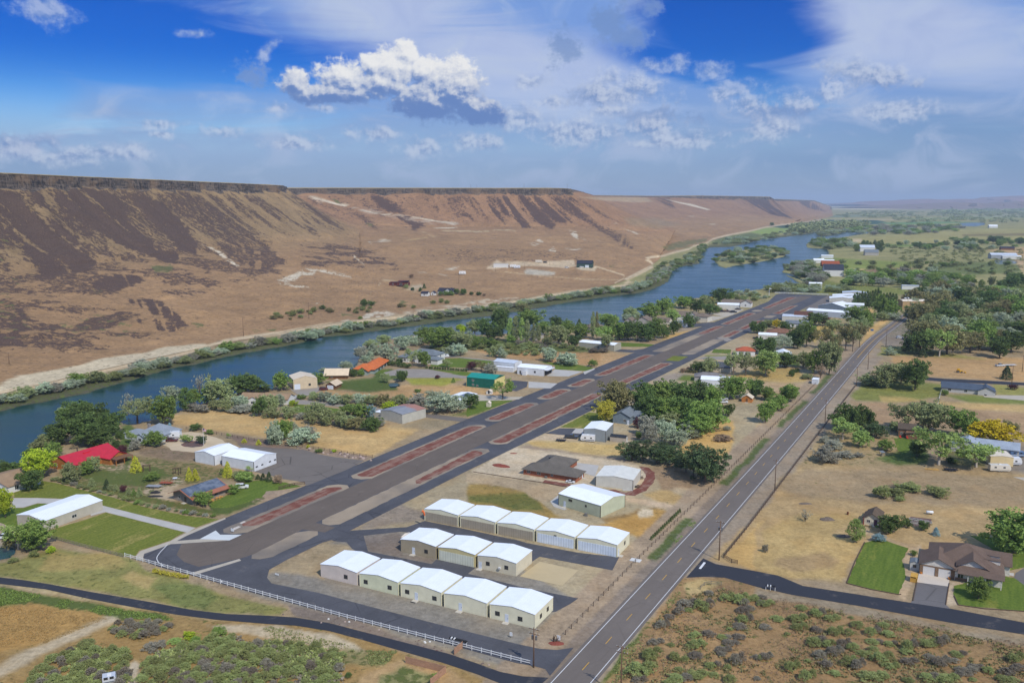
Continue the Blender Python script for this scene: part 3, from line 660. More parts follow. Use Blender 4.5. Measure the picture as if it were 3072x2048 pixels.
midh=fbm(hx/26,hy/26,5,141);bigh=fbm(hx/160,hy/160,4,151)
BR,RD,BN=np.array(C(150,126,92)),np.array(C(154,120,90)),np.array(C(162,130,94))
cb=np.clip((np.repeat(idx[:,None],NV,1).ravel()-5.)/1.,0,1)[:,None]
Cc=BR*(1-cb)+RD*cb;tb=np.clip((sf-1.75)/.5,0,1)[:,None];Cc=Cc*(1-tb)+BN*tb
Cc=Cc*(.9+.2*bigh[:,None])+np.array((.02,.012,.0))*(midh[:,None]-.5)
weed=np.zeros(len(PF));rock=np.zeros(len(PF))
st=fbm(uf/13+(sf-1)*.6,sf*1.1,5,161,.6);tal=np.clip((sf-1.0)*8,0,1)*np.clip((2.05-sf)*2,0,1)
idf=np.repeat(idx[:,None],NV,1).ravel()
rock=tal*np.clip((st-.5)*5+.4,0.12,.78)*np.interp(idf,[0,3.2,5,6,7,8,9,9.2,10,13,14,14.6,18],[1,.95,.75,.6,.5,.9,.9,.25,.1,.1,.9,.5,.2])
def dark(poly,k=1.,soft=6,a=10.,b=8.):
 global rock
 m=inpoly(*warped(a,b),pp(poly),soft)*k;m=m*np.clip((st-.36)*8+.6,.15,1.1)if soft<9 else m*np.clip((midh-.45)*8+.4,0,1)
 rock=np.maximum(rock,m)
dark("U5 390,140 560,140 830,200 900,270 960,400 1080,530 1100,580 1280,600 1290,650 1190,690 1030,620 870,560 700,460 560,390 470,310 400,220",1.)
dark("U5 -300,100 0,160 110,180 250,320 350,420 480,530 640,620 700,700 430,780 300,790 200,640 60,470 0,400 -300,300",.95)
dark("U5 210,170 290,170 345,270 300,290",.9);dark("U5 330,340 420,390 520,480 620,620 560,600 420,470",.95)
dark("U5 930,170 1150,250 1250,340 1330,450 1400,560 1380,620 1270,590 1100,430 950,270",.9)
dark("U5 1100,180 1300,170 1500,260 1650,380 1900,560 2040,700 1900,690 1600,520 1380,400 1200,300",.62)
dark("U5 1500,520 1700,560 1900,660 2000,760 1800,720 1600,640",.6);dark("U5 1420,660 1500,700 1460,740 1400,700",.7)
dark("U5 640,850 720,770 930,770 1010,800 880,860 760,890",.9,4);dark("U5 920,930 1060,925 1200,990 1280,1060 1290,1110 1180,1060 1000,1000",.95,4)
dark("U5 40,970 180,1000 250,1100 200,1180 120,1170 60,1060",.9,4);dark("U5 -200,1150 130,1170 140,1260 -200,1290",.8,4)
dark("U5 300,990 880,960 900,1200 640,1230 300,1180",.72,12);dark("U5 960,1060 1300,1080 1330,1140 1200,1150 980,1110",.7,4);dark("U5 0,640 300,700 420,800 300,860 0,880",.6,12)
dark("U5 1050,680 1250,720 1480,820 1400,850 1200,800 1040,740",.6,12);dark("U5 120,1250 500,1230 500,1330 100,1400 -100,1330",.5,12)
dark("U6 0,540 300,540 560,600 740,730 600,740 380,700 100,720 0,700",.66,10);dark("U6 0,220 160,330 340,470 260,440 60,300",.8);dark("U6 -40,300 60,380 150,500 60,470",.6)
dark("U6 490,210 560,200 640,240 740,325 640,325 560,280",.95);dark("U6 300,200 420,230 540,310 480,300",.7)
dark("U6 1390,215 1470,208 1560,320 1640,430 1560,430 1430,330",.98);dark("U6 1490,215 1580,200 1700,300 1810,420 1780,440 1680,400 1570,300",.98);dark("U6 1320,240 1420,330 1440,410 1340,340",.75)
dark("U6 1640,190 1760,250 1900,360 1930,400 1800,390 1700,300",.85);dark("U6 1840,190 1930,260 2010,350 2130,430 2050,400 1900,300",.9);dark("U6 1150,300 1260,380 1250,395 1140,340",.7);dark("U6 900,300 980,340 960,350",.6);dark("U6 2050,380 2300,480 2352,560 2200,500",.5)
dark("U7 0,160 160,260 330,400 480,480 640,600 560,590 380,480 200,360 0,260",.6)
dark("U7 1490,112 1780,128 1800,190 2000,310 1800,275 1600,165",.98,3,6,3);dark("U7 2010,150 2140,150 2290,250 2140,225",.75,3,6,3);dark("U7 760,125 900,120 970,230 900,215 820,160",.6,3,6,3);dark("U7 940,120 1200,110 1500,130 1480,150 1200,140",.75,2,6,3)
dark("U6 680,350 780,350 890,420 800,455 700,400",.8,5,12,8);dark("U6 300,300 440,330 600,460 560,470 430,390",.5,6)
dark("U5 -200,150 1000,150 1500,300 1950,600 1900,760 1400,900 900,900 0,900 -200,900",.6,12,20,20);dark("U5 -200,930 900,930 1300,1050 1200,1200 700,1280 0,1380 -200,1350",.6,12,20,20);dark("U6 900,560 1500,560 2100,620 2000,700 1200,700 800,640",.36,12)
finh=fbm(hx/6,hy/6,4,171)
def paint(poly,col,soft=3.,a=6.,b=4.,k=1.,nz=None,wd=None):
 global Cc,rock,weed
 m=inpoly(*warped(a,b),pp(poly),soft)*k
 if nz:m=m*np.clip((midh*.4+finh*.6-nz)*12+.4,0,1)
 Cc=Cc*(1-m[:,None])+np.array(col)*m[:,None];rock=rock*(1-m)
 if wd is not None:weed=np.maximum(weed,m*wd)
WH,GB=C(206,192,166),C(94,104,66)
def line(s,w,col=WH,**kw):
 p=pp(s);L=[(x,y-w/2)for x,y in p]+[(x,y+w/2)for x,y in p[::-1]]
 paint('P '+' '.join('%f,%f'%q for q in L),col,max(.8,w/4),**kw)
line("U6 40,205 180,240 340,282 560,335 780,352 1100,405",5,nz=.42);line("U6 340,282 560,325 900,390 1150,410",14,C(168,154,136),nz=.5,k=.7)
line("U6 940,434 1105,430",2);line("U6 870,460 960,500",2,C(190,164,124));line("U6 760,520 900,500",3,C(190,160,112));line("U6 1000,450 1250,460 1400,447 1520,450",2.5,C(198,178,140))
for s in("U6 480,530 600,510 640,525 500,540","U6 380,625 460,690 450,695 376,632","U6 1620,550 1690,510 1720,530 1660,560","U6 1750,590 1790,565 1810,605","U6 1870,570 1980,580 1950,590 1880,582","U6 1900,450 1950,460 1940,480","U5 1960,800 2060,760 2150,725 2250,725 2220,760 2130,770 2080,810 2180,850 2100,850 2000,830","U1 560,230 700,240 950,300 1000,330 850,300 700,270","U1 140,380 250,330 490,225 540,230 330,350 260,380 330,410 480,430 490,450 380,420 180,410","U6 1020,725 1120,705 1080,725","U6 790,745 890,745 880,755 800,752","U6 970,760 1010,755 1030,765","U7 30,440 80,420 100,490 60,480","U7 120,480 170,500 150,510","U7 380,330 460,360 420,365","U7 500,400 640,440 620,450","U7 240,480 300,520 270,500","U7 1070,290 1120,285 1110,300","U7 1200,360 1310,355 1310,365","U5 1420,540 1500,560 1690,700 1660,700 1520,600","U6 100,950 130,960 110,965","U5 280,670 310,700 295,710"):paint(s,WH,1.5,5,3,nz=.47)
paint("U7 870,138 990,165 1100,182 1270,232 1240,236 1080,195 980,172",WH,1.2,2,0)
paint("U7 110,122 700,124 760,160 600,170 300,150",C(176,154,122),2,6,4,.8);paint("U7 500,300 800,310 1000,360 800,400 560,370",C(150,128,98),5,8,6,.8)
paint("U2 620,220 700,150 740,120 800,150 1000,130 1150,140 1400,130 1650,120 1680,190 1570,215 1460,205 1100,185 900,200 720,225",C(206,184,150),2,3,2,.9)
paint("U2 1060,250 1100,225 1200,230 1440,265 1440,290 1200,290 1090,280",C(196,186,164),2,3,2,.9);paint("U2 1680,215 1800,170 1930,200 1900,245 1740,235",C(208,188,154),2,3,0)
line("U2 700,235 900,265 1230,300 1500,320 1800,345 2200,350",1.6,C(196,170,130),a=1,b=0);line("U2 1900,190 2050,235 2250,300 2230,340 2130,390",3.4,C(206,182,144),a=1,b=0)
paint("U2 300,640 700,560 1000,560 1000,590 870,620 500,640",C(196,178,148),2,5,3,nz=.5)
line("U6 550,830 590,800 680,805",2.5,C(196,174,136),a=1);paint("U1 1660,450 1690,420 1830,400 1840,430 1720,480",C(192,176,146),2,2,0,.8);line("U1 1190,540 1210,500 1270,480",1.6,C(196,172,132))
line("U1 1500,420 1700,480 1800,500",2,C(190,166,126),a=1)
paint("U1 1120,780 1180,740 1400,715 1530,740 1520,760 1250,800 1130,810",WH,2,4,2,nz=.42);paint("U1 1570,740 1700,700 2000,670 2352,640 2352,690 2000,730 1600,770",C(196,180,152),2,4,3,nz=.47);paint("U1 870,830 960,810 990,835 900,845",WH,2,3,0,nz=.4)
paint("T1 -300,420 0,210 60,150 160,80 420,60 650,30 900,-40 T1 1000,-10 850,50 620,115 420,150 0,245 -300,400",C(206,188,156),2,2.5,2)
paint("U5 -200,1700 40,1500 120,1490 340,1440 560,1400 750,1350 1000,1320 1200,1270 1450,1250 1500,1290 1000,1380 850,1430 380,1529 0,1650",C(204,188,156),2,3,3)
paint(ROADP,C(208,186,150),1.4,.8,0)
for s,wd in(("U5 650,840 720,860 760,890 680,900",.8),("U5 1040,690 1200,690 1230,750 1100,760",.95),("U5 700,1000 900,1050 1000,1200 900,1260 700,1200 400,1250 300,1150",.5),("U5 -100,900 80,880 150,1000 260,1100 200,1200 0,1250",.5),("U5 -100,450 60,500 100,700 300,760 80,880 -100,860",.45),("U6 215,210 300,245 290,265 230,250",1.),("U6 440,380 520,400 520,430 460,410",.9),("U6 700,930 760,930 760,980 700,980",.8),("U6 430,940 530,950 520,980 430,985",.9),("U1 800,740 1000,740 1100,800 900,820",.7),("U5 1350,1090 1450,1085 1450,1130 1300,1150",.6),("U5 1780,1130 2050,1130 1900,1180 1780,1190",.7),("U7 800,560 1000,500 1260,470 1240,520 1120,545 1060,570 900,600",.85),("U7 230,690 600,660 720,670 700,740 520,800 400,760",.45),("U6 -20,900 600,930 1100,940 1400,960 1300,1010 800,1020 0,1040",.35)):
 m=inpoly(*warped(8,6),pp(s),6.);weed=np.maximum(weed,m*wd)
cm=((sf>0.0)&(sf<=1.02)).astype(float)*np.clip(cliff[:,None].repeat(NV,1).ravel()/4,0,1)
Cc=Cc*(1-cm[:,None])+np.array(C(92,84,80))*cm[:,None];rock=rock*(1-cm)
pm=(sf<=0)[:,None];Cc=np.where(pm,np.array(C(164,146,104)),Cc);rock=np.where(sf<=0,0,rock)
Cc=np.clip(Cc*(.82+.36*midh[:,None]),0,.8)
def hillm():
 m,t,b=newmat('canyon slope',.95,0.,.1);o=coord(t);base=attr(t,'Col');rk=attr(t,'rock','Fac');wd=attr(t,'weed','Fac');cl_=attr(t,'cliff','Fac')
 n1=noise(t,o,.35,5.,.65);n2=noise(t,o,.07,5.,.6);n3=noise(t,o,1.1,3.,.6)
 k=lrp(t,n1*.6+n2*.4,.32,.68,.66,1.28)
 c=mixc(t,1.,base,comb(t,k,k,k),'MULTIPLY')
 tuft=sst(t,noise(t,vmap(t,o,loc=(60,3,5)),.22,4.,.7),.56,.66);c=mixc(t,tuft*.6,c,C(98,82,66))
 n4=noise(t,vmap(t,o,loc=(7,70,2)),.16,6.,.72);rm=sst(t,rk*.8+(n1-.5)*1.5+(n4-.5)*1.9+(n2-.5)*.5,.3,.5)
 c=mixc(t,rm*.88,c,mixc(t,sst(t,n3,.3,.7),C(54,44,44),C(98,80,74)))
 gm=sst(t,wd+(noise(t,vmap(t,o,loc=(9,2,1)),.12,4.,.65)-.5)*2.,.62,.78);c=mixc(t,gm*.8,c,mixc(t,n1,C(72,84,48),C(122,124,78)))
 s_=vmap(t,o,scale=(.5,.5,.12));nc=noise(t,s_,1.,4.,.7);vc=noise(t,vmap(t,o,scale=(.06,.06,.5)),1.,3.,.6)
 cc_=mixc(t,sst(t,nc*.6+vc*.4,.38,.62),C(48,45,46),C(124,112,100));cc_=mixc(t,sst(t,noise(t,o,.03,4.,.6),.5,.62)*.55,cc_,C(138,114,88));c=mixc(t,cl_,c,cc_)
 setc(t,b,c);bump(t,b,n1*.6+n3*.4+rm*.3+nc*cl_*2.,.8,.9);return m
hills=big_mesh('hills',PF,grid_faces(NU,NV),{'Col':Cc,'rock':rock,'weed':weed,'cliff':cm},hillm());tag(hills,kind='structure')
HT=(idx,P)
from mathutils.bvhtree import BVHTree
_bv=BVHTree.FromPolygons([Vector(v)for v in PF.tolist()],grid_faces(NU,NV).tolist())
def hill_at(t_,x,y):
 """point of the slope seen at a survey pixel"""
 sx,sy=px(t_,x,y);a,b=sx-CX,CY-sy;d=Vector((a,F*CP+b*SP,-F*SP+b*CP)).normalized()
 h=_bv.ray_cast(Vector((0,0,CAMH)),d);return h[0]if h[0]is not None else G(sx,sy)
def drop(x,y):
 h=_bv.ray_cast(Vector((x,y,400)),Vector((0,0,-1)));return h[0].z if h[0]is not None else 0.
def ridge(pts,D,depth,col,seed):
 n=160;xs=np.linspace(pts[0][0],pts[-1][0],n);ys=np.interp(xs,[p[0]for p in pts],[p[1]for p in pts])
 tp=100+(YH-ys)/F*D;X0=(xs-CX)/F*D;nz=fbm(xs/40,xs*0,5,seed)-.5;tp=tp+nz*35*np.clip((tp-20)/60,0,1)
 prof=[(-1.,0.),(-.6,.18),(-.35,.45),(-.2,.86),(0.,1.),(.5,.9),(1.,0.)];V=np.zeros((n,len(prof),3))
 for j,(f,h)in enumerate(prof):V[:,j,0]=X0;V[:,j,1]=D+f*depth+(fbm(xs/25,xs*0+j,4,seed+3)-.5)*depth*.5;V[:,j,2]=np.maximum(tp*h,.2)*(1+.12*(fbm(xs/18,xs*0+j*2.,3,seed+5)-.5)*(0<j<6))
 cc=np.tile(np.array(col),(n*len(prof),1))*(.8+.4*fbm(V[...,0].ravel()/400,V[...,1].ravel()/400,4,seed)[:,None]);z=np.zeros(n*len(prof))
 o=big_mesh('mountains',V.reshape(-1,3),grid_faces(n,len(prof)),{'Col':cc,'rock':z,'weed':z,'cliff':z},bpy.data.materials['canyon slope']);return tag(o,kind='structure')
ridge([(2440,615),(2480,610),(2560,608),(2700,606),(2900,605),(3300,604)],24000,2500,C(96,92,92),1)
ridge([(2560,612),(2600,607),(2700,600),(2760,599),(2840,600),(2900,598),(2960,597),(3010,592),(3040,587),(3052,588),(3066,595),(3140,592),(3300,588)],17000,2200,C(150,112,100),2)
ridge([(2590,622),(2640,617),(2740,613),(2800,614),(2860,608),(2940,610),(3060,606),(3300,604)],12500,1400,C(140,116,98),5)
def asphalt(name,col,var=.14,streak=.5,crack=.5,rough=.9):
 m,t,b=newmat(name,rough,0.,.25);o=vmap(t,coord(t),rot=(0,0,-UVA))
 n1=noise(t,o,.09,5.,.6);n2=noise(t,o,1.6,4.,.6);n3=noise(t,vmap(t,o,scale=(.02,.6,1)),1.,4.)
 k=lrp(t,n1*.5+n2*.2+n3*.3*streak+.15*(1-streak),.32,.68,1-var,1+var)
 w=t.nodes.new('ShaderNodeTexVoronoi');w.feature='DISTANCE_TO_EDGE';put(t,w.inputs['Vector'],mixc(t,.06,o,noise(t,o,.4,3.,out=1)));w.inputs['Scale'].default_value=.11
 ck=sst(t,Nd(t,w.outputs['Distance']),.02,.004)*sst(t,noise(t,o,.05,2.),.45,.6);k=k*(1.-ck*crack)
 g=sst(t,noise(t,vmap(t,o,loc=(5,50,0)),.22,5.,.65),.58,.72)
 c=mixc(t,1.,rgba(col),comb(t,k,k,k),'MULTIPLY');c=mixc(t,g*.3,c,C(140,130,118));setc(t,b,c);bump(t,b,n2,.25,.03);return m
M_TAXI=asphalt('taxiway asphalt',C(84,84,88),.34,.4,.4);M_RWY=asphalt('runway asphalt',C(108,97,87),.16,1.,.2);M_ROAD=asphalt('road asphalt',C(116,107,99),.14,.9,.1)
M_NEW=asphalt('fresh asphalt',C(54,56,63),.12,.6,.0);M_OLD=asphalt('worn asphalt',C(118,110,102),.14,.5,.5);M_DRIVE=asphalt('driveway asphalt',C(112,108,106),.16,.3,.3)
M_CONC=mottled('pale concrete',C(186,182,174),.12,.25,.9,3.);M_TANC=mottled('tan concrete',C(186,176,158),.12,.3,.9,3.)
M_BEIGE=mottled('fine beige gravel',C(200,180,148),.12,.15,.95,4.,.2);M_GREY=mottled('grey gravel',C(150,142,132),.16,.2,.95,4.,.3)
M_PAINT=mottled('white road paint',C(226,226,224),.1,2.,.6,8.);M_YEL=mottled('yellow road paint',C(214,164,52),.12,2.,.6,8.)
M_MULCH=mottled('dark bark mulch',C(98,82,78),.3,.6,.95,3.,.4,tint=C(120,86,76));M_SANDSQ=mottled('raked tan sand',C(196,176,136),.1,.12,.95,5.,.15)
def cinder():
 m,t,b=newmat('red cinder',.95,0.,.1);o=vmap(t,coord(t),rot=(0,0,-UVA));n1=noise(t,o,.22,5.,.65);n2=noise(t,o,2.5,3.);n3=noise(t,vmap(t,o,scale=(.05,.7,1)),1.,4.)
 k=lrp(t,n1*.5+n2*.5,.3,.7,.7,1.3);c=mixc(t,1.,C(126,78,66),comb(t,k,k,k),'MULTIPLY')
 c=mixc(t,sst(t,n1*.6+n3*.4,.45,.6)*.7,c,C(154,130,114));setc(t,b,c);bump(t,b,n2,.4,.05);return m
def lawnm(name,a,b_,dry,amt=.5):
 m,t,b=newmat(name,.95,0.,.1);o=vmap(t,coord(t),rot=(0,0,-UVA));n1=noise(t,vmap(t,o,scale=(.5,1.6,1)),.09,5.,.6);n2=noise(t,o,1.3,4.,.65);n3=noise(t,vmap(t,o,scale=(.12,1.2,1)),.8,3.)
 c=mixc(t,sst(t,n2*.6+n3*.4,.35,.65),a,b_);c=mixc(t,sst(t,n1+(n2-.5)*.3,.53,.72)*amt,c,dry)
 setc(t,b,c);bump(t,b,n2,.5,.08);return m
M_CIND=cinder();M_LAWN=lawnm('mown lawn',C(98,107,42),C(126,131,58),C(172,154,92),.9);M_LUSH=lawnm('watered lawn',C(84,104,40),C(110,126,52),C(160,152,76),.5)
M_MED=mottled('median grit',C(160,144,122),.2,.12,.95,2.4,.2,tint=C(128,118,106))
def polyt(s,z=0.):return[G(x,y,z)for x,y in pp(s)]
def U(*p):return[uvw(u,v)for u,v in p]
LO=[(-30,-28.4),(60,-27.6),(132,-28.2),(286,-26.4),(390,-25.1),(500,-21.5),(602,-17.7),(690,-16),(760,-24),(776,-22)]
RO=[(778,30),(745,30),(672,27),(592,26.5),(560,24),(480,19.5),(430,17.6),(352,17.2),(300,16.6),(180,15.6),(68,13.4),(0,13.7)]
sheet('taxiway',[U(*LO,*RO)+polyt("T6 750,300 640,330 330,480 170,570 150,640 190,690 600,772 1100,905 1550,1022 2349,1222 T7 350,1265 500,1275 650,1255 440,1505 400,1445 290,1415 T6 2340,1390 1800,1240 1075,1050 0,765 T5 1690,620 1400,545 1290,505 1262,460 1270,430 1500,345 1560,310 1640,262")],M_TAXI,.03)
sheet('taxiway',[polyt("T6 890,225 1380,195 1540,140 1820,195 2349,310 T7 0,265 240,335 690,420 1050,460 990,575 350,455 280,500 0,340 T6 1810,280 1330,235 1000,270 1040,410 1150,430 1600,520 1640,480 1990,550 1920,605 2349,710 T7 0,680 300,745 690,822 620,870 490,940 300,960 0,880 T6 1900,760 1100,500 900,385 850,328 740,318 700,300")],M_TAXI,.034)
def edge(tab,n=60):
 us=[p[0]for p in tab];return lambda u:float(np.interp(u,us,[p[1]for p in tab]))
rl_=edge([(-40,-13),(200,-12.4),(258,-11.7),(341,-9.9),(430,-8),(497,-6.3),(592,-4.),(680,-.5),(749,1.7),(760,2)]);rr_=edge([(-40,0),(104,-.3),(228,.3),(321,2.6),(351,4.),(434,5.4),(482,6.2),(560,7.4),(660,10.5),(760,14.5)])
us_=list(range(-20,766,15))
sheet('runway',[polyt("T5 2349,395 2120,470 1750,545 1620,500 1555,440 1600,342 2020,314")+[uvw(u,rl_(u))for u in us_]+[uvw(u,rr_(u))for u in us_[::-1]if u>-12]],M_RWY,.042)
MEDL=[((-21,-21.4),(-19,-13.0),(34,-12.7),(32,-21.1)),((40,-20.9),(41,-12.3),(130,-13.2),(128,-21.6)),((136,-21.3),(137,-13.2),(180,-12.6),(179,-20.0)),((187,-20.),(189,-12.5),(217,-11.9),(216,-20.)),((222,-19.5),(224,-11.6),(248,-11.9),(248,-18.9)),((256,-18.6),(258,-11.7),(341,-9.9),(339,-16.9)),((350,-17.0),(355,-9.2),(497,-6.3),(495,-13.4)),((502,-12.8),(503,-6.2),(592,-4.0),(591,-11.6)),((601,-12.),(602,-4.2),(618,-3.6),(616,-11.)),((626,-8.7),(629,-2.4),(749,1.7),(741,-7.5))]
MEDR=[((-31,1.2),(-29,7.2),(-5,7.6),(-7,.2)),((0,0.2),(0,7.4),(97,8.0),(96,0)),((104,0),(105,8.2),(217,7.6),(216,.3)),((226,.4),(228,7.),(318,10.4),(317,2.5)),((323,2.9),(326,10.6),(345,10.9),(342,3.)),((349,3.9),(353,11.5),(429,12.3),(425,4.6)),((432,5.5),(434,12.7),(481,13.0),(480,5.9)),((482,6.3),(484,13.4),(552,14.),(540,7.2)),((562,8.),(563,15.6),(585,16.),(580,8.2)),((592,8.6),(593,16.6),(674,17.0),(664,11.5))]
def inset(q,d,e):
 (u0,a0),(u1,b0),(u2,b1),(u3,a1)=q;return[(u0+e,a0+d),(u1+e,b0-d),(u2-e,b1-d),(u3-e,a1+d)]
def rounded(q,c=2.5):
 """oblong with clipped corners"""
 out=[]
 for i in range(4):
  p,a,n=Vector(q[i]),Vector(q[i-1]),Vector(q[(i+1)%4])
  for s in(a,n):
   d=s-p;out.append(p+d.normalized()*min(c,d.length*.3))
 return out
grit=[rough_poly([uvw(*p)for p in rounded(q)],.22,2.,i)for i,q in enumerate(MEDL+MEDR)]
sheet('median_strip',grit,M_MED,.05)
red=[]
for i,q in enumerate(MEDL):
 if i==0:q=((-17,-21.1),(-15,-13.),(34,-12.7),(32,-21.1))
 if i==6:q=((440,-14.6),(442,-7.4),(497,-6.3),(495,-13.4))
 if i!=8:red.append(inset(q,1.5 if i==0 else 1.1,3.2))
for i,q in enumerate(MEDR):
 if i in(2,3,7,9):red.append(inset(q,1.25,2.6))
 if i==1:red.append([(48,3.4),(46,6.4),(92,7.0),(93,1.3),(70,1.6)])
 if i==6:red.append(inset(q,1.4,6))
sheet('cinder_strip',[rough_poly([uvw(*p)for p in rounded(q,1.5)],.3,1.6,50+i)for i,q in enumerate(red)],M_CIND,.056)
sheet('median_strip',[polyt("U3 765,1105 930,1110 1040,1055 860,1048")],M_LAWN,.056)
sheet('patch',[polyt("T6 580,158 750,198 660,242 460,215 470,200")],M_RWY,.046)
sheet('concrete_pad',[polyt("T5 1760,300 1900,225 1940,262 2130,262 2020,312")],mottled('white concrete',C(208,212,210),.08,.3,.8,3.),.048)
sheet('concrete_pad',[polyt("T5 1490,322 1760,301 2020,313 1480,347"),polyt("T5 1680,600 1725,614 2125,490 2108,475")],M_TANC,.05)
sheet('kerb',[polyt("T5 1980,113 1640,245 1500,318 1240,405 1205,440 1200,480 1240,495 1262,460 1270,430 1500,347 1650,268 1990,122")],M_TANC,.045)
ln=smooth_line([G(x,y)for x,y in pp("T5 1475,350 1400,430 1383,480 1430,530 1550,572 1690,603")]);sheet('runway_markings',[ribbon(ln,-.1,.1)],M_PAINT,.054)
sheet('runway_markings',[polyt("T2 55,1376 75,1382 112,1364 95,1358"),polyt("T2 0,1420 45,1402 68,1408 5,1440")],mottled('faded white panel',C(205,196,184),.15,1.,.9,4.),.062)
rc=smooth_line([uvw(u,v)for u,v in((-140,109.6),(-60,109.6),(0,109.6),(150,109.5),(300,108.8),(460,107.9),(560,112.2),(645,117),(740,132),(835,152.3),(950,176.5),(1060,199))],16)
sheet('road',[ribbon(rc,-4.5,4.5)],M_ROAD,.05)
sheet('road_markings',[ribbon(rc,-3.72,-3.56),ribbon(rc,3.56,3.72)],M_PAINT,.056)
dash=[]
for k in range(-5,34):
 u0=-38.9+12.9*k;dash.append([uvw(u0,109.5-.004*max(u0,0)),uvw(u0,109.66-.004*max(u0,0)),uvw(u0+3.7,109.66-.004*max(u0,0)),uvw(u0+3.7,109.5-.004*max(u0,0))])
far_=[p for p in rc if(p-UVO.xy).dot(E1.xy)>385]
sheet('road_markings',dash+[ribbon(far_,-.28,-.12),ribbon(far_,.12,.28)],M_YEL,.056)
sheet('road',[polyt("T7 1640,640 1790,470 1900,520 2349,600 T8 0,588 180,620 400,712 900,790 1360,862 1700,912 2349,1035 3000,1165 5200,1610 5200,1780 3000,1290 2349,1140 1780,1050 1500,1000 900,890 300,790 0,722 T7 1980,640 1800,632")],M_NEW,.045)
sheet('road_markings',[polyt("T7 1795,503 1814,509 1770,564 1750,560")],M_PAINT,.056)
sheet('path',[polyt("T5 -700,560 -300,600 0,637 200,660 450,700 800,765 1300,850 1700,925 2000,960 2349,974 T6 400,990 700,1040 1050,1130 1400,1220 1750,1310 2000,1395 T7 0,1468 200,1508 430,1520 360,1580 T6 2230,1580 2000,1490 1700,1390 1350,1290 1000,1190 700,1110 400,1062 T5 2349,1047 1900,1010 1550,965 1200,905 800,830 400,742 0,695 -300,655 -700,610")],M_NEW,.047)
sheet('street',[polyt("T4 1480,90 1640,104 2000,120 2349,140 3000,180 5200,310 5200,350 3000,206 2349,163 2030,150 1620,130 1480,116")],M_NEW,.04)
sheet('driveway',[polyt("T1 115,1155 330,1155 600,1165 720,1190 800,1195 1330,1328 1720,1418 1650,1460 930,1278 800,1312 790,1240 480,1205 330,1200 205,1238 100,1242")],M_CONC,.04)
sheet('apron',[polyt("T2 35,680 330,712 480,720 620,730 760,770 900,795 1160,825 1000,905 640,1050 630,1020 560,1005 420,985 310,950 190,925 200,800")],M_OLD,.036)
sheet('driveway',[rough_poly(polyt("T1 1430,680 1480,620 1560,580 1680,572 1800,590 1950,640 2010,680 1960,720 1860,745 1700,752 1520,735"),.3,2,3)],M_BEIGE,.036)
sheet('flower_bed',[rough_poly(polyt("T1 1590,682 1650,655 1750,652 1800,680 1780,700 1700,710 1610,700"),.2,1,4)],M_MULCH,.05)
sheet('apron',[polyt("T3 395,118 540,130 530,178 440,215 380,207")],M_TAXI,.036);sheet('concrete_pad',[polyt("T3 545,130 800,146 740,190 545,186")],M_CONC,.04)
sheet('concrete_pad',[polyt("T3 0,240 100,245 420,265 500,262 460,285 380,295 90,300")],M_TANC,.038)
sheet('driveway',[polyt("T2 500,200 740,150 770,210 700,240 640,262 570,245"),polyt("T2 430,262 560,285 800,310 1050,335 1300,368 1345,385 1240,388 1000,356 800,340 560,328 430,330")],M_GREY,.036)
sheet('driveway',[polyt("T2 1660,415 1800,420 2070,455 2010,484 1850,465 1680,442")],M_OLD,.036)
sheet('driveway',[polyt("U1 1370,1440 1560,1395 1900,1400 2200,1460 2400,1492 2400,1512 2200,1500 1640,1502 1500,1475 1440,1480"),polyt("U1 1960,1255 2100,1240 2352,1255 U2 0,1265 300,1258 720,1295 720,1308 300,1268 U1 2352,1268 2100,1255 1960,1290")],M_GREY,.036)
sheet('concrete_pad',[polyt("U2 1430,1402 1760,1428 1590,1485 1330,1480"),polyt("U2 1760,1430 1830,1410 1890,1390 1900,1400 1780,1462")],M_CONC,.036)
sheet('apron',[polyt("U2 2190,1165 2352,1175 U3 520,965 490,990 380,1010 150,995"),polyt("U3 1090,668 1340,650 1210,700 1040,718 960,722")],M_TAXI,.036)
sheet('concrete_pad',[polyt("U3 1230,575 1480,590 1290,650 1170,655"),polyt("U3 1530,490 1700,500 1560,565 1480,590 1250,550 1400,540")],M_TANC,.04)
sheet('apron',[polyt("T3 820,540 1030,545 1000,612 860,602 690,585")],M_TAXI,.038);sheet('concrete_pad',[polyt("T3 960,545 1030,543 1028,590 925,583")],M_CONC,.044)
sheet('cinder_strip',[rough_poly(polyt("T3 1518,878 1600,885 1655,930 1662,980 1640,1030 1580,1090 1480,1135 1400,1130 1230,1085 1290,1080 1400,1105 1470,1085 1545,1030 1580,960 1560,920"),.2,1.5,8),rough_poly(polyt("T3 690,995 960,1040 850,1057 660,1018"),.15,1.5,9)],M_CIND,.04)
sheet('sand_court',[polyt("T7 350,498 690,575 545,712 175,628")],M_SANDSQ,.04)
sheet('concrete_pad',[polyt("T3 905,835 1165,868 1130,965 1055,940 880,870"),polyt("T3 735,1185 808,1128 812,1220 885,1252 860,1262 770,1232"),polyt("T3 1368,1068 1465,1078 1462,1092 1375,1090")],M_CONC,.042)
sheet('driveway',[polyt("T8 1405,678 1682,715 1655,872 1700,915 1350,862 1380,820")],M_DRIVE,.048);sheet('concrete_pad',[polyt("T8 1425,598 1692,652 1684,718 1405,680")],mottled('cream concrete',C(206,194,178),.08,.4,.85,3.),.05)
sheet('driveway',[polyt("T8 2262,640 2275,600 2349,555 2600,560 2600,760 2420,760 2349,705")],M_DRIVE,.046);sheet('path',[polyt("T8 2065,585 2260,600 2260,628 2160,605 2070,600")],M_CONC,.05)
sheet('driveway',[polyt("T4 1985,248 2349,252 3000,280 3000,330 2349,296 2000,266"),polyt("T4 2250,970 2600,980 2600,1020 2349,1000")],M_TANC,.038)
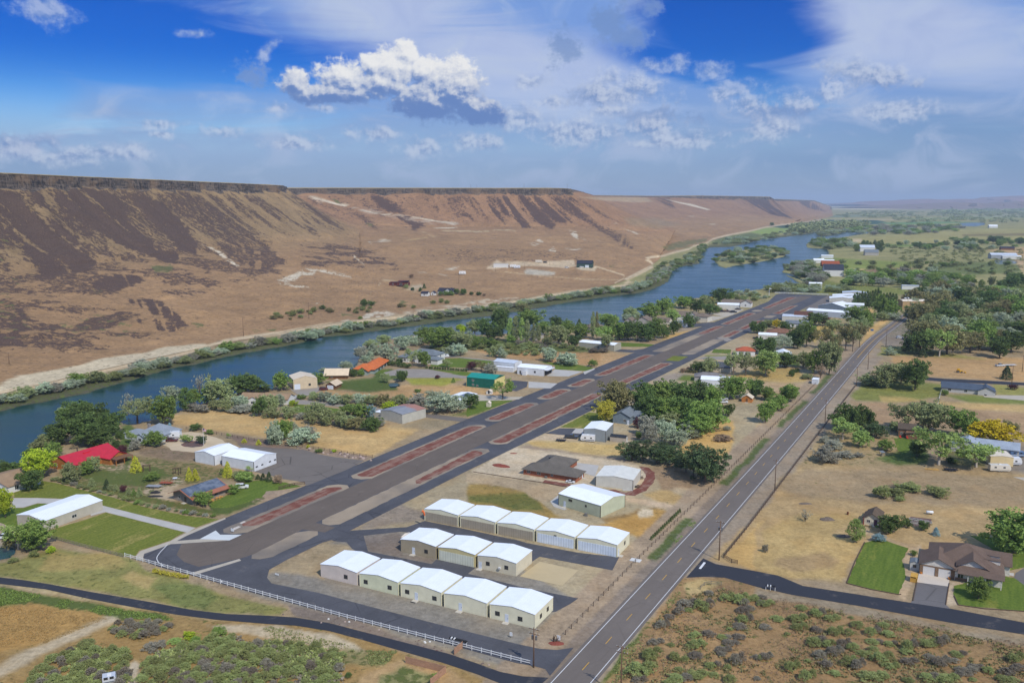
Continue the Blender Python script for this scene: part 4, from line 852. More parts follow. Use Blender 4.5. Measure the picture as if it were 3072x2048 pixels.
sheet('concrete_pad',[polyt("U3 1330,820 1490,880 1560,860 1370,780"),polyt("U3 1215,1060 1490,1050 1480,1095 1130,1085")],M_GREY,.038)
sheet('apron',[polyt("U4 560,415 780,400 790,560 700,560 450,530 330,545")],M_OLD,.038)
for s,mt in(("T1 125,1150 120,1110 200,1080 390,1005 480,1020 700,1075 1000,1150 1270,1232 1640,1310 1930,1340 1725,1413 1330,1324 1000,1245 800,1192 600,1162 330,1152",M_LAWN),("T1 -200,1240 0,1242 205,1241 330,1203 480,1208 150,1322 160,1400 100,1410 0,1370 -200,1330",M_LUSH),("T5 935,65 1625,240 1500,312 1230,402 1190,450 1080,450 700,350 430,282 405,235 480,210 800,112",M_LAWN),("T1 1850,1240 1860,1190 2000,1130 2120,1092 2240,1110 2300,1130 2200,1190 2000,1242",M_LUSH),("T2 0,1060 40,1090 110,1010 300,990 520,1030 600,1052 420,1082 290,1095 250,1150 0,1180",M_LUSH),("U1 1930,1300 2100,1275 2352,1266 U2 300,1266 720,1308 720,1350 420,1385 0,1372 U1 1930,1365",M_LUSH),("U1 1490,1462 1600,1415 1750,1420 1950,1465 1640,1482",M_LUSH),("U1 1270,1430 1310,1408 1440,1408 1400,1440 1300,1455",M_LUSH),("U2 1240,1310 1700,1345 1890,1385 1800,1422 1430,1400 1430,1360",M_LUSH),("U1 1740,1385 1880,1390 2352,1432 U2 480,1440 480,1470 300,1480 0,1470 U1 2200,1450 1900,1398",M_LUSH),("U3 232,890 480,900 660,915 560,942 240,940",M_LUSH),("U3 1310,1012 1340,968 1545,975 1530,1022",M_LUSH),("T3 830,530 1080,400 1290,420 1290,490 1030,541",M_LAWN),("T2 490,370 560,330 700,340 1000,380 900,410 700,400 560,408",M_LUSH),("T3 90,300 400,275 400,300 0,440 0,370",M_LUSH),("T8 945,330 1090,300 1330,380 1275,490 1310,630 1245,787 785,690",M_LUSH),("T8 1730,715 2080,610 2260,642 2349,700 2600,760 2600,985 2349,935 1770,880 1730,800",M_LUSH),("T8 1870,270 2349,300 2700,320 2700,540 2349,550 2150,590 2110,460 2060,380",M_LUSH),("T4 1200,625 1340,640 1400,700 1300,760 1240,740",M_LUSH)):
 LZ=globals().get("LZ",.010)+.001;sheet('lawn',[rough_poly(polyt(s),.18,1.5,len(s))],mt,LZ)
RH=rad(-26.9);FRM=plain('white window frame',C(216,216,214));DKF=plain('dark window frame',C(70,66,62));HND=plain('door metal',C(90,90,92),.4,.6)
CONC_STEP=mottled('door step concrete',C(200,192,176),.1,.8,.9)
def W_(A):return A if isinstance(A,Vector)else G(*px(*A))
class Face:
 """a wall plane: origin, direction along it (seen from outside, left to right), outward normal"""
 def __init__(s,o,d,L):s.o,s.d,s.L=Vector(o),Vector(d),L;s.n=Vector((d[1],-d[0],0))
 def p(s,a,out,z):return s.o+s.d*a+s.n*out+Vector((0,0,z))
def wing_face(w,f):
 x0,y0,x1,y1=w[:4]
 return{'F':Face((x0,y0,0),(1,0,0),x1-x0),'R':Face((x1,y0,0),(0,1,0),y1-y0),'B':Face((x1,y1,0),(-1,0,0),x1-x0),'L':Face((x0,y1,0),(0,-1,0),y1-y0)}[f]
def fbox(mb,F_,a0,a1,z0,z1,o0,o1,mi=0):
 q=[F_.p(a,o,z)for z in(z0,z1)for a,o in((a0,o0),(a1,o0),(a1,o1),(a0,o1))]
 return mb.add(q,[(0,3,2,1),(4,5,6,7),(0,1,5,4),(1,2,6,5),(2,3,7,6),(3,0,4,7)],mi)
def window(root,F_,c,z,w=1.1,h=1.,frame=None,mull=1):
 mb=MB();t_=.07;a0,a1=c-w/2,c+w/2
 fbox(mb,F_,a0-t_,a1+t_,z-t_,z,.0,.06);fbox(mb,F_,a0-t_,a1+t_,z+h,z+h+t_,.0,.06);fbox(mb,F_,a0-t_,a0,z,z+h,.0,.06);fbox(mb,F_,a1,a1+t_,z,z+h,.0,.06)
 for k in range(mull):m=a0+w*(k+1)/(mull+1);fbox(mb,F_,m-.03,m+.03,z,z+h,.005,.05)
 f=mb.obj('window',frame or FRM,root);fbox(MB(),F_,a0,a1,z,z+h,-.02,.02).obj('pane',glassm(),f);return f
def door(root,F_,c,mat=None,w=.95,h=2.05,step=True):
 mb=MB();fbox(mb,F_,c-w/2,c+w/2,.02,h,.0,.05)
 d=mb.obj('door',mat or FRM,root);hb=MB();fbox(hb,F_,c+w/2-.16,c+w/2-.08,.95,1.1,.05,.12);hb.obj('handle',HND,d)
 if step:fbox(MB(),F_,c-.8,c+.8,.0,.1,.06,1.3).obj('step',CONC_STEP,root)
 return d
def bigdoor(root,F_,a0,a1,h,mat,name='hangar_door',out=.06,z0=.03):return fbox(MB(),F_,a0,a1,z0,h,.0,out).obj(name,mat,root)
def wall_mesh(wings):
 mb=MB()
 for(x0,y0,x1,y1,h,rise,ax,kind)in wings:
  mb.box(x0,y0,0,x1,y1,h)
  if kind=='gable':
   if ax=='y':mb.prism([(x0,h),(x1,h),((x0+x1)/2,h+rise)],y0,y1)
   else:
    b=MB().prism([(y0,h),(y1,h),((y0+y1)/2,h+rise)],x0,x1);mb.add([(v[1],v[0],v[2])for v in b.v],[f[::-1]for f in b.f])
  if kind=='mono':mb.add([(x0,y0,h),(x1,y0,h),(x1,y1,h+rise),(x0,y1,h+rise)],[(0,1,2,3),(0,3,2,1)][:1]);
 return mb
def roof_mesh(wings,over=.4,rt=.14):
 mb=MB()
 for i,(x0,y0,x1,y1,h,rise,ax,kind)in enumerate(wings):
  z=h+rt+.005*i;sw=ax=='x'
  if sw:x0,y0,x1,y1=y0,x0,y1,x1
  hw=(x1-x0)/2;cx=(x0+x1)/2;sl=rise/hw;ze=z-sl*over;zr=z+rise;X0,X1,Y0,Y1=x0-over,x1+over,y0-over,y1+over
  b=MB()
  if kind=='gable':
   b.thick([(X0,Y0,ze),(cx,Y0,zr),(cx,Y1,zr),(X0,Y1,ze)],rt);b.thick([(cx,Y0,zr),(X1,Y0,ze),(X1,Y1,ze),(cx,Y1,zr)],rt)
  elif kind=='hip':
   k=min(hw,(y1-y0)/2-.05)+over;ya,yb=Y0+k,Y1-k
   b.thick([(X0,Y0,ze),(cx,ya,zr),(cx,yb,zr),(X0,Y1,ze)],rt);b.thick([(cx,ya,zr),(X1,Y0,ze),(X1,Y1,ze),(cx,yb,zr)],rt)
   b.thick([(X0,Y0,ze),(X1,Y0,ze),(cx,ya,zr)],rt);b.thick([(X1,Y1,ze),(X0,Y1,ze),(cx,yb,zr)],rt)
  elif kind=='mono':b.thick([(X0,Y0,z),(X1,Y0,z),(X1,Y1,z+rise),(X0,Y1,z+rise)],rt)
  elif kind=='flat':b.box(X0,Y0,h,X1,Y1,h+rt)
  if sw:b.v=[(v[1],v[0],v[2])for v in b.v]
  mb.add(b.v,b.f)
 return mb
def house(name,label,A,rot,wings,wall,roof,cat='house',wins=(),doors=(),gar=(),chim=None,over=.4,group=None,base=None,frame=None,rt=.14):
 root=thing(name,label,cat,W_(A)+Vector((0,0,.0)),rot,group)
 wall_mesh(wings).obj('wall',wall,root);r=roof_mesh(wings,over,rt).obj('roof',roof,root)
 ns=((0,'F',.5,1.,1.),)if False else()
 for wi,f,fr,z,w,h in wins:F_=wing_face(wings[wi],f);window(root,F_,F_.L*fr,z,w,h,frame)
 for wi,f,fr,mt in doors:F_=wing_face(wings[wi],f);door(root,F_,F_.L*fr,mt)
 for wi,f,f0,f1,h,mt in gar:F_=wing_face(wings[wi],f);bigdoor(root,F_,F_.L*f0,F_.L*f1,h,mt,'garage_door')
 if chim:
  for cx,cy_,zt,s in chim:c=MB().box(cx-s,cy_-s,1.5,cx+s,cy_+s,zt).box(cx-s-.06,cy_-s-.06,zt,cx+s+.06,cy_+s+.06,zt+.1).obj('chimney',mottled('chimney stone',C(150,140,132),.2,1.),r)
 return root
WROOF=corr('white metal roof',C(240,244,247),.6,.25,.5,stain=.05)
def metal(name,label,A,w,d,h,rise,wall,roof=None,ax='y',rot=RH,cat='hangar',wins=(),doors=(),gar=(),hdoor=None,group=None,over=.12,base=True,kind='gable',trim=None,frame=None,gutter=True):
 W0=(0,0,w,d,h,rise,ax,kind);root=house(name,label,A,rot,[W0],wall,roof or WROOF,cat,(),(),(),None,over,group,rt=.1)
 F_={k:wing_face(W0,k)for k in 'FRBL'}
 for f,fr,z,ww,hh in wins:window(root,F_[f],F_[f].L*fr,z,ww,hh,frame or DKF)
 for f,fr,mt in doors:door(root,F_[f],F_[f].L*fr,mt)
 for f,f0,f1,hh,mt in gar:bigdoor(root,F_[f],F_[f].L*f0,F_[f].L*f1,hh,mt,'garage_door')
 if hdoor:bigdoor(root,F_[hdoor[0]],hdoor[1],F_[hdoor[0]].L-hdoor[1],hdoor[2],hdoor[3])
 if trim is not None:
  for x,y in((0,0),(w,0),(w,d),(0,d)):MB().box(x-.07,y-.07,0,x+.07,y+.07,h-.02).obj('corner_trim',trim,root)
 return root
DW=plain('white steel door',C(214,222,232))
PINKG=corr('pinkish grey siding',C(212,200,190));PALEY=corr('pale yellow siding',C(216,218,186));CREAM=corr('cream siding',C(226,222,194));TAUPE=corr('taupe siding',C(168,156,132));SAGE=corr('sage siding',C(186,192,166));BEIGE=corr('beige siding',C(214,206,182));GREYB=corr('blue grey siding',C(136,144,148));TANS=corr('warm tan siding',C(204,186,156));WHTS=corr('white siding',C(218,222,226));GOLDY=corr('straw yellow siding',C(206,192,142));OFFW=corr('off white siding',C(206,204,194));CORRW=corr('bare steel siding',C(182,196,208),.5,.8);TEAL=corr('dark teal siding',C(10,98,84));TEALR=corr('teal metal roof',C(16,140,124),.6,.3);CRTRIM=plain('cream trim',C(228,222,194));DTRIM=plain('dark bronze trim',C(84,74,64))
TDOOR=corr('taupe hangar door',C(166,156,138),.6,.6);BDOOR=corr('pale blue hangar door',C(214,224,234),.8,.5);GDOOR=corr('pale green hangar door',C(212,214,196),.8,.4)
f0=G(*px('T6',625,632));ed=Vector((math.cos(RH),math.sin(RH),0))
spec=[("pinkish grey hangar at the runway end of the front row, one window",PINKG,[('F',.70,1.25,1.05,.95)],[]),("pale yellow hangar with two windows and no door facing the white fence",PALEY,[('F',.16,1.2,1.1,.95),('F',.79,1.2,1.1,.95)],[]),("cream hangar with a white door between two dark windows and a floor mat",CREAM,[('F',.16,1.2,1.1,.95),('F',.84,1.2,1.1,.95)],[('F',.39,DW)]),("cream hangar with a single white door and no windows, front row",CREAM,[],[('F',.385,DW)]),("cream hangar with door and windows at the road end of the front row",CREAM,[('F',.17,1.2,1.1,.95),('F',.68,1.2,1.1,.95),('R',.33,1.3,1.,.95),('R',.71,1.3,1.,.95)],[('F',.38,DW)])]
for i,(lb,mt,wn,dr)in enumerate(spec):metal('hangar',lb,f0+ed*(12.97*i),12.0,10.4,3.62,.72,mt,wins=wn,doors=dr,group='hangars of the front row',trim=CRTRIM if i else None)
m0=G(*px('T6',1330,410))
h1=metal('hangar',"taupe hangar with a white door and one dark window, middle row",m0,11.8,9.9,3.75,.7,TAUPE,wins=[('F',.73,1.2,1.,.95)],doors=[('F',.37,DW)],group='hangars of the middle row')
h2=metal('hangar',"hangar with straw yellow trim and a wide pale green bifold door",m0+ed*12.7,11.8,9.9,3.75,.7,GOLDY,hdoor=('F',.35,2.95,GDOOR),group='hangars of the middle row')
h3=metal('hangar',"beige hangar beside the sand square, two windows and an air unit",m0+ed*25.4,11.9,9.9,3.75,.7,BEIGE,wins=[('F',.27,1.5,1.,.95),('F',.75,1.5,1.,.95)],doors=[('F',.07,DW)],group='hangars of the middle row')
fbox(MB(),wing_face((0,0,11.9,9.9),'F'),6.6,7.3,1.25,1.75,0.,.5).obj('air_conditioner',FRM,h3)
metal('lean_to',"small pinkish lean-to with cream roof beside the taupe hangar",m0+Vector((math.cos(RH+math.pi/2),math.sin(RH+math.pi/2),0))*4.2-ed*2.6,2.5,4.,2.4,.4,corr('dusty pink siding',C(196,166,146)),corr('cream metal roof',C(232,218,196)),ax='x',cat='shed')
b0=G(*px('T6',1540,133))
for i in range(5):
 lb=["taupe doored hangar next to the orange windsock, back row","taupe doored hangar, second from the windsock","taupe doored hangar in the middle of the back row","pale blue doored hangar beside the taupe doored ones","pale blue doored hangar at the road end of the back row"][i]
 r=metal('hangar',lb,b0+ed*(13.1*i),12.2,10.4,3.7,.72,CREAM,hdoor=('F',.3,2.85,TDOOR if i<3 else BDOOR),group='hangars of the back row',trim=CRTRIM,wins=[('R',.62,1.5,.9,1.)]if i==4 else[],doors=[('R',.12,DW)]if i==4 else[])
 if i==3:fbox(MB(),wing_face((0,0,12.2,10.4),'F'),5.7,6.5,3.0,3.2,0.,.15).obj('wall_light',HND,r)
sg=metal('workshop',"large sage green metal workshop with white roof and dark corner trim",('T3',810,1218),17.2,13.6,4.05,1.15,SAGE,ax='x',rot=rad(-40.),wins=[('F',.27,2.6,.7,.6),('F',.31,2.6,.6,.6),('F',.66,2.2,.5,.6)],doors=[('F',.15,DW)],trim=DTRIM,cat='workshop')
sg.rotation_euler.z=rad(-42.)
metal('workshop',"beige ribbed workshop with pale roof inside the red gravel loop",('T3',1137,1048),13.4,13.2,3.6,.75,OFFW,corr('ivory metal roof',C(226,224,212),.6,.25),rot=rad(-20.),trim=DTRIM,cat='workshop')
BRICK=brickm('orange red brick',C(176,104,74),C(160,130,112));GSH=shingle('grey brown shingles',C(108,102,94))
bh=house('brick_house',"single storey brick house with grey brown hip roof in pale gravel",('T3',500,945),rad(-27.5),[(0,0,21.2,7.4,2.35,1.8,'x','hip'),(1.2,1.,13.2,19.5,2.36,2.3,'y','hip')],BRICK,GSH,wins=[(0,'F',.1,.9,1.2,1.1),(0,'F',.3,.9,1.4,1.),(0,'F',.55,1.,.8,.8),(0,'R',.5,.9,1.4,1.1),(1,'R',.6,.9,1.4,1.1)],doors=[(0,'R',.8,DW)],over=.7)
for k in(0,1):MB().box(13.0,12.5+4*k,0,13.2,12.7+4*k,2.3).obj('porch_post',DTRIM,bh)
MB().box(6.1,9.,3.6,6.7,9.6,5.).obj('roof_vent',HND,bh)
ac=MB().box(-.45,-.45,0,.45,.45,.8).obj('air_conditioner',mottled('grey metal case',C(120,118,114),.1,2.,.5),None,bevel=.05);ac.location=at('T3',700,978);ac.rotation_euler.z=RH;tag(ac,"grey air conditioner standing by the brick house wall",'air conditioner')
ac=MB().box(-.45,-.45,.05,.45,.45,.85).box(-.7,-.6,0,.7,.6,.05).obj('air_conditioner',mottled('grey metal case',C(120,118,114)),None,bevel=.03);ac.location=at('T3',1050,1310);ac.rotation_euler.z=RH;tag(ac,"grey air conditioner on a slab behind the sage green workshop",'air conditioner')
gh=metal('hangar',"blue grey hangar with white roof beside the parked travel trailer",('T3',1030,645),9.6,13.2,4.9,.7,GREYB,rot=rad(-20.),trim=DTRIM)
metal('shed',"low grey shed with black roof against the blue grey hangar",('T3',1262,655),6.8,4.,2.1,.7,corr('warm grey siding',C(176,166,152)),shingle('black shingles',C(52,56,62)),ax='x',rot=rad(-22.),cat='shed',doors=[('R',.5,DW)])
BLUEH=boards('slate blue boards',C(124,138,146));SLATE=shingle('slate grey shingles',C(118,126,132))
house('house',"slate blue house with grey gable roof under the big green trees",('T3',1287,492),rad(-27.),[(0,0,8.2,11.,3.6,2.,'y','gable'),(8.2,4.,16.,12.,3.,1.9,'x','gable')],BLUEH,SLATE,wins=[(0,'F',.7,1.,1.2,1.2),(1,'F',.3,1.,1.2,1.2),(1,'F',.7,1.,1.,1.2)],doors=[(0,'F',.9,DW)])
LOG=boards('honey log wall',C(178,116,58),.28,.7);REDR=corr('red metal roof',C(196,36,52),.6,.35)
lo=house('log_lodge',"log lodge with bright red metal roof near the river",Vector((-176.5,318.6,0)),rad(-27.),[(0,0,13.6,20.5,2.5,2.6,'y','gable'),(6.,12.5,18.5,20.2,2.45,1.9,'x','gable'),(7.,2.5,15.2,8.,2.4,1.5,'x','gable')],LOG,REDR,cat='lodge',wins=[(0,'F',.3,.9,1.6,1.2),(0,'F',.7,.9,1.6,1.2),(1,'R',.3,.9,1.2,1.2),(2,'R',.5,.9,1.6,1.2),(0,'R',.5,.9,1.2,1.1)],doors=[(2,'R',.85,DTRIM)])
pr=MB().thick([(18.4,12.6,2.7),(21.6,12.6,2.35),(21.6,20.6,2.35),(18.4,20.6,2.7)],.1).obj('porch_roof',shingle('brown porch roof',C(122,92,68)),lo)
for y in(12.9,16.6,20.3):MB().box(21.2,y-.12,0,21.4,y+.12,2.35).obj('porch_post',LOG,lo)
MB().box(8.,8.5,4.1,9.,11.5,4.75).obj('roof_ridge_vent',REDR,lo);MB().tube([(3.2,10,3.5),(3.2,10,5.6)],.18).obj('chimney_pipe',HND,lo)
TANSH=shingle('tan shingles',C(158,132,104));WSTUC=mottled('white house wall',C(222,222,218),.06,.6)
house('house',"white house with tan shingle roof cut by the photo edge",G(*px('T1',-60,1085)),rad(-27.),[(-9,0,8.6,12,2.5,2.2,'y','gable')],WSTUC,TANSH,wins=[(0,'F',.62,.6,1.2,1.5),(0,'R',.25,.8,1.2,1.2),(0,'R',.6,.8,1.2,1.2),(0,'F',.85,.8,1.,1.2)],doors=[(0,'F',.75,DW)])
sh=metal('hangar',"long beige shed with white roof on the lawn beside the concrete drive",('T1',155,1390),12.6,21.,3.25,1.0,corr('greige siding',C(186,180,164)),rot=rad(-26.),wins=[('R',.5,1.,1.6,.9)],frame=FRM,cat='shed')
so_=house('workshop',"workshop with grey solar roof, rust brown eaves and stacked firewood",('T1',1530,1165),rad(-34.),[(0,0,10.6,13.,2.6,1.9,'y','gable')],mottled('stone grey wall',C(150,140,128),.2,.8),corr('rust brown metal roof',C(166,106,76),.5,.4),'workshop',wins=[(0,'R',.3,.8,1.4,1.2),(0,'R',.7,.8,1.4,1.2),(0,'F',.3,.9,1.,1.)],doors=[(0,'F',.6,DTRIM)],over=1.3)
so_.rotation_euler.z=rad(-33.)
SOLAR=newmat('solar film',.25)[0];t=SOLAR.node_tree;b=t.nodes['Principled BSDF'];u,v,_=sep(t,coord(t,'UV'));g=mth(t,'MAXIMUM',sst(t,mth(t,'FRACT',u/1.7),.96,1.),sst(t,mth(t,'FRACT',v/1.1),.95,1.));setc(t,b,mixc(t,g,mixc(t,sst(t,noise(t,coord(t),.3,3.),.4,.6),C(78,88,102),C(112,120,132)),C(128,130,134)))
mb=MB();sl_=1.9/5.3
for sx in(-1,1):mb.thick([(5.3+sx*q if sx>0 else 5.3-q,yy,2.6+1.9+.2-q*sl_)for q,yy in(((.05,-.9),(4.7,-.9),(4.7,13.9),(.05,13.9))if sx>0 else((4.7,-.9),(.05,-.9),(.05,13.9),(4.7,13.9)))],.05)
mb.obj('solar_panel',SOLAR,so_)
wood=MB();rnd=random.Random(3)
for k in range(70):x=11.9+rnd.uniform(0,1.);y=rnd.uniform(1,10);z=rnd.uniform(.1,.7);wood.bar((x,y-.2,z),(x+.1,y+.25,z+rnd.uniform(-.1,.1)),.2)
wo_=wood.obj('firewood_pile',boards('split firewood',C(214,160,90),.1));wo_.location=so_.location;wo_.rotation_euler=so_.rotation_euler;tag(wo_,"heap of yellow split firewood along the solar roofed workshop",'firewood')
wl=metal('hangar',"white gabled hangar, the smaller left half of the joined pair",('T1',1720,836),10.4,12.5,3.9,1.1,WHTS,rot=rad(-28.),trim=DTRIM)
wr_=metal('hangar',"big white hangar with small dark windows on its road side",('T1',1958,869),16.4,12.,3.9,1.3,WHTS,ax='x',rot=rad(-28.),wins=[('R',.12,1.4,.9,.35),('R',.36,1.4,.9,.35),('R',.7,1.5,.9,.35),('R',.93,1.5,.9,.35)],trim=DTRIM)
PBLUE=boards('pale blue boards',C(196,206,214));GRSH=shingle('blue grey shingles',C(142,150,158))
house('house',"pale blue house with tall grey roof and white chimney by the river trees",('T1',1100,632),rad(-22.),[(0,0,9.,7.,2.6,1.3,'x','hip'),(6.5,1.,19.,13.,2.9,3.4,'y','hip'),(9.,-3.,14.,3.,2.62,1.4,'y','gable')],PBLUE,GRSH,wins=[(0,'F',.3,.8,1.4,1.2),(2,'F',.5,.8,1.6,1.3),(1,'R',.3,.8,1.4,1.2),(1,'R',.7,.8,1.4,1.2)],doors=[(1,'F',.85,DW)],chim=[(7.5,6.5,5.6,.5)])
house('house',"white walled house with brown roof half hidden by olive bushes",('T2',80,338),rad(-8.),[(2,0,9,8,2.6,1.8,'y','gable'),(-3,4.,22,12.5,2.7,1.9,'x','gable')],WSTUC,TANSH,wins=[(0,'F',.5,.9,1.8,1.2),(1,'F',.75,.9,1.4,1.2)],doors=[(1,'F',.85,DW)])
metal('workshop',"tall tan gabled workshop with white roller door above the gravel yard",Vector((-117.4,456.2,0)),12.6,13.5,5.4,1.7,TANS,corr('sand metal roof',C(224,206,178),.6,.25),rot=rad(24.),wins=[('F',.68,1.6,1.1,1.1)],gar=[('F',.03,.28,2.9,DW)],cat='workshop',trim=CRTRIM)
LOGD=boards('brown log wall',C(122,86,56),.28);SANDR=corr('pale tan metal roof',C(218,196,164),.6,.25)
house('log_cabin',"brown log cabin with wide pale tan roof beside the river",('T2',810,108),rad(2.),[(0,0,12.4,9,2.6,2.6,'x','gable')],LOGD,SANDR,'cabin',wins=[(0,'F',.3,.9,1.2,1.1),(0,'R',.5,.9,1.2,1.1)],over=.9)
house('log_shed',"little log shed with tan roof and white garage door",('T2',815,195),rad(-14.),[(0,0,5.5,8.,2.3,1.7,'y','gable')],LOGD,SANDR,'shed',gar=[(0,'F',.15,.8,2.1,DW)],over=.6)
ORR=shingle('orange tiles',C(204,112,60),.7);TEALB=mottled('grey green wall',C(150,164,158),.1,.8)
house('house',"house with bright orange roof and glazed side beside the river",('U1',1030,1450),rad(-8.),[(0,0,12.,8.5,3.0,2.2,'x','hip'),(3.5,-4.5,9.5,3.,2.8,1.9,'y','gable'),(3.,5.,12.2,30.,3.02,2.2,'y','hip')],TEALB,ORR,wins=[(1,'F',.5,.3,2.2,2.),(2,'R',.2,.3,3.,2.1),(2,'R',.45,.3,3.,2.1),(2,'R',.7,.3,3.,2.1),(2,'R',.9,.3,2.,2.1)],over=.8,frame=DKF)
house('house',"large white house with grey hip roof among silver olive trees",('U1',1535,1310),rad(-24.),[(0,0,8.,9.,3.2,1.5,'x','hip'),(6.,4.,26.,15.,5.2,2.4,'x','hip'),(20.,0.,29.,8.,3.1,1.6,'x','hip'),(12.,1.5,18.,6.,5.,1.6,'y','gable')],WSTUC,SLATE,wins=[(0,'F',.3,.9,1.4,1.2),(0,'F',.7,.9,1.4,1.2),(1,'F',.15,3.4,1.2,1.1),(1,'F',.85,3.4,1.2,1.1),(3,'F',.5,3.2,1.6,1.3),(2,'F',.4,.8,1.8,1.4),(1,'R',.5,3.4,1.2,1.1)],doors=[(3,'F',.5,DKF)])
tl=metal('workshop',"dark teal metal workshop with teal roof and yellow end wall",('T3',0,172),17.,13.,5.2,1.3,TEAL,TEALR,ax='x',rot=rad(-24.),wins=[('F',.23,3.2,1.1,.9),('F',.23,.9,1.1,.9),('F',.38,.6,1.,.8)],frame=FRM,cat='workshop',trim=plain('yellow trim',C(206,190,112)))
fbox(MB(),wing_face((0,0,17.,13.),'R'),.1,12.9,.02,5.1,0.,.05).obj('end_wall',corr('butter yellow siding',C(226,212,140)),tl)
ss=metal('shed',"low white roofed shed carrying a dark solar array, behind olive bushes",Vector((-35.5,420.0,0)),9.5,20.,2.9,.5,OFFW,rot=rad(-28.),cat='shed')
MB().thick([(4.95,7.,3.58),(9.1,7.,3.14),(9.1,18.,3.14),(4.95,18.,3.58)],.06).obj('solar_panel',SOLAR,ss)
RUST=newmat('weathered grey and rust roof',.7)[0];t=RUST.node_tree;b=t.nodes['Principled BSDF'];o=coord(t);_,yy,_=sep(t,o);u,v,_=sep(t,coord(t,'UV'));rib=sst(t,mth(t,'ABSOLUTE',mth(t,'FRACT',u/.7)-.5),.3,.42)
setc(t,b,mixc(t,rib*.2,mixc(t,sst(t,yy*.13+noise(t,o,.25,3.)-.5,1.15,1.45),mixc(t,noise(t,o,.4,4.),C(120,124,132),C(160,162,166)),C(172,122,104)),C(90,88,86)))
metal('barn',"grey steel barn with weathered part rusty roof in the dry field",('T2',1298,462),14.2,15.4,4.4,.9,corr('old grey siding',C(186,184,172),.6,.6),RUST,rot=rad(-38.),cat='barn',trim=None)
BARNW=bpy.data.objects[-1]if False else None
metal('barn_lean_to',"open white roofed lean-to beside the grey steel barn",('T2',1240,440),6.,6.,2.3,.2,corr('old grey siding',C(186,184,172)),WROOF,rot=rad(-28.),cat='lean-to')
metal('hangar',"taller white hangar with bluish roof behind the teal workshop",Vector((-11.2,515.5,0)),14.5,9.5,4.6,1.1,WHTS,corr('pale grey metal roof',C(196,204,214),.6,.25),ax='x',rot=rad(-30.),trim=DTRIM)
wh=metal('hangar',"white hangar with its wide door open to the concrete apron",('U2',985,1455),17.2,12.,4.1,.9,WHTS,ax='x',rot=rad(-25.),wins=[('F',.27,1.6,1.,1.),('F',.66,1.6,1.,1.)],doors=[('F',.12,DKF)],trim=DTRIM)
fbox(MB(),wing_face((0,0,17.2,12.),'R'),.6,11.4,.05,3.4,0.,.03).obj('doorway_shade',mottled('painted doorway shade',C(52,50,50),.3,1.),wh);fbox(MB(),wing_face((0,0,17.2,12.),'R'),.5,11.5,3.3,3.5,.0,2.2).obj('hangar_door',WHTS,wh)  # dark panel on the end wall: shade of the hangar inside, painted on
MB().box(4.3,-2.4,0,6.6,0,2.6).obj('porch',WHTS,wh)
metal('container',"long white storage trailer parked against the bluish roofed hangar",Vector((-9.5,509.2,0)),11.,2.6,2.6,.05,WHTS,ax='x',rot=rad(-25.),cat='trailer')
metal('hangar',"long low beige hangar with white roof beyond the brush",('U2',1710,1150),27.,10.6,4.2,.8,corr('olive beige siding',C(172,168,150)),ax='x',rot=rad(-32.),wins=[('F',.55,1.5,1.,.8)],trim=CRTRIM)
BRSH=shingle('brown shingles',C(126,112,98));CRW=mottled('cream house wall',C(218,208,188),.06,.6);GRW=mottled('grey house wall',C(176,172,164),.08,.6)
house('house',"two storey grey house with brown roof behind tall poplars",('U2',1760,985),rad(-28.),[(0,0,13.,12.,5.6,2.8,'x','hip')],GRW,BRSH,wins=[(0,'F',.3,3.4,1.4,1.3),(0,'F',.7,3.4,1.4,1.3),(0,'R',.5,3.4,1.4,1.3)])
house('house',"grey roofed house deep in shade between poplar trunks",('U2',930,1040),rad(-24.),[(0,0,20.,12.,3.2,3.,'x','hip')],GRW,shingle('charcoal shingles',C(84,88,96)),wins=[(0,'F',.3,.9,1.4,1.3),(0,'F',.8,.9,1.4,1.3)])
house('house',"taupe house with steep grey gables behind the dark tree row",('U3',370,690),rad(-26.),[(0,0,18.,12.,3.2,4.2,'y','gable'),(-7,2,0,12,3.,2.5,'y','gable')],GRW,BRSH,wins=[(0,'F',.5,1.,1.6,1.4)])
house('garage',"cream garage with grey gable roof beside the taupe house",('U3',655,680),rad(-26.),[(0,0,11.,10.,3.2,2.4,'x','gable')],CRW,BRSH,'garage',gar=[(0,'R',.2,.8,2.4,DW)])
house('house',"white house with brown roof in front of the river trees",('U3',830,620),rad(-26.),[(0,0,16.,14.,3.4,3.6,'x','gable'),(14.,2.,22.,12.,4.4,2.2,'y','gable')],WSTUC,BRSH,wins=[(1,'F',.5,2.,1.4,1.2)])
house('garage',"beige hangar home with brown hip roof facing the pale apron",('U3',1085,640),rad(-30.),[(0,0,13.,13.,4.4,2.4,'x','hip')],CRW,BRSH,'hangar home',gar=[(0,'R',.1,.9,3.6,OFFW)],wins=[(0,'F',.5,2.,1.2,1.)])
metal('shed',"white storage shed with flat roof between runway trees",('U3',872,700),11.,5.,4.2,.3,WHTS,rot=rad(-26.),cat='shed',ax='x')
metal('hangar',"white hangar with cars parked in front near the far runway end",('U3',1378,495),20.,14.,4.2,1.,OFFW,ax='x',rot=rad(-16.),gar=[('R',.1,.9,3.4,corr('blue hangar opening',C(40,70,120)))])
house('house',"cream house with brown gabled roof behind the white hangar",('U3',1430,460),rad(-22.),[(0,0,24.,14.,3.2,2.6,'x','gable'),(18.,-4.,28.,9.,4.,2.6,'y','gable')],WSTUC,BRSH,wins=[(1,'F',.5,1.4,1.4,1.2)])
house('house',"house with dark roof by the pool cover behind leafy trees",('U3',1230,1225),rad(-24.),[(0,0,15.,11.,3.,2.2,'x','hip')],CRW,shingle('charcoal shingles',C(84,88,96)),wins=[(0,'F',.3,.9,1.4,1.2)])
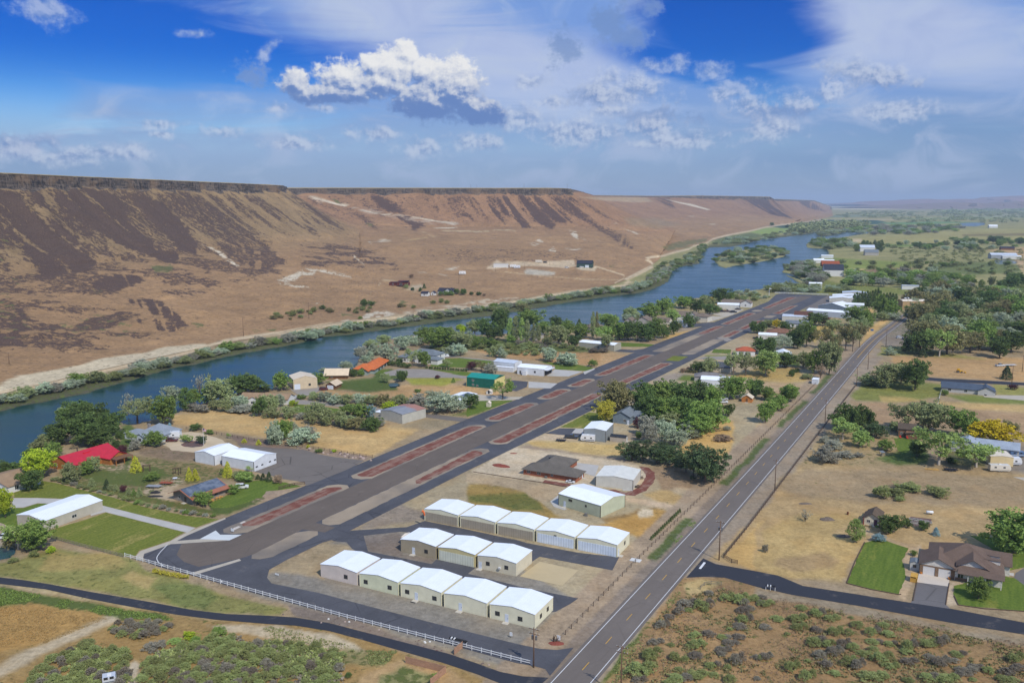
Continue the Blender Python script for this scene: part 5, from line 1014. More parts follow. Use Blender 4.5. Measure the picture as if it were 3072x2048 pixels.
house('house',"grey roofed house tucked behind the large tree grove",('U3',1110,1345),rad(-14.),[(0,0,16.,9.,2.8,1.8,'x','hip')],GRW,shingle('mid grey shingles',C(128,124,122)),wins=[(0,'F',.3,.9,1.4,1.2)])
metal('hangar',"white roofed hangar beside the grey roofed house behind the grove",('U3',1180,1405),16.,12.,3.8,.8,WHTS,ax='x',rot=rad(-16.))
house('house',"white house with orange red roof beside the runway lawns",('U3',1600,1040),rad(-14.),[(0,0,12.,9.,3.2,2.,'x','hip')],WSTUC,shingle('orange red tiles',C(182,96,66)),wins=[(0,'F',.3,.9,1.4,1.2),(0,'F',.7,.9,1.4,1.2)])
metal('carport_tent',"white peaked roof garage among the orchard trees",('U3',2060,1080),10.5,11.,3.,2.,WHTS,rot=rad(-14.),cat='garage',gar=[('F',.2,.8,2.5,OFFW)])
house('house',"brown roofed house behind the round runway-side trees",('U3',1960,812),rad(-18.),[(0,0,19.,13.,2.8,2.4,'x','hip')],GRW,shingle('reddish brown shingles',C(134,98,78)),wins=[(0,'F',.3,.9,1.4,1.2)])
metal('hangar',"small white hangar with grey doors beside the brown roofed house",('U3',1860,860),13.,11.,4.,.8,OFFW,ax='x',rot=rad(-18.),gar=[('L',.1,.9,3.2,corr('grey door',C(140,140,138)))])
metal('hangar',"pale grey hangar with a low roof before the maroon roofed house",('U4',140,645),20.,13.,4.,1.,OFFW,corr('pale grey metal roof',C(196,204,214)),ax='x',rot=rad(-22.))
house('house',"tall house with maroon brown roof beside the pale grey hangar",('U4',250,645),rad(-22.),[(0,0,14.,12.,4.2,3.4,'x','gable')],CRW,shingle('maroon brown shingles',C(104,72,62)),wins=[(0,'F',.5,1.5,1.4,1.2)])
house('house',"house with twin blue grey gables below the maroon roofed house",('U4',170,700),rad(-22.),[(0,0,18.,9.,3.,2.,'x','gable'),(11.,-4.,19.,8.,3.,2.4,'y','gable')],WSTUC,SLATE,wins=[(1,'F',.5,1.,1.4,1.2)])
metal('hangar',"very long white hangar nearest among those at the runway end",('U4',362,598),35.,14.,4.8,1.2,corr('pale grey siding',C(190,198,206)),ax='x',rot=rad(-36.))
metal('hangar',"wide white roofed hangar with blue grey gable facing the runway",('U4',470,545),26.,22.,4.2,3.2,corr('blue grey gable siding',C(140,152,164)),rot=rad(-44.))
metal('hangar',"white box hangar joined to the gabled hangar by the trees",('U4',635,550),24.,16.,5.8,.8,corr('pale grey siding',C(190,198,206)),ax='x',rot=rad(-20.),gar=[('F',.35,.75,4.,GREYB)])
for lb,x,y,w in(("low white roofed hangar in the third rank at the runway end",572,475,24.),("white roofed hangar beside the poplars at the runway end",692,478,20.),("broad white roofed hangar in the rank behind the others",600,452,36.),("last grey roofed hangar at the far runway end",690,424,26.)):
 metal('hangar',lb,('U4',x,y),w,16.,4.,1.4,OFFW,corr('pale grey metal roof',C(196,204,214))if 'last' in lb else WROOF,rot=rad(-20.),group='hangars at the far runway end')
metal('storage_unit',"tan storage building with cream roof beside the road bend",('U4',1240,540),26.,12.,7.5,1.2,corr('ochre tan siding',C(178,150,108)),corr('cream metal roof',C(232,218,196)),ax='x',rot=rad(-2.),cat='storage building')
metal('storage_unit',"white roofed storage building behind the tan one at the bend",('U4',1262,478),24.,10.,4.,1.4,corr('brown siding',C(140,112,90)),ax='x',rot=rad(-2.),cat='storage building')
metal('storage_unit',"grey roofed storage building last in the rank at the bend",('U4',1290,446),20.,8.,3.6,1.2,OFFW,corr('pale grey metal roof',C(196,204,214)),ax='x',rot=rad(-2.),cat='storage building')
for lb,x,y in(("white travel trailer glimpsed through the poplars, nearest the hangars",880,470),("white travel trailer glimpsed through the poplars, middle one",1040,490),("white travel trailer glimpsed through the poplars, nearest the road",1105,490)):
 metal('storage_unit',lb,('U4',x-8,y+4),8.,3.,3.2,.1,WHTS,ax='x',rot=rad(-20.),cat='trailer')
house('garden_shed',"small orange wooden shed with pale roof among orchard trees",('U3',1665,1588),rad(-24.),[(0,0,5.,5.,2.3,1.5,'y','gable')],boards('orange cedar boards',C(196,128,66)),corr('cream metal roof',C(232,218,196)),'shed',doors=[(0,'F',.5,LOGD)])
metal('container',"white box container standing by the road verge",('T4',478,150),3.2,6.,2.5,.05,WHTS,rot=rad(-27.),cat='container')
LGW=mottled('pale house wall',C(196,194,188),.06,.6)
house('house',"long pale house with slate blue roof beside the side street",('T4',1622,218),rad(-25.),[(0,0,19.,10.,2.4,2.3,'x','gable'),(17.,-1.,25.,9.,2.4,1.9,'y','gable')],LGW,shingle('slate blue shingles',C(80,92,108)),wins=[(0,'F',.2,.9,1.4,1.1),(0,'F',.6,.9,1.4,1.1)],gar=[(1,'R',.2,.8,2.2,DW)])
BRW=boards('brown cabin boards',C(132,100,74));cb_=house('cabin',"brown cabin with covered porch and red chairs beside big trees",('T4',1240,612),rad(-24.),[(0,0,6.5,7.,3.6,1.6,'x','gable'),(3.,-2.2,8.4,0.,2.2,.7,'x','mono')],BRW,shingle('dark brown shingles',C(94,82,70)),'cabin',wins=[(0,'L',.5,1.,.8,1.),(0,'F',.2,1.,.8,1.)])
house('house',"blue grey roofed house hidden behind two spreading trees",('T4',1700,740),rad(-30.),[(0,0,12.,9.,2.8,2.4,'y','gable'),(9.,3.,24.,12.,2.8,2.,'x','gable')],LGW,shingle('pale blue shingles',C(160,170,182)),wins=[(0,'F',.5,.9,1.4,1.2)])
metal('garage',"cream yellow garage behind the white camper at the right",('T4',2050,868),8.,9.,3.6,.4,corr('butter cream siding',C(228,206,158)),corr('cream metal roof',C(232,218,196)),rot=rad(-12.),cat='garage')
COTW=boards('cream cottage boards',C(226,216,192));ct=house('cottage',"tiny cream cottage with brown gable roof and red brick posts",('T4',935,1384),rad(-30.),[(0,0,4.8,5.6,2.3,1.6,'y','gable'),(.4,5.6,4.4,9.,2.,1.1,'y','gable')],COTW,shingle('umber shingles',C(98,84,70)),'cottage',wins=[(0,'F',.3,.9,.9,.8),(0,'R',.5,.8,.8,1.)],doors=[(0,'F',.72,plain('plum door',C(96,60,78)))],over=.5)
for x in(.05,4.75):MB().box(x-.15,-.75,0,x+.15,-.45,2.2).obj('porch_post',brickm('red brick post',C(150,74,60),C(170,150,140)),ct)
STONE=brickm('tan ledge stone',C(150,122,96),C(110,96,84),.9,3.);BIGR=shingle('chocolate shingles',C(112,94,82));IVW=boards('ivory lap siding',C(222,216,206))
big=house('house',"big cream house with chocolate brown roof and double garage",G(*px('T8',1432,603)),rad(-27.5),[(0,0,8.4,9.,3.1,2.0,'y','gable'),(2.,3.,19.5,17.,3.12,3.9,'y','hip'),(8.4,-.2,19.5,8.,3.05,2.1,'x','hip'),(9.,1.2,16.,9.,3.9,1.9,'y','gable'),(16.,9.,21.5,17.,3.,2.,'x','gable')],IVW,BIGR,over=.55,gar=[(0,'F',.08,.42,2.4,plain('white garage door',C(226,222,216))),(0,'F',.53,.88,2.4,plain('white garage door',C(226,222,216)))],wins=[(2,'F',.12,.9,1.3,1.3),(2,'F',.72,.9,1.2,1.1),(4,'R',.5,.8,1.4,1.3),(2,'R',.5,.9,1.2,1.2)],doors=[(2,'F',.45,DTRIM)])
for a,b in((-.02,.075),(.425,.525),(.885,1.)):fbox(MB(),wing_face((0,0,8.4,9.),'F'),8.4*a,8.4*b,0,2.75,-.02,.14).obj('stone_pier',STONE,big)
fbox(MB(),wing_face((0,0,8.4,9.),'F'),.5,7.9,2.42,2.78,0,.12).obj('stone_band',STONE,big)
for x in(11.5,15.5,19.2):MB().box(x-.11,-1.9,0,x+.11,-1.7,2.75).obj('porch_post',IVW,big)
MB().thick([(9.,-2.2,2.8),(19.9,-2.2,2.8),(19.9,.2,3.4),(9.,.2,3.4)],.12).obj('porch_roof',BIGR,big);fbox(MB(),wing_face((8.4,-.2,19.5,8.),'F'),.1,3.2,0,.9,-.02,.1).obj('stone_pier',STONE,big)
for k,yy in((0,6.),(1,9.5)):
 dm=MB();dm.prism([(16.2,4.2),(18.6,4.2),(17.4,5.4)],yy,yy+.1);d_=MB().box(15.5,yy,3.8,19.,yy+1.8,4.9).obj('dormer',IVW,big);MB().thick([(15.3,yy-.2,5.),(19.2,yy-.2,4.9),(19.2,yy+2.,4.9),(15.3,yy+2.,5.)],.1).obj('dormer_roof',BIGR,d_)
metal('garden_shed',"small pale grey garden shed beside the double garage",('T8',1342,572),2.3,3.,2.2,.5,LGW,SLATE,rot=rad(-27.),cat='shed',wins=[('F',.5,1.,.7,.7)])
def hb(t_,x,y):return hill_at(t_,x,y)
DRED=boards('dark red boards',C(104,54,48));BLK=shingle('black blue shingles',C(56,56,68));p=hb('U1',1440,415)
house('house',"dark red flat fronted house on the brown hillside bench",p,rad(-10.),[(0,0,9.,7.,3.,.8,'x','mono'),(9.,-1.,22.,9.,3.6,1.6,'x','mono')],DRED,BLK,wins=[(1,'F',.4,.6,3.,2.2),(0,'F',.5,.9,1.4,1.2)])
p=hb('U1',2010,515);house('house',"white farmhouse with black blue gable roof across the river",p,rad(-18.),[(0,0,17.,13.,2.8,3.2,'x','gable'),(8.,-3.,18.,9.,2.9,3.3,'y','gable')],WSTUC,BLK,wins=[(1,'F',.5,1.,1.6,1.4)])
p=hb('U1',1815,540);house('garden_shed',"square white shed with black roof beside the farmhouse",p,rad(-18.),[(0,0,7.5,6.,3.,1.8,'x','gable')],WSTUC,BLK,'shed',wins=[(0,'F',.5,1.,1.2,1.2)])
p=hb('U1',1930,532);house('garden_shed',"smaller white shed with pointed roof beside the farmhouse",p,rad(-18.),[(0,0,4.5,4.5,2.8,1.6,'y','gable')],WSTUC,BLK,'shed',doors=[(0,'F',.5,LOGD)])
p=hb('U2',1685,205);house('barn',"dark green barn with black roof on the pale gravel pad",p,rad(-14.),[(0,0,22.,14.,6.,4.,'x','gable')],boards('dark green boards',C(64,84,76)),BLK,'barn',gar=[(0,'F',.55,.8,3.6,DW)])
p=hb('U2',708,208);metal('container',"cream white container standing on the sandy pad across the river",p,20.,7.,5.,.1,WSTUC,OFFW,ax='x',rot=rad(-6.),cat='container')
for lb,a,w,d,h,rise,wl_,rf in(("far house with orange roof among yards beyond the river bend",('U4',505,155),26.,18.,4.,5.,LOGD,shingle('rust orange shingles',C(156,84,52))),("white house with dark slate roof near the river bend",('U4',525,240),25.,20.,9.,7.,WSTUC,shingle('dark slate shingles',C(58,62,74))),("white trailer house at the river bend above the orange roof",('U4',500,77),20.,8.,5.,1.,WSTUC,WROOF),("grey barn beside the little pond far to the right",('U4',2050,80),42.,18.,7.,3.,corr('grey siding',C(160,164,168)),corr('pale grey metal roof',C(196,204,214))),("white trailer beside the grey barn far to the right",('U4',2155,82),30.,8.,5.,1.,WSTUC,WROOF),("white barn beside dark poplars far beyond the river bend",('U8',630,680),28.,16.,8.,5.,WSTUC,corr('pale grey metal roof',C(196,204,214))),("grey house among the yards beyond the river bend",('U8',680,722),24.,14.,6.,5.,GRW,SLATE),("white shed beside the orange roofed far house",('U4',430,118),16.,10.,5.,2.,WSTUC,WROOF),("second white trailer behind the orange roofed far house",('U4',512,116),18.,8.,4.,1.,WSTUC,WROOF),("long white cattle shed on the far valley floor",('U8',1372,218),620.,40.,9.,5.,WSTUC,WROOF),("tiny white house on the far fields to the right",('U8',1985,434),30.,16.,8.,4.,WSTUC,WROOF),("dark roofed shelter on the far dry slope at the right",('U8',2110,664),26.,12.,4.,3.,LOGD,BLK),("white and grey trailer in the green pasture beyond the road",('U4',1236,360),18.,5.,4.6,.4,WSTUC,corr('pale grey metal roof',C(196,204,214))),("white trailer nearest the river among the far bushes",('U4',390,343),14.,8.,5.,1.,WSTUC,WROOF),("long grey trailer among far bushes near the dark slate house",('U4',836,243),24.,6.,4.,.8,GRW,WROOF)):
 house('trailer_house' if 'trailer' in lb else 'farm_building',lb,a,rad(-12. if w<100 else 0),[(0,0,w,d,h,rise,'x','gable')],wl_,rf,'trailer' if 'trailer' in lb else 'farm building')
def leafmat(name,a,b_,spec=.2):
 m,t,bb=newmat(name,.7,0.,spec);lv=attr(t,'lv','Fac');oi=t.nodes.new('ShaderNodeObjectInfo');rn=Nd(t,oi.outputs['Random'])
 c=mixc(t,lv,a,b_);k=lrp(t,rn,0.,1.,.78,1.22);c=mixc(t,1.,c,comb(t,k*lrp(t,rn,0,1,1.06,.96),k,k*.98),'MULTIPLY')
 setc(t,bb,c)
 tr=t.nodes.new('ShaderNodeBsdfTranslucent');put(t,tr.inputs[0],c);ms_=t.nodes.new('ShaderNodeMixShader');ms_.inputs[0].default_value=.22
 out=[n for n in t.nodes if n.type=='OUTPUT_MATERIAL'][0];t.links.new(bb.outputs[0],ms_.inputs[1]);t.links.new(tr.outputs[0],ms_.inputs[2]);t.links.new(ms_.outputs[0],out.inputs[0]);return m
LK=2.0
LM={'dk':leafmat('dark green leaves',C(48,64,32,LK),C(82,98,50,LK)),'md':leafmat('green leaves',C(66,86,38,LK),C(106,122,60,LK)),'lt':leafmat('light green leaves',C(84,104,48,LK),C(130,146,84,LK)),'lm':leafmat('lime leaves',C(98,118,26,LK),C(146,158,44,LK)),'ol':leafmat('olive leaves',C(88,98,62,LK),C(126,132,92,LK)),'sv':leafmat('silver leaves',C(98,110,88,LK),C(142,150,128,LK)),'gy':leafmat('grey leaves',C(96,98,86,LK),C(134,132,118,LK)),'gd':leafmat('golden leaves',C(138,122,16,LK),C(186,160,34,LK)),'st':leafmat('straw blades',C(172,146,92),C(200,172,116)),'yo':leafmat('yellow olive leaves',C(112,108,34,LK),C(150,140,56,LK)),'pl':leafmat('plum leaves',C(58,34,40,LK),C(86,54,56,LK)),'pn':leafmat('pine needles',C(40,54,34,LK),C(74,86,54,LK)),'bl':leafmat('blue spruce needles',C(84,112,118,LK),C(130,154,156,LK)),'yc':leafmat('yellow conifer needles',C(118,122,30,LK),C(164,162,62,LK)),'sg':leafmat('sage green leaves',C(80,88,50,LK),C(124,130,82,LK)),'sp':leafmat('sage grey twigs',C(78,73,64,LK),C(118,112,98,LK)),'br':leafmat('brown twigs',C(96,80,64,LK),C(128,110,90,LK)),'ow':leafmat('olive brown leaves',C(84,84,52,LK),C(116,110,74,LK))}
BARK=mottled('grey brown bark',C(118,104,88),.2,1.);PALEB=mottled('pale bark',C(188,178,164),.15,1.)
def leaves(centers,radii,n,size,seed,flat=.8,up=.0):
 """many small leaf-sprig faces scattered on and inside clumps"""
 r=np.random.RandomState(seed);N=len(centers)*n
 c=np.repeat(np.array(centers),n,0);rad_=np.repeat(np.array(radii),n)
 d=r.normal(size=(N,3));d/=np.linalg.norm(d,axis=1)[:,None];k=r.uniform(.25,1.,N)**.5
 p=c+d*(rad_*k)[:,None]*np.array((1,1,flat))
 a=r.normal(size=(N,3))+d*.6;a/=np.linalg.norm(a,axis=1)[:,None];q=np.cross(a,r.normal(size=(N,3)));q/=np.linalg.norm(q,axis=1)[:,None];w=np.cross(a,q)
 s=size*r.uniform(.6,1.35,N)[:,None]
 V=np.stack([p-q*s*.5,p-w*s*.36,p+q*s*.6,p+w*s*.36],1).reshape(-1,3)
 cl=np.repeat(r.uniform(0,1,len(centers)),n);lv=np.clip(cl*.6+r.uniform(0,.4,N),0,1);return V,np.repeat(lv,4)
def crown_mesh(name,V,lv):
 N=len(V)//4;me=bpy.data.meshes.new(name);me.vertices.add(N*4);me.vertices.foreach_set('co',V.astype(np.float32).ravel())
 me.loops.add(N*4);me.loops.foreach_set('vertex_index',np.arange(N*4,dtype=np.int32));me.polygons.add(N);me.polygons.foreach_set('loop_start',np.arange(N,dtype=np.int32)*4)
 try:me.polygons.foreach_set('loop_total',np.full(N,4,dtype=np.int32))
 except Exception:pass
 me.update(calc_edges=True);me.attributes.new('lv','FLOAT','POINT').data.foreach_set('value',lv.astype(np.float32));me.materials.append(LM['md']);return me
def shape(kind,seed):
 """crown clumps for a tree 10 high and 10 wide: centres, radii, leaves per clump, leaf size, trunk top, limbs"""
 r=random.Random(seed);C_,R_=[],[]
 if kind=='round':
  lob=[(r.uniform(-2.4,2.4),r.uniform(-2.4,2.4),r.uniform(3.2,7.2),r.uniform(2.,3.))for _ in range(10)]+[(0,0,6.6,3.1),(0,0,4.,3.2)]
  for _ in range(230):
   x,y,z,q=r.choice(lob);d=Vector((r.gauss(0,1),r.gauss(0,1),r.gauss(0,1))).normalized()*q*r.uniform(.55,1.08);C_.append((x+d.x,y+d.y,max(.9,z+d.z*.95)));R_.append(r.uniform(.5,.95))
  return C_,R_,32,.43,5.
 if kind=='spread':
  lob=[(3.*math.cos(a)*r.uniform(.6,1.1),3.*math.sin(a)*r.uniform(.6,1.1),r.uniform(4.5,8.2),r.uniform(1.3,2.))for a in[k*.9+r.random()for k in range(10)]]
  for _ in range(130):
   x,y,z,q=r.choice(lob);d=Vector((r.gauss(0,1),r.gauss(0,1),r.gauss(0,1))).normalized()*q*r.uniform(.3,1.1);C_.append((x+d.x,y+d.y,max(1.4,z+d.z)));R_.append(r.uniform(.45,.85))
  return C_,R_,30,.36,6.5
 if kind=='tall':
  for _ in range(150):
   z=r.uniform(1.2,9.8);q=4.4*math.sin(min(1.,(z-.4)/4.2)*1.57)*(1-max(0,(z-5.2)/5.4)**1.7);a=r.random()*6.28;q*=r.uniform(.3,1.05);C_.append((q*math.cos(a),q*math.sin(a),z));R_.append(r.uniform(.6,1.2))
  return C_,R_,32,.44,8.
 if kind=='cone':
  for _ in range(170):
   z=r.uniform(.4,9.6);q=4.7*(1-z/10.2)**.85*r.uniform(.55,1.06);a=r.random()*6.28;C_.append((q*math.cos(a),q*math.sin(a),z-q*.12));R_.append(.35+.75*(1-z/10))
  return C_,R_,26,.42,9.
 if kind=='pine':
  lob=[(r.uniform(-2.6,2.6),r.uniform(-2.6,2.6),r.uniform(2.2,7.6),r.uniform(1.5,2.3))for _ in range(16)]+[(0,0,8,1.7)]
  for _ in range(240):
   x,y,z,q=r.choice(lob);d=Vector((r.gauss(0,1),r.gauss(0,1),r.gauss(0,1))).normalized()*q*r.uniform(.6,1.05);C_.append((x+d.x,y+d.y,max(.5,z+d.z)));R_.append(r.uniform(.4,.7))
  return C_,R_,28,.33,7.
 if kind=='bush':
  lob=[(r.uniform(-3.,3.),r.uniform(-3.,3.),r.uniform(2.5,6.6),r.uniform(2.,2.9))for _ in range(12)]+[(0,0,4.5,3.4)]
  for _ in range(200):
   x,y,z,q=r.choice(lob);d=Vector((r.gauss(0,1),r.gauss(0,1),r.gauss(0,1))).normalized()*q*r.uniform(.5,1.08);C_.append((x+d.x,y+d.y,min(9.8,max(.4,z+d.z))));R_.append(r.uniform(.5,1.))
  return C_,R_,34,.44,4.
 if kind=='sage':
  for _ in range(95):
   a=r.random()*6.28;q=4.9*r.random()**.55;h=8.6*math.sqrt(max(.02,1-(q/5.3)**2))*r.uniform(.55,1.05);C_.append((q*math.cos(a)*(1+.25*math.sin(3*a+seed)),q*math.sin(a),h));R_.append(r.uniform(.7,1.4))
  return C_,R_,40,.48,3.
 if kind=='bare':
  return[(r.gauss(0,1.8),r.gauss(0,1.8),r.uniform(2.,5.5))for _ in range(40)],[r.uniform(.4,.9)for _ in range(40)],9,.5,9.
def trunk_mb(kind,seed,top,C_):
 r=random.Random(seed+99);mb=MB();th={'cone':.2,'tall':.22,'sage':.16,'bush':.22}.get(kind,.3)
 mb.tube([(0,0,-.1),(.05,.05,top*.35),(r.uniform(-.3,.3),r.uniform(-.3,.3),top*.7),(r.uniform(-.4,.4),r.uniform(-.4,.4),top)],[th*1.2,th,th*.7,th*.3],7)
 n={'cone':0,'sage':6,'bush':7,'bare':26,'spread':14}.get(kind,9)
 for c in r.sample(C_,min(n,len(C_))):
  z0=r.uniform(.15 if kind in('sage','bush','bare')else .4,.85)*min(top,c[2]);e=Vector(c)if kind!='bare' else Vector((c[0]*1.3,c[1]*1.3,r.uniform(5,10)))
  m=Vector((e.x*.5,e.y*.5,z0+(e.z-z0)*.4));mb.tube([(0,0,z0),m,e],[th*.45,th*.28,th*.08],5)
 return mb
PROTO={}
def proto(kind,k):
 if(kind,k)not in PROTO:
  sd={'round':10,'spread':30,'tall':50,'cone':70,'pine':90,'bush':110,'sage':130,'bare':150}[kind]+k
  C_,R_,n,s,top=shape(kind,sd);V,lv=leaves(C_,R_,n,s,sd)
  q=np.quantile(np.abs(V[:,:2]),.965);V[:,:2]*=5./q;zq=np.quantile(V[:,2],.985);V[:,2]*=9.8/zq
  PROTO[kind,k]=(crown_mesh('crown',V,lv),trunk_mb(kind,sd,top,C_).mesh('trunk',BARK,False))
 return PROTO[kind,k]
NVAR={'round':4,'spread':3,'tall':2,'cone':2,'pine':3,'bush':4,'sage':5,'bare':2}
NAMES={'round':'leafy_tree','spread':'open_tree','tall':'poplar_tree','cone':'conifer','pine':'pine_tree','bush':'shrub','sage':'sagebrush','bare':'bare_tree'}
CATS={'round':'tree','spread':'tree','tall':'tree','cone':'conifer','pine':'pine tree','bush':'shrub','sage':'sagebrush','bare':'tree'}
vr=random.Random(11)
def plant(loc,w,h,kind,mat,label,group=None,parts=True,name=None,cat=None):
 cm,tm=proto(kind,vr.randrange(NVAR[kind]));name=name or NAMES[kind]
 def crown(nm,par):
  o=bpy.data.objects.new(nm,cm);COL.objects.link(o);o.parent=par;o.material_slots[0].link='OBJECT';o.material_slots[0].material=LM[mat];return o
 if parts:
  r=thing(name,label,cat or CATS[kind],loc,vr.random()*6.28,group);crown('crown',r)
  t_=bpy.data.objects.new('trunk',tm);COL.objects.link(t_);t_.parent=r
  if mat in('sv','lt')and kind in('round','spread','tall'):t_.material_slots[0].link='OBJECT';t_.material_slots[0].material=PALEB
 else:
  r=crown(name,None);r.location=loc;r.rotation_euler.z=vr.random()*6.28;tag(r,label,cat or CATS[kind],group)
 r.scale=(w/10.,w/10.*vr.uniform(.9,1.1),h/10.);return r
def boxed(t_,x0,y0,x1,y1,kind,mat,label,group=None,hill=False,parts=None,name=None,cat=None,sh=None):
 s=TL[t_][2];base=hill_at(t_,(x0+x1)/2,y1)if hill else at(t_,(x0+x1)/2,y1);D=base.y
 w=(x1-x0)*s/F*D*1.06;sh=sh if sh is not None else{'bush':.33,'sage':.36,'pine':.22,'cone':.12}.get(kind,.1)
 dirv=Vector((base.x,base.y,0)).normalized();base=base+dirv*(w*sh)
 yt=px(t_,0,y0)[1];h=zfor(base,yt)if not hill else(y1-y0)*s/F*D*1.03
 if kind in('bush','sage','round','pine','spread'):h=max(h-w*.05,w*.3)
 return plant(base,w,max(h,.3),kind,mat,label,group,parts if parts is not None else(y1-y0)*s>14,name,cat)
def block(label,group,s,hill=False,**kw):
 """'T1 x0,y0,x1,y1,kind,mat ...' : plants sharing one description"""
 t_='T1';out=[]
 for w in s.split():
  if ',' in w:a=w.split(',');out.append(boxed(t_,*map(float,a[:4]),a[4],a[5],label,group,hill,**kw))
  else:t_=w
 return out
def one(t_,s,label,**kw):a=s.split(',');return boxed(t_,*map(float,a[:4]),a[4],a[5],label,**kw)
def scatter(poly,n,wr,hr,kinds,label,group,seed,hill=False,parts=False,mind=1.,**kw):
 """plants spread at random over a survey polygon; sizes in metres"""
 poly=pp(poly)if isinstance(poly,str)else poly;w_=[G(x,y)if not hill else None for x,y in poly];r=random.Random(seed);got=[];tries=0
 if hill:X_,Y_=[p[0]for p in poly],[p[1]for p in poly];P_=poly
 else:P_=[(v.x,v.y)for v in w_];X_,Y_=[p[0]for p in P_],[p[1]for p in P_]
 while len(got)<n and tries<n*60:
  tries+=1;x,y=r.uniform(min(X_),max(X_)),r.uniform(min(Y_),max(Y_))
  if inpoly(np.array([x]),np.array([y]),P_,1e-3)[0]<.5:continue
  loc=hill_at('P',x,y)if hill else Vector((x,y,0));wd=r.uniform(*wr)
  if any((loc-g).length<(wd+gw)*.5*mind for g,gw in got):continue
  k,m=r.choice(kinds);got.append((loc,wd));plant(loc,wd,wd*r.uniform(*hr),k,m,label,group,parts,**kw)
 return got
block("dark tree in the dense grove between the log lodge and the river",'dark riverside grove',"T1 540,300,770,560,round,dk 700,315,960,600,round,dk 620,420,900,700,round,dk 420,480,640,690,round,dk 880,400,1080,620,round,dk 780,520,1000,700,round,dk 520,340,700,480,round,ol")
one('T1',"215,715,475,978,round,lm","bright lime green tree left of the red roofed lodge");one('T1',"180,905,358,1095,round,dk","dark round tree with pale trunk beside the tan roofed house");one('T1',"-20,1070,118,1330,round,lm","yellow green weeping tree at the left edge above the shed")
block("bushy green shrub on the bank behind the lime green tree",'bank shrubs by the lodge',"T1 300,600,440,740,bush,ol 420,660,570,800,bush,md 360,585,500,690,bush,ol 225,715,320,800,bush,dk 0,830,110,970,bush,dk 70,840,190,960,bush,dk")
block("tree overhanging the little pond beside the long white roofed shed",'pond trees',"T5 60,150,270,400,spread,lt 170,140,435,410,round,md 190,240,390,425,bush,md 20,260,140,400,bush,ow")
block("low green bush on the slope beside the pond",'pond slope bushes',"T5 270,395,350,460,bush,sg 405,365,485,435,bush,lm 85,465,165,515,bush,sg")
one('T1',"1080,260,1345,505,spread,ol","open grey green willow at the water behind the pale blue house");one('T1',"1335,255,1555,510,round,md","full green tree right behind the pale blue house");one('T1',"1465,165,1590,330,round,sv","silver leaved tree beside the pale power post")
block("tree in the riverside belt above the dry golden field",'riverside belt trees',"T1 1580,185,1700,390,tall,dk 1850,100,2050,340,round,ol 2040,70,2295,245,round,dk 1660,190,1760,330,round,md 1760,180,1900,330,bush,md T2 -20,70,110,245,round,dk 80,65,235,225,round,md");block("half bare poplar standing above the riverside belt",'half bare poplars',"T1 1720,70,1800,280,bare,gy 1800,60,1885,290,bare,ol 1850,120,1930,300,bare,gy 2010,60,2070,200,bare,ol 1080,230,1180,420,bare,gy")
block("grey olive bush lining the top edge of the golden field",'field edge bushes',"T1 1620,320,1750,402,bush,gy 1735,330,1860,405,bush,gy 1850,290,1930,385,bush,ol 1920,285,2045,408,bush,ol 2025,255,2165,360,bush,sv 2040,340,2225,412,bush,gy T2 0,340,190,412,bush,gy 160,270,290,445,bush,dk 230,240,375,400,bush,ol 360,240,445,360,bush,sv 280,350,420,455,bush,ol 400,350,560,462,bush,ol 0,255,105,345,bush,sv 540,400,660,470,bush,gy 640,390,760,512,bush,ol 770,360,900,522,bush,ol 880,380,1010,525,bush,ol 920,420,1080,548,bush,ol 1000,440,1150,562,bush,ow 1120,440,1288,572,bush,dk 1190,440,1335,520,bush,gy")
block("green tree standing in the olive bushes beside the steel barn",'trees by the steel barn',"T2 650,308,785,470,round,ol 950,330,1065,420,round,md 1030,318,1195,455,round,md 1170,335,1245,452,round,bl")
block("bush of the long hedge below the brown log cabin",'hedge below the log cabin',"T2 650,222,760,300,bush,ol 740,215,855,312,bush,sv 840,240,965,332,bush,sv 950,238,1065,332,bush,ol 1040,240,1180,332,bush,sv 1160,250,1290,342,bush,ol 1270,240,1400,352,bush,ow 1390,240,1535,362,bush,ol 1520,240,1700,382,bush,gy 1460,300,1600,370,bush,dk")
one('T2',"1325,298,1450,388,bush,lm","single lime green bush above the weathered steel barn");one('T2',"1690,212,1830,335,bush,sv","silver olive bush touching the low solar roofed shed");one('T2',"1735,240,2035,428,bush,sv","largest silver olive bush, between barn and taxiway");one('T2',"2020,238,2148,365,round,dk","dark leafy tree in front of the solar roofed shed");one('T2',"490,290,560,345,bush,lm","yellow green bush beside the brown roofed house drive");one('T2',"555,240,632,290,bush,md","green bush hiding a white car by the gravel yard")
block("bush in the isolated clump inside the golden field",'clump in the golden field',"T2 305,480,425,690,bush,sv 390,462,505,650,round,md 498,472,585,620,spread,sv 495,530,728,690,bush,sv 600,520,720,640,bush,gy 318,600,398,688,bush,dk")
one('T2',"355,42,495,212,round,md","tall green tree beside the tan gabled workshop");one('T2',"678,50,825,165,bush,md","spreading green bush between tan workshop and log cabin");one('T2',"240,160,335,225,bush,dk","dark low bush left of the tall green tree");one('T2',"1445,38,1528,132,round,dk","dark tree at the bend of the curved drive");one('T3',"240,108,395,292,spread,md","thin young tree on the lawn beside the teal workshop");one('T2',"1595,195,1657,230,bush,md","small round bush alone on the brown field")
one('T2',"1780,72,1818,106,round,pl","tiny plum coloured tree on the lawn by the drive");one('T2',"1922,95,1955,140,cone,md","tiny green conifer on the yellow lawn")
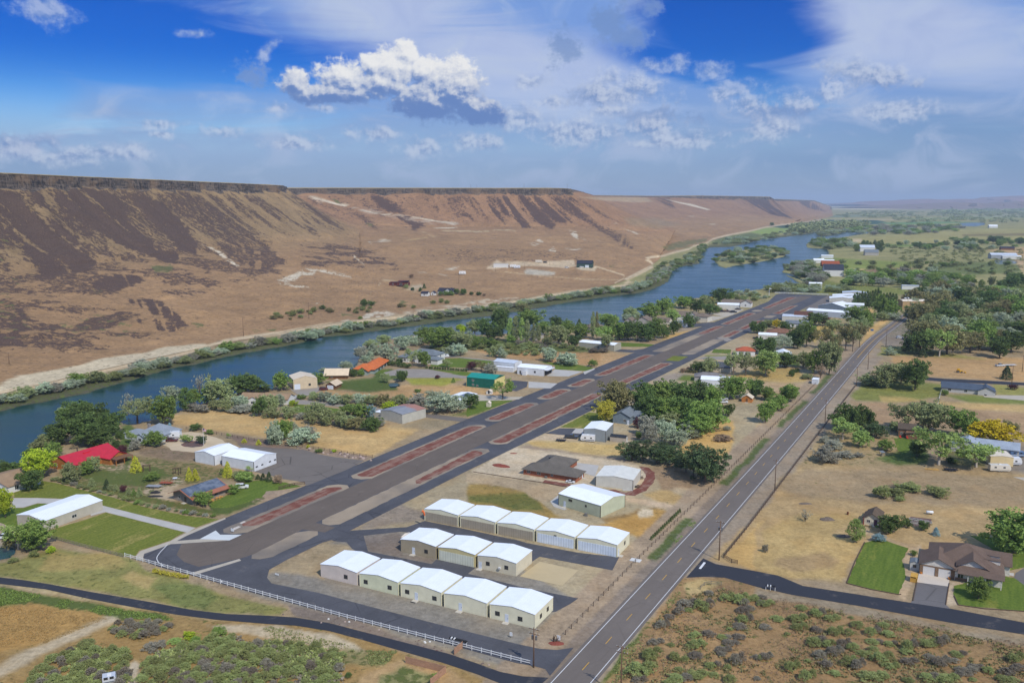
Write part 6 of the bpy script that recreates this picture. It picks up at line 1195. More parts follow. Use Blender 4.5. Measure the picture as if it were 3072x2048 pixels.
one('T1',"1295,568,1448,702,round,md","green tree in front of the white motorhome");one('T1',"1118,558,1205,682,spread,lt","pale birch like tree before the pale blue house");one('T1',"1150,640,1248,742,bush,gy","blue grey bush below the pale blue house");one('T1',"1470,492,1522,570,cone,bl","blue spruce beside the pale blue house");one('T1',"1028,690,1112,778,bush,pl","purple bush near the lodge porch")
block("green shrub between the log lodge and the pale blue house",'shrubs behind the lodge',"T1 895,610,1000,705,bush,ol 975,640,1055,742,bush,dk 1240,640,1310,700,bush,md 1010,560,1080,640,bush,dk")
block("yellow needled conifer in the garden behind the solar roofed workshop",'yellow garden conifers',"T1 1155,788,1242,925,cone,yc 1640,885,1697,1002,cone,yc 1693,898,1752,1002,cone,yc 1968,833,2048,972,cone,yc 810,625,852,695,cone,yc 2130,632,2172,668,cone,yc 2255,640,2302,686,cone,yc")
one('T1',"545,845,685,1022,round,ol","grey green bushy tree in front of the log lodge");one('T1',"705,830,815,952,round,md","green tree at the lodge's front gable");one('T1',"765,790,868,932,round,ol","slim olive tree touching the lodge roof edge")
block("small young tree in the bed along the top lawn edge",'young trees along the lawn',"T1 780,975,842,1052,cone,ol 915,988,970,1076,cone,pn 958,1035,1002,1092,bush,ol 1000,1033,1047,1096,cone,ol 1112,1060,1162,1127,cone,ol 1158,1078,1202,1137,cone,md 1205,1058,1257,1142,cone,ol");one('T1',"1065,1043,1112,1106,round,pl","little plum tree in the bed along the lawn")
one('T1',"1712,1103,1862,1238,bush,md","round green shrub before the solar roofed workshop");one('T1',"1988,1038,2122,1127,bush,md","round green shrub behind the white suv");one('T1',"2172,863,2242,922,spread,lt","small pale tree at the corner of the big white hangar");one('T1',"1268,930,1392,1012,bush,md","wide green shrub in the lodge garden");one('T1',"1610,598,1690,662,round,lt","small tree on the round drive's island");one('T1',"1728,610,1812,684,bush,pn","dark juniper beside the flagpole");one('T1',"1680,498,1772,560,round,dk","small dark tree behind the round drive")
block("small garden bush between the white hangars and the golden field",'hangar garden bushes',"T1 1818,550,1890,596,bush,md 1998,580,2036,632,spread,lt T2 645,683,675,722,bush,yc 722,720,782,758,bush,md 868,726,915,752,bush,lm");block("garden shrub on the slope below the big white hangar",'slope shrubs below the hangar',"T1 2110,920,2240,1012,bush,lt 1930,890,1980,955,bush,sg 2060,920,2130,985,bush,ol T2 55,920,185,1012,bush,md 20,920,70,980,bush,dk")
block("small dark conifer beside the tarmac apron",'apron conifers',"T2 240,935,287,998,cone,pn 290,923,342,1008,cone,pn 195,945,240,990,cone,pn");one('T2',"338,953,422,1032,bush,br","brownish purple bush at the apron corner")
r7=random.Random(5)
for i in range(26):
 x=480+i*56+r7.uniform(-14,14);y=np.interp(x,[480,700,1000,1270,1640,1950],[1000,1060,1135,1220,1290,1330]);s=r7.uniform(20,34);boxed('T1',x-s,y-s*1.1,x+s,y+6,'bush',r7.choice(['ol','sg','md','gy']),"low shrub in the planted strip above the big lawn",'planted strip shrubs',name='garden_bush')
block("tall leafy tree in the big grove beside the slate blue house",'big grove',"T3 1430,135,1665,400,round,dk 1590,120,1830,380,round,md 1740,130,2005,380,round,dk 1930,130,2185,400,round,dk 2080,160,2252,430,round,md 1500,250,1725,470,round,dk 1640,270,1885,520,round,md 1820,270,2075,520,round,dk 1970,290,2250,580,round,md 1900,400,2155,625,round,md 1700,400,1900,560,round,ol 1560,330,1720,520,round,dk")
one('T3',"1205,128,1445,400,round,ow","dark brownish tree at the taxiway end of the grove");one('T3',"1138,298,1302,480,round,yo","yellow green tree on the lawn in front of the grove");block("silver leaved bush along the front of the big grove",'silver bushes at the grove',"T3 1500,430,1662,625,bush,gy 1655,478,1825,690,bush,sv 1560,500,1685,690,bush,gy 1775,555,1952,712,bush,sv 1900,498,2042,650,bush,sv 1290,250,1430,400,bush,ol");one('T3',"1478,438,1545,545,bush,pl","dark plum bush beside the slate blue house");one('T3',"1483,568,1532,642,bush,md","small green bush behind the low grey shed");one('T3',"1450,370,1500,420,bush,lt","light green bush against the slate blue house roof")
block("dark pine in the windbreak beside the red gravel loop",'pine windbreak',"T3 1355,650,1560,835,pine,pn 1450,645,1650,845,pine,pn 1560,680,1790,868,pine,pn 1700,690,1930,876,pine,pn 1860,675,2130,990,pine,pn 1930,700,2262,1038,pine,pn 1830,750,2030,940,pine,pn 2030,745,2248,980,pine,pn 1650,660,1800,790,pine,pn")
one('T3',"2195,598,2345,662,bush,br","wide flat brown bush on the dry field");one('T3',"2268,522,2326,567,bush,gy","small grey bush on the dry field beside the grove");block("dark green tree in the small orchard beside the road",'orchard by the road',"T3 2240,80,2360,262,round,ol 2258,328,2348,442,round,dk T4 -60,140,42,262,round,md 48,178,142,295,round,md 100,243,252,378,round,md 213,153,348,308,round,md 0,308,142,495,round,md U3 1440,1290,1705,1565,round,md 1725,1318,1905,1545,round,dk 1908,1418,2045,1575,round,md 2135,1388,2315,1575,round,md")
block("little columnar evergreen in the row beside the post fence",'little evergreen row','T7 '+' '.join('%d,%d,%d,%d,cone,dk'%(x-11,y-34,x+11,y+4)for x,y in[(1332+k*16.8,304-k*16.2)for k in range(16)]))
one('T4',"655,328,870,560,round,dk","dark round tree beside the road, left one of the joined pair");one('T4',"800,340,1003,560,round,dk","dark round tree beside the road, right one of the joined pair");one('T4',"648,453,855,642,spread,lt","light green umbrella tree in front of the dark pair");one('T4',"838,553,988,712,round,lt","pale green tree right of the umbrella tree");one('T4',"958,503,1132,642,bush,pn","dark brown green juniper mound near the brown cabin");one('T4',"1068,638,1188,742,round,md","small round tree above the tiny grey shelter")
block("large grey sage mound beside the rail fence",'grey sage mounds',"T4 600,640,722,742,bush,gy 498,690,692,852,bush,gy 700,750,855,812,bush,gy 858,755,940,802,bush,gy 560,610,640,680,bush,gy")
one('T4',"1178,318,1405,562,spread,ol","pale olive tree behind the brown cabin");one('T4',"1358,298,1645,575,round,ol","big grey green tree right of the brown cabin");one('T4',"1148,480,1255,572,bush,ol","low olive bush left of the brown cabin");one('T4',"1698,373,1925,628,round,md","full green tree left of the golden one");one('T4',"1888,468,2255,702,round,gd","brilliant golden yellow tree near the blue grey roof");one('T4',"2178,470,2290,610,spread,ow","thin half bare tree behind the golden one");one('T4',"1328,638,1485,792,round,dk","dark green tree on the lawn left of the spreading tree");one('T4',"1428,538,1765,872,spread,lt","large spreading tree with forked trunks before the blue grey roof");one('T4',"1758,648,2092,892,spread,lt","second spreading tree, beside the cream yellow garage");one('T4',"1655,788,1745,852,bush,dk","dark shrub between the two spreading trees");one('T4',"1618,198,1678,252,bush,md","green bush at the end of the white fence by the long pale house")
block("low green juniper patch in the dry field above the cottage",'field junipers',"T4 1040,1050,1175,1170,bush,sg 1160,1070,1312,1162,bush,sg 1235,1040,1432,1112,bush,sg 1220,1140,1302,1190,bush,sg");one('T4',"1488,1058,1672,1155,bush,sg","round juniper patch alone in the dry field");one('T4',"375,1262,472,1362,bare,gy","dead grey shrub in the mown dry field");one('T4',"798,1343,928,1548,tall,lt","slender young tree left of the tiny cottage");one('T4',"1063,1308,1258,1472,round,dk","dark round tree right of the tiny cottage");one('T4',"1278,1340,1362,1427,bush,dk","clipped ball bush beside the fenced garden");one('T4',"1408,1358,1512,1452,bush,dk","larger clipped ball bush in front of the fenced garden");one('T4',"1540,1413,1602,1487,cone,bl","small blue spruce behind the big cream house");one('T4',"1023,1473,1125,1552,bush,bl","round blue spruce at the top of the lawn")
one('T8',"2030,45,2500,440,round,md","largest tree at the right edge behind the cream house");one('T8',"1863,640,2030,832,round,md","round tree on the front lawn of the cream house");one('T8',"1352,398,1412,452,bush,md","little round shrub beside the grey garden shed");one('T8',"2040,600,2095,660,bush,dk","dark shrub at the porch end of the cream house");one('T8',"45,350,100,425,bush,sp","small grey bush in the mown dry field near the side street")
one('T4',"2148,-10,2238,112,cone,pn","dark conifer beside the side street's tall pole");one('T4',"2213,153,2282,203,bush,pl","plum bush below the tall pole")
block("tall leafy tree in the clump beside the side street junction",'junction trees',"T4 890,50,1065,172,bush,ol 1028,-30,1245,192,round,ol 1195,-40,1335,152,round,dk 1280,-70,1495,208,round,dk")
block("tree in the dark row between houses and the taxiway",'dark row by the taxiway',"U3 140,660,305,872,round,md 240,640,405,872,round,dk 360,640,525,872,round,dk 480,650,665,885,round,dk 560,600,725,872,round,md 680,680,805,842,round,dk 0,555,205,720,round,md -40,700,110,900,spread,lt 20,780,140,1000,spread,ol")
one('U3',"808,628,925,802,round,dk","dark tree with a clear trunk near the white storage shed");one('U3',"1268,358,1342,440,round,gd","small golden tree near the far white hangar")
block("riverside tree around the houses left of the far runway",'trees around runway houses',"U3 298,480,445,645,round,ol 468,418,695,605,round,md 678,363,865,565,round,md 280,550,405,655,round,sv 788,500,925,655,round,lt 888,343,1085,492,round,md 1058,380,1205,545,round,dk 1155,340,1322,475,round,ol 1218,430,1355,562,round,dk 1308,248,1505,432,round,dk 1495,298,1565,402,round,md 980,538,1105,712,bush,dk 1085,580,1165,662,bush,sv 1338,470,1415,545,round,md 900,660,970,745,bush,ow 420,560,470,680,tall,ol 1180,330,1260,400,round,md 1040,350,1100,420,round,dk")
scatter("U3 1540,330 1700,300 1820,300 2000,350 1960,400 1700,415 1560,390",26,(4,8),(.4,.7),[('bush','sg'),('bush','ol'),('bush','sv')],"low brush beside the far end of the runway",'brush at the runway end',3,name='brush_bush')
block("tree in the tall thicket between the river and the olive scrub",'river thicket',"U2 415,820,565,985,round,ol 550,800,725,1045,round,dk 690,690,885,1000,round,dk 970,695,1265,920,round,md 1200,830,1385,1005,round,md 1370,780,1525,955,round,dk 1500,820,1655,1015,round,md 1640,860,1845,1042,round,md 1370,880,1565,1112,round,ol 1590,1000,1725,1142,round,dk 1280,1010,1400,1120,round,ol 640,900,800,1060,round,dk 860,1000,980,1100,bush,md 720,650,860,790,round,ol 1000,620,1120,760,round,ow")
block("slim poplar in the row before the shaded grey roofed house",'poplar row by the shaded house',"U2 870,800,945,1080,tall,lt 930,790,1010,1085,tall,ol 1000,800,1080,1085,tall,lt 1070,820,1140,1085,tall,ol 1150,860,1210,1085,tall,ol 1210,880,1265,1080,tall,ol 1490,900,1560,1110,tall,ol 1850,728,1905,1045,tall,ol 1895,730,1945,1040,tall,ow")
block("leafy tree by the two storey grey house and the long beige hangar",'trees by the long hangar',"U2 1960,748,2165,885,round,lt 1960,880,2145,1065,round,md 2115,850,2265,1062,round,dk 2230,840,2355,1062,round,dk 2245,680,2355,822,round,md 2235,760,2325,852,round,sv 1978,1020,2082,1190,spread,ol 1680,810,1750,920,cone,dk")
block("green thicket tree beside the river behind the large white house",'green thicket upstream',"U1 1750,900,1955,1085,round,md 1880,900,2155,1165,round,md 2100,950,2355,1155,round,ol 2230,870,2330,960,round,lm 1310,990,1455,1115,round,ol U2 0,900,180,1100,round,md 120,960,330,1150,round,md 280,980,470,1160,round,ol 400,1000,560,1150,bush,md 560,1020,720,1150,bush,md 320,890,400,980,round,lm 130,900,260,1010,bush,gy")
block("silver olive tree around the large white house",'silver trees around the white house',"U1 1050,1130,1185,1285,bush,gy 1178,1095,1335,1245,bush,sv 1348,1100,1535,1335,round,sv 1500,1008,1705,1185,bush,sv 1675,1010,1795,1135,bush,sv 1775,1030,1872,1122,bush,sv 1100,1235,1200,1330,bush,sv 1170,1185,1250,1290,bush,sv 850,1303,982,1412,bush,sv 1600,1005,1700,1070,bush,dk 1500,1110,1570,1190,bush,gy")
block("green tree near the orange roofed house",'trees near the orange roof',"U1 1150,1050,1310,1165,round,ol 618,1380,712,1442,bush,sv 1530,1268,1612,1342,bush,dk 985,1395,1085,1492,bush,dk 1080,1398,1155,1492,bush,md 1348,1450,1445,1568,bush,ol 1538,1418,1645,1542,round,dk");one('U1',"1778,1183,1925,1372,round,md","dense green tree before the large white house's right wing");one('U1',"1638,1150,1785,1375,spread,ol","open birch like tree before the large white house")
block("silver olive bush on the scrub above the white hangars",'silver bushes above the hangars',"U2 128,1140,225,1242,bush,sv 228,1100,405,1252,bush,sv 740,1140,855,1272,bush,sv 1268,1140,1455,1315,bush,sv 1488,1200,1745,1362,bush,sv 1470,1230,1560,1330,bush,sv 608,1320,745,1452,bush,gy");one('U2',"655,1130,765,1262,bush,ol","olive green bush left of the paired silver bushes");one('U2',"1838,1290,1928,1378,bush,md","green ball bush on the lawn corner by the taxiway");one('U2',"398,1310,502,1412,round,pl","plum tree on the lawn left of the white hangar pair");one('U2',"500,1310,625,1430,spread,ow","thin brown olive tree beside the plum tree");one('U2',"108,1280,218,1382,spread,ol","thin young tree in the middle of the bright lawn")
scatter("U2 400,1090 900,1110 1300,1110 1700,1150 2080,1200 1750,1210 1450,1150 1200,1260 900,1240 500,1180 0,1200 0,1140",70,(3,7),(.35,.6),[('bush','sg'),('bush','sg'),('bush','ol'),('bush','sp')],"low olive scrub bush in the rough ground before the long hangar",'olive scrub',4,name='olive_scrub_bush')
block("low shrub in the row along the curved drive's lawn",'drive shrub row','U1 '+' '.join('%d,%d,%d,%d,bush,dk'%(x-13,y-28,x+13,y+4)for x,y in[(1885+k*31,1392+k*2.2)for k in range(16)]))
block("leafy tree among the houses right of the far runway",'trees right of the far runway',"U3 1758,640,1870,785,round,dk 1840,640,1955,785,round,dk 1930,620,2045,705,round,ol 2120,640,2255,762,round,dk 1788,830,1960,1030,round,dk 1900,830,2085,1035,round,dk 2018,808,2235,985,spread,sv 2195,740,2360,965,round,dk 1470,980,1665,1285,spread,ol 1618,1000,1805,1285,spread,ol 2078,1010,2265,1182,round,ol 1198,1065,1372,1252,round,ol 1078,1110,1235,1245,round,dk");one('U3',"1798,978,2090,1285,round,lt","large bright green tree left of the white peaked garage");one('U3',"2028,618,2125,722,round,gd","golden yellow tree before the pale grey hangar")
block("brown hedge bush at the taxiway corner by the pool house",'corner hedge',"U3 940,1190,1010,1245,bush,br 1000,1175,1075,1225,bush,br 1010,1205,1080,1250,bush,ow 1070,1215,1150,1255,bush,ow");block("small bush on the dry grass between orchard and road",'verge bushes',"U3 2228,1200,2290,1262,bush,dk 2290,1195,2350,1245,bush,dk T4 370,60,470,110,bush,ol 280,30,330,85,bush,dk")
block("slim dark poplar in the screen behind the far hangars",'poplar screen',"U4 "+' '.join('%d,%d,%d,%d,tall,dk'%(x,y0,x+36,y1)for x,y0,y1 in((778,400,540),(800,385,535),(824,392,540),(848,380,535),(872,385,535),(896,372,530),(920,380,535),(944,370,530),(968,360,520),(992,345,515),(1016,372,520),(1046,395,520),(1074,392,515),(1102,388,520),(1130,395,520),(1158,398,515))))
block("tree in the tall belt between far houses and the road",'road belt trees',"U4 978,400,1095,625,round,md 1070,450,1195,630,round,md 738,505,905,700,round,md 840,540,965,720,round,md 755,600,900,780,spread,ol 650,670,790,925,spread,ow 720,690,850,930,spread,ol 790,660,905,890,spread,ow 545,630,660,748,round,ol 1000,560,1090,650,bush,ol 1050,565,1195,642,bush,sv 480,830,660,1140,round,ol 270,930,395,1075,round,ol 100,930,255,1075,round,dk 360,910,500,1135,round,md 560,790,660,960,round,ow 420,700,560,900,spread,ow 580,740,680,900,spread,ol");one('U4',"358,568,522,695,round,dk","dense dark round tree before the long white hangar");one('U4',"508,610,585,692,round,pl","plum tree beside the dense dark round tree");one('U4',"440,1038,545,1172,bare,br","bare brown tree beside the road behind the white container");block("tree behind the twin gabled blue grey house",'trees behind the twin gables',"U4 225,700,345,905,round,dk 300,640,425,880,round,md 60,790,220,930,spread,sv 385,690,460,760,bush,md")
scatter("U4 1340,430 1500,420 1800,440 2050,440 2352,520 2352,1010 2000,1010 1700,960 1400,960 1330,850 1380,700 1310,640",78,(11,19),(.8,1.15),[('round','dk'),('round','ol'),('round','ow'),('round','dk'),('spread','ow'),('round','md'),('bush','sv')],"tree in the dense wood right of the road bend",'wood by the road bend',5,parts=True,mind=.62)
scatter("U4 2352,520 2700,540 2800,1060 2352,1010",16,(11,18),(.8,1.1),[('round','dk'),('round','ow')],"tree in the dense wood right of the road bend",'wood by the road bend',15,parts=True,mind=.65)
one('U4',"1475,715,1680,975,spread,lt","pale spreading tree at the front of the wood");one('U4',"1360,720,1480,930,spread,lt","pale green tree at the gravel lot's corner");one('U4',"1640,640,1735,680,round,gd","small golden treetop showing in the wood");one('U4',"1080,885,1165,962,bush,sv","silver bush beside the gravel lot");block("young tree at the edge of the wood beside the gravel lot",'wood edge trees',"U4 1275,800,1365,905,bush,ol 1390,890,1455,980,cone,pn 1240,860,1290,930,bush,ow 1310,690,1390,760,spread,ol")
block("large dark tree beside the road at the far right",'dark trees at the far right',"U4 2100,270,2210,382,round,dk 2160,230,2300,380,round,dk 2240,215,2380,378,round,dk 2320,220,2460,375,round,dk 2210,200,2330,300,round,dk 2020,240,2085,335,round,ol 1935,270,1985,345,tall,md 2400,230,2540,380,round,dk")
BK="T1 0,310 300,245 600,172 850,110 1200,55 U5 650,1478 1000,1418 1300,1368 1600,1290 1900,1240 2200,1200 U1 0,1085 300,1030 700,970 1100,905 1500,860 1800,800 2200,765 U2 0,790 400,730 700,695 1000,650 1200,600 1500,570 1900,515 2300,462 U3 0,325 300,290 550,225 700,130 800,50"
bk=pp(BK);bkr=random.Random(21);nb_=0;seg=[math.dist(bk[i],bk[i+1])for i in range(len(bk)-1)]
bk=[p for i,p in enumerate(bk)if i==0 or p[0]>=bk[i-1][0]-5]
for i in range(len(bk)-1):
 a,b=G(*bk[i]),G(*bk[i+1]);L=(b-a).length;n_=int(L/4.6)
 for k in range(n_):
  if nb_>285:break
  p=a.lerp(b,(k+bkr.random())/max(1,n_));o_=Vector((p.x,p.y,0)).normalized()*bkr.uniform(-13,-1)*(p.length/900+.35);p=p+o_;w=bkr.uniform(5.5,10.)*(.85+p.length/2500);p.z=max(0.,drop(p.x,p.y)-.3)
  plant(p,w,w*bkr.uniform(.4,.65),'bush',bkr.choice(['sv','sv','gy','ol','sg','gy','md']),"silver green bush in the thicket lining the far bank",'far bank thicket',False,'bank_bush');nb_+=1
scatter(ISLAND,70,(10,18),(.36,.56),[('round','dk'),('round','md'),('bush','sv'),('bush','ol')],"tree on the wooded river island",'island trees',6,mind=.5,name='island_tree',cat='tree')
scatter(ISLAND2,20,(18,30),(.3,.5),[('bush','sv'),('bush','ol')],"bush on the small far river island",'far island bushes',7,mind=.5)
scatter("U7 760,800 830,720 960,690 1040,640 1180,600 1140,570 1250,530 1180,690 1000,730 950,770 880,860 700,860",60,(8,13),(.4,.6),[('bush','sv'),('round','md'),('bush','sg'),('bush','ol')],"bush on the wooded shore below the river road",'shore bushes by the river road',8,mind=.55,name='shore_bush')
scatter("U7 1300,540 1400,500 1600,480 1700,470 2050,400 2200,400 2080,450 1880,475 1640,520 1400,550",60,(11,20),(.3,.48),[('bush','sv'),('bush','ol'),('bush','sg')],"bush along the river below the green far field",'upper shore bushes',9,mind=.6,name='shore_bush')
scatter("U4 140,185 300,115 420,120 520,220 560,270 480,320 340,340 320,260 210,215",70,(8,14),(.5,.75),[('bush','sv'),('bush','ol'),('round','dk'),('bush','gy')],"silver green bush on the point at the river bend",'river bend bushes',10,mind=.55,name='bend_bush')
scatter("U4 0,340 120,335 300,345 640,360 780,370 760,400 500,385 200,400 0,385",44,(6,14),(.4,.7),[('bush','sg'),('bush','ol'),('bush','sv')],"low bush on the strip between runway end and river",'strip bushes',11,mind=.7,name='pasture_bush')
scatter("U4 640,270 760,230 1000,260 1100,240 1250,220 1500,250 1880,300 1890,372 1500,365 1250,345 950,330 700,325",70,(9,17),(.6,.9),[('round','lt'),('round','md'),('bush','sv'),('round','md'),('bush','gy')],"tree in the mixed belt beyond the far hangars",'mixed belt trees',12,mind=.6,name='belt_tree',cat='tree')
scatter("U4 650,100 900,130 1500,120 2250,130 2300,230 1800,250 1400,200 1000,210 700,180",40,(6,14),(.45,.8),[('bush','sg'),('bush','ol'),('round','md')],"scattered bush on the far pasture",'pasture bushes',13,name='pasture_bush')
scatter("U4 2050,380 2352,380 2352,530 2060,440",20,(9,16),(.6,.9),[('bush','ol'),('round','lt'),('bush','sg')],"bush in the open scrub beyond the wood",'scrub beyond the wood',14)
scatter("U8 60,590 280,590 500,600 550,640 300,660 80,610",36,(15,25),(.45,.7),[('bush','sv'),('round','md'),('bush','ol')],"tree on the far wooded point across from the island",'far point trees',16,mind=.55,name='far_tree',cat='tree')
block("dark poplar in the far windbreak beyond the river bend",'far windbreak',"U8 560,600,620,680,tall,md 590,600,640,672,tall,md 640,562,690,650,tall,dk 680,565,725,655,tall,dk 720,580,755,670,tall,dk 765,560,800,650,tall,dk 795,570,850,670,tall,dk 825,560,880,690,tall,dk")
scatter("U8 900,620 1100,600 1400,600 1640,560 1900,560 2352,560 2352,640 1900,660 1500,670 1100,650 900,650",46,(11,20),(.5,.75),[('round','md'),('bush','sv'),('round','md'),('bush','ol')],"tree in the far line below the tan field",'far tree line',17,name='far_tree',cat='tree')
block("large far tree standing above the line below the tan field",'tall far trees',"U8 1990,510,2140,600,round,dk 2270,530,2352,600,round,dk 1640,555,1745,625,round,dk 1870,550,1930,610,round,dk 1320,590,1420,652,round,dk 1410,880,1540,960,round,dk 1240,578,1275,650,tall,dk")
scatter("U8 450,470 620,430 900,410 1450,410 1700,430 1700,470 1300,500 900,520 700,515",120,(15,28),(.4,.6),[('bush','sv'),('round','lt'),('bush','gy'),('round','md')],"tree in the riverside wood far up the valley",'far riverside wood',18,mind=.5,name='far_tree',cat='tree')
def mass(name,poly,n,wr,hr,mats,seed):
 """far woods that read as one mass: one object of leaf clumps"""
 P_=[(G(x,y).x,G(x,y).y)for x,y in pp(poly)];r=np.random.RandomState(seed);X_=[p[0]for p in P_];Y_=[p[1]for p in P_];V,L=[],[]
 m=0;b_=shape('bush',3)
 while m<n:
  x,y=r.uniform(min(X_),max(X_)),r.uniform(min(Y_),max(Y_))
  if inpoly(np.array([x]),np.array([y]),P_,1e-3)[0]<.5:continue
  m+=1;w=r.uniform(*wr);c,l=leaves(np.array(b_[0])[r.choice(200,26)]*w/10,np.full(26,.13*w),5,.16*w,m);c[:,2]*=r.uniform(*hr);V.append(c+np.array((x,y,0)));L.append(l*.5+r.uniform(0,.5))
 o=bpy.data.objects.new(name,crown_mesh(name,np.concatenate(V),np.concatenate(L)));COL.objects.link(o);o.data.materials[0]=LM[mats];return tag(o,kind='stuff')
mass('far_woods',"U8 340,300 800,255 1300,270 2000,260 2700,270 2700,390 2000,380 1500,380 900,400 1000,340 500,330",420,(26,60),(.2,.36),'ol',3)
mass('far_woods',"U8 -100,430 200,405 450,395 700,395 600,430 300,450 150,470 0,500",90,(36,60),(.4,.6),'ol',4)
mass('far_woods',"U8 1400,260 2700,220 2900,260 2352,290 1500,300",110,(70,160),(.14,.26),'ol',5)
mass('far_woods',"U8 900,640 2352,650 2352,900 1700,880 1200,860 1000,760",200,(6,14),(.25,.5),'sg',6)
scatter("U1 0,780 700,700 1500,650 2300,600 2300,640 1600,700 900,760 60,860",30,(3,7),(.5,.8),[('bush','sg'),('bush','ow')],"scattered dark shrub on the lower brown hillside",'hillside shrubs',19,hill=True)
block("green shrub thicket in the dry gully below the bench",'gully shrubs',"U1 1100,580,1180,670,bush,dk 1190,605,1280,655,bush,dk 620,650,690,700,bush,dk 1080,780,1130,815,bush,md",hill=True)
block("garden tree around the white farmhouse across the river",'farmhouse garden trees',"U1 2210,455,2265,520,round,dk 2280,460,2340,530,round,dk 2010,490,2070,540,bush,dk 2070,480,2130,540,bush,md 2130,480,2200,535,bush,md 1835,395,1870,450,cone,dk 1790,440,1830,490,bush,dk 1700,440,1740,480,bush,dk 1620,400,1670,450,bush,ol 1680,285,1720,330,round,br U2 330,455,380,525,round,dk 420,490,470,530,bush,dk 500,490,560,535,bush,dk 580,510,620,545,bush,br",hill=True)
one('U7',"1795,345,1825,378,round,dk","lone dark tree beside the river road far upstream",hill=True);one('U7',"1930,362,1968,392,round,dk","lone dark tree at the edge of the far green field")
SG="T8 0,830,150,900,g 120,970,230,1030,g 20,1055,120,1100,p 270,950,440,1040,g 460,900,600,990,g 580,960,730,1030,g 300,1030,440,1110,g 340,875,440,930,g 820,1010,930,1090,g 940,1060,1090,1160,g 1090,1100,1210,1165,g 610,1060,760,1160,g 430,1150,620,1250,g 560,1180,690,1260,g 700,1170,830,1250,p 780,1200,900,1290,g 600,1230,760,1340,p 740,1320,880,1430,g 820,1340,950,1460,p 550,1350,660,1440,p 490,1260,600,1360,p 630,1450,730,1510,g 230,1360,380,1480,g 370,1440,520,1560,g 10,1290,140,1370,p -20,1310,50,1370,g 900,1460,1160,1568,g 1000,1280,1200,1400,g 1100,1380,1260,1450,g 1250,1260,1370,1320,g 1270,1170,1410,1290,g 1260,1340,1420,1410,p 1430,1170,1600,1260,g 1540,1140,1690,1250,p 1470,1090,1570,1150,g 1690,1280,1850,1340,g 1540,1320,1700,1430,p 1460,1310,1560,1360,p 1690,1340,1780,1395,p 1740,1420,1940,1510,p 1860,1400,2000,1450,p 1980,1410,2080,1490,g 2130,1420,2290,1510,p 2190,1290,2349,1400,g 2240,1390,2360,1460,p 1430,1470,1600,1560,g 1560,1480,1780,1575,g 1280,1510,1380,1575,g 1860,1510,1930,1560,g 2090,1520,2300,1575,g 960,1180,1110,1230,g 1110,1190,1240,1250,g 1230,1075,1280,1110,g 240,1115,290,1150,g 415,1350,470,1390,g 800,975,850,1005,g 970,1230,1070,1310,g 880,1270,1000,1340,g 470,1060,560,1130,p 1060,1030,1160,1080,g 760,1080,850,1160,g T7 1800,745,1885,800,p 1930,770,2080,860,g 2050,770,2200,880,g 2180,790,2349,850,g 2090,810,2200,890,p 2260,830,2349,890,p 1700,820,1890,930,g 1560,820,1760,910,p 1530,880,1620,970,p 1620,900,1700,945,g 1760,890,1840,950,g 2080,880,2240,960,p 2080,950,2230,1050,g 2050,1050,2170,1100,p 1995,1070,2050,1110,g 2285,1055,2349,1095,p 1780,1095,1890,1165,p 1665,1105,1775,1190,g 1910,1140,2040,1185,g 2050,1130,2160,1190,p 1640,1180,1820,1280,g 1950,1190,2110,1240,p 1890,1240,2050,1310,p 1480,1210,1540,1250,g 1660,1280,1780,1360,p 1480,1280,1590,1380,g 1590,1320,1660,1380,g 1800,1370,1950,1450,g 2020,1290,2160,1420,p 2220,1310,2349,1370,p 1975,1400,2040,1450,g 1250,1240,1420,1380,g 1300,1170,1450,1240,p 1100,1370,1380,1530,g 1470,1480,1700,1575,g 1640,1450,1840,1540,g 1530,1420,1610,1470,g 1840,1470,1930,1520,g 1960,1480,2080,1575,g 2230,1500,2300,1550,p 1370,1000,1500,1100,p 1440,960,1540,1010,p 1160,1500,1300,1575,p 1920,1280,1990,1340,p 1430,1530,1560,1590,g"
t_='T7'
for w in SG.split():
 if ',' not in w:t_=w;continue
 a=w.split(',');x0,y0,x1,y1=map(float,a[:4]);g_=a[4]=='g';wide=(x1-x0)>120
 lab="green sagebrush bush on the orange brown rangeland" if g_ else "grey purple sagebrush bush on the orange brown rangeland"
 boxed(t_,x0,y0+(y1-y0)*.12,x1-(x1-x0)*(.3 if wide else 0),y1,'sage','sg' if g_ else 'sp',lab,'sagebrush on the rangeland',parts=False)
 if wide:boxed(t_,x0+(x1-x0)*.5,y0,x1,y1-(y1-y0)*.2,'sage',vr.choice(['sg','sp','sg'])if g_ else 'sp',"low sagebrush clump in the rangeland thicket",'sagebrush on the rangeland',parts=False)
L1="scrub bush in the thicket below the private lane"
scatter("T5 960,1060 1200,1030 1500,1040 1480,1120 1250,1185 1020,1190",22,(1.6,2.8),(.5,.75),[('sage','sp'),('sage','sg'),('sage','sp')],L1,'scrub below the lane',31,mind=.6,name='scrub_bush',cat='bush')
scatter("T5 250,1530 420,1340 700,1260 880,1270 1080,1290 1150,1390 1100,1600 250,1640",62,(1.5,2.9),(.5,.8),[('sage','sg'),('sage','sg'),('sage','sp')],L1,'scrub below the lane',32,mind=.6,name='scrub_bush',cat='bush')
scatter("T5 1230,1640 1260,1440 1400,1300 1640,1250 1850,1190 2100,1160 2200,1230 2349,1260 T6 0,1230 150,1200 500,1250 760,1310 820,1400 800,1640",175,(1.5,3.),(.5,.8),[('sage','sg'),('sage','sg'),('sage','sg'),('sage','sp')],L1,'scrub below the lane',33,mind=.55,name='scrub_bush',cat='bush')
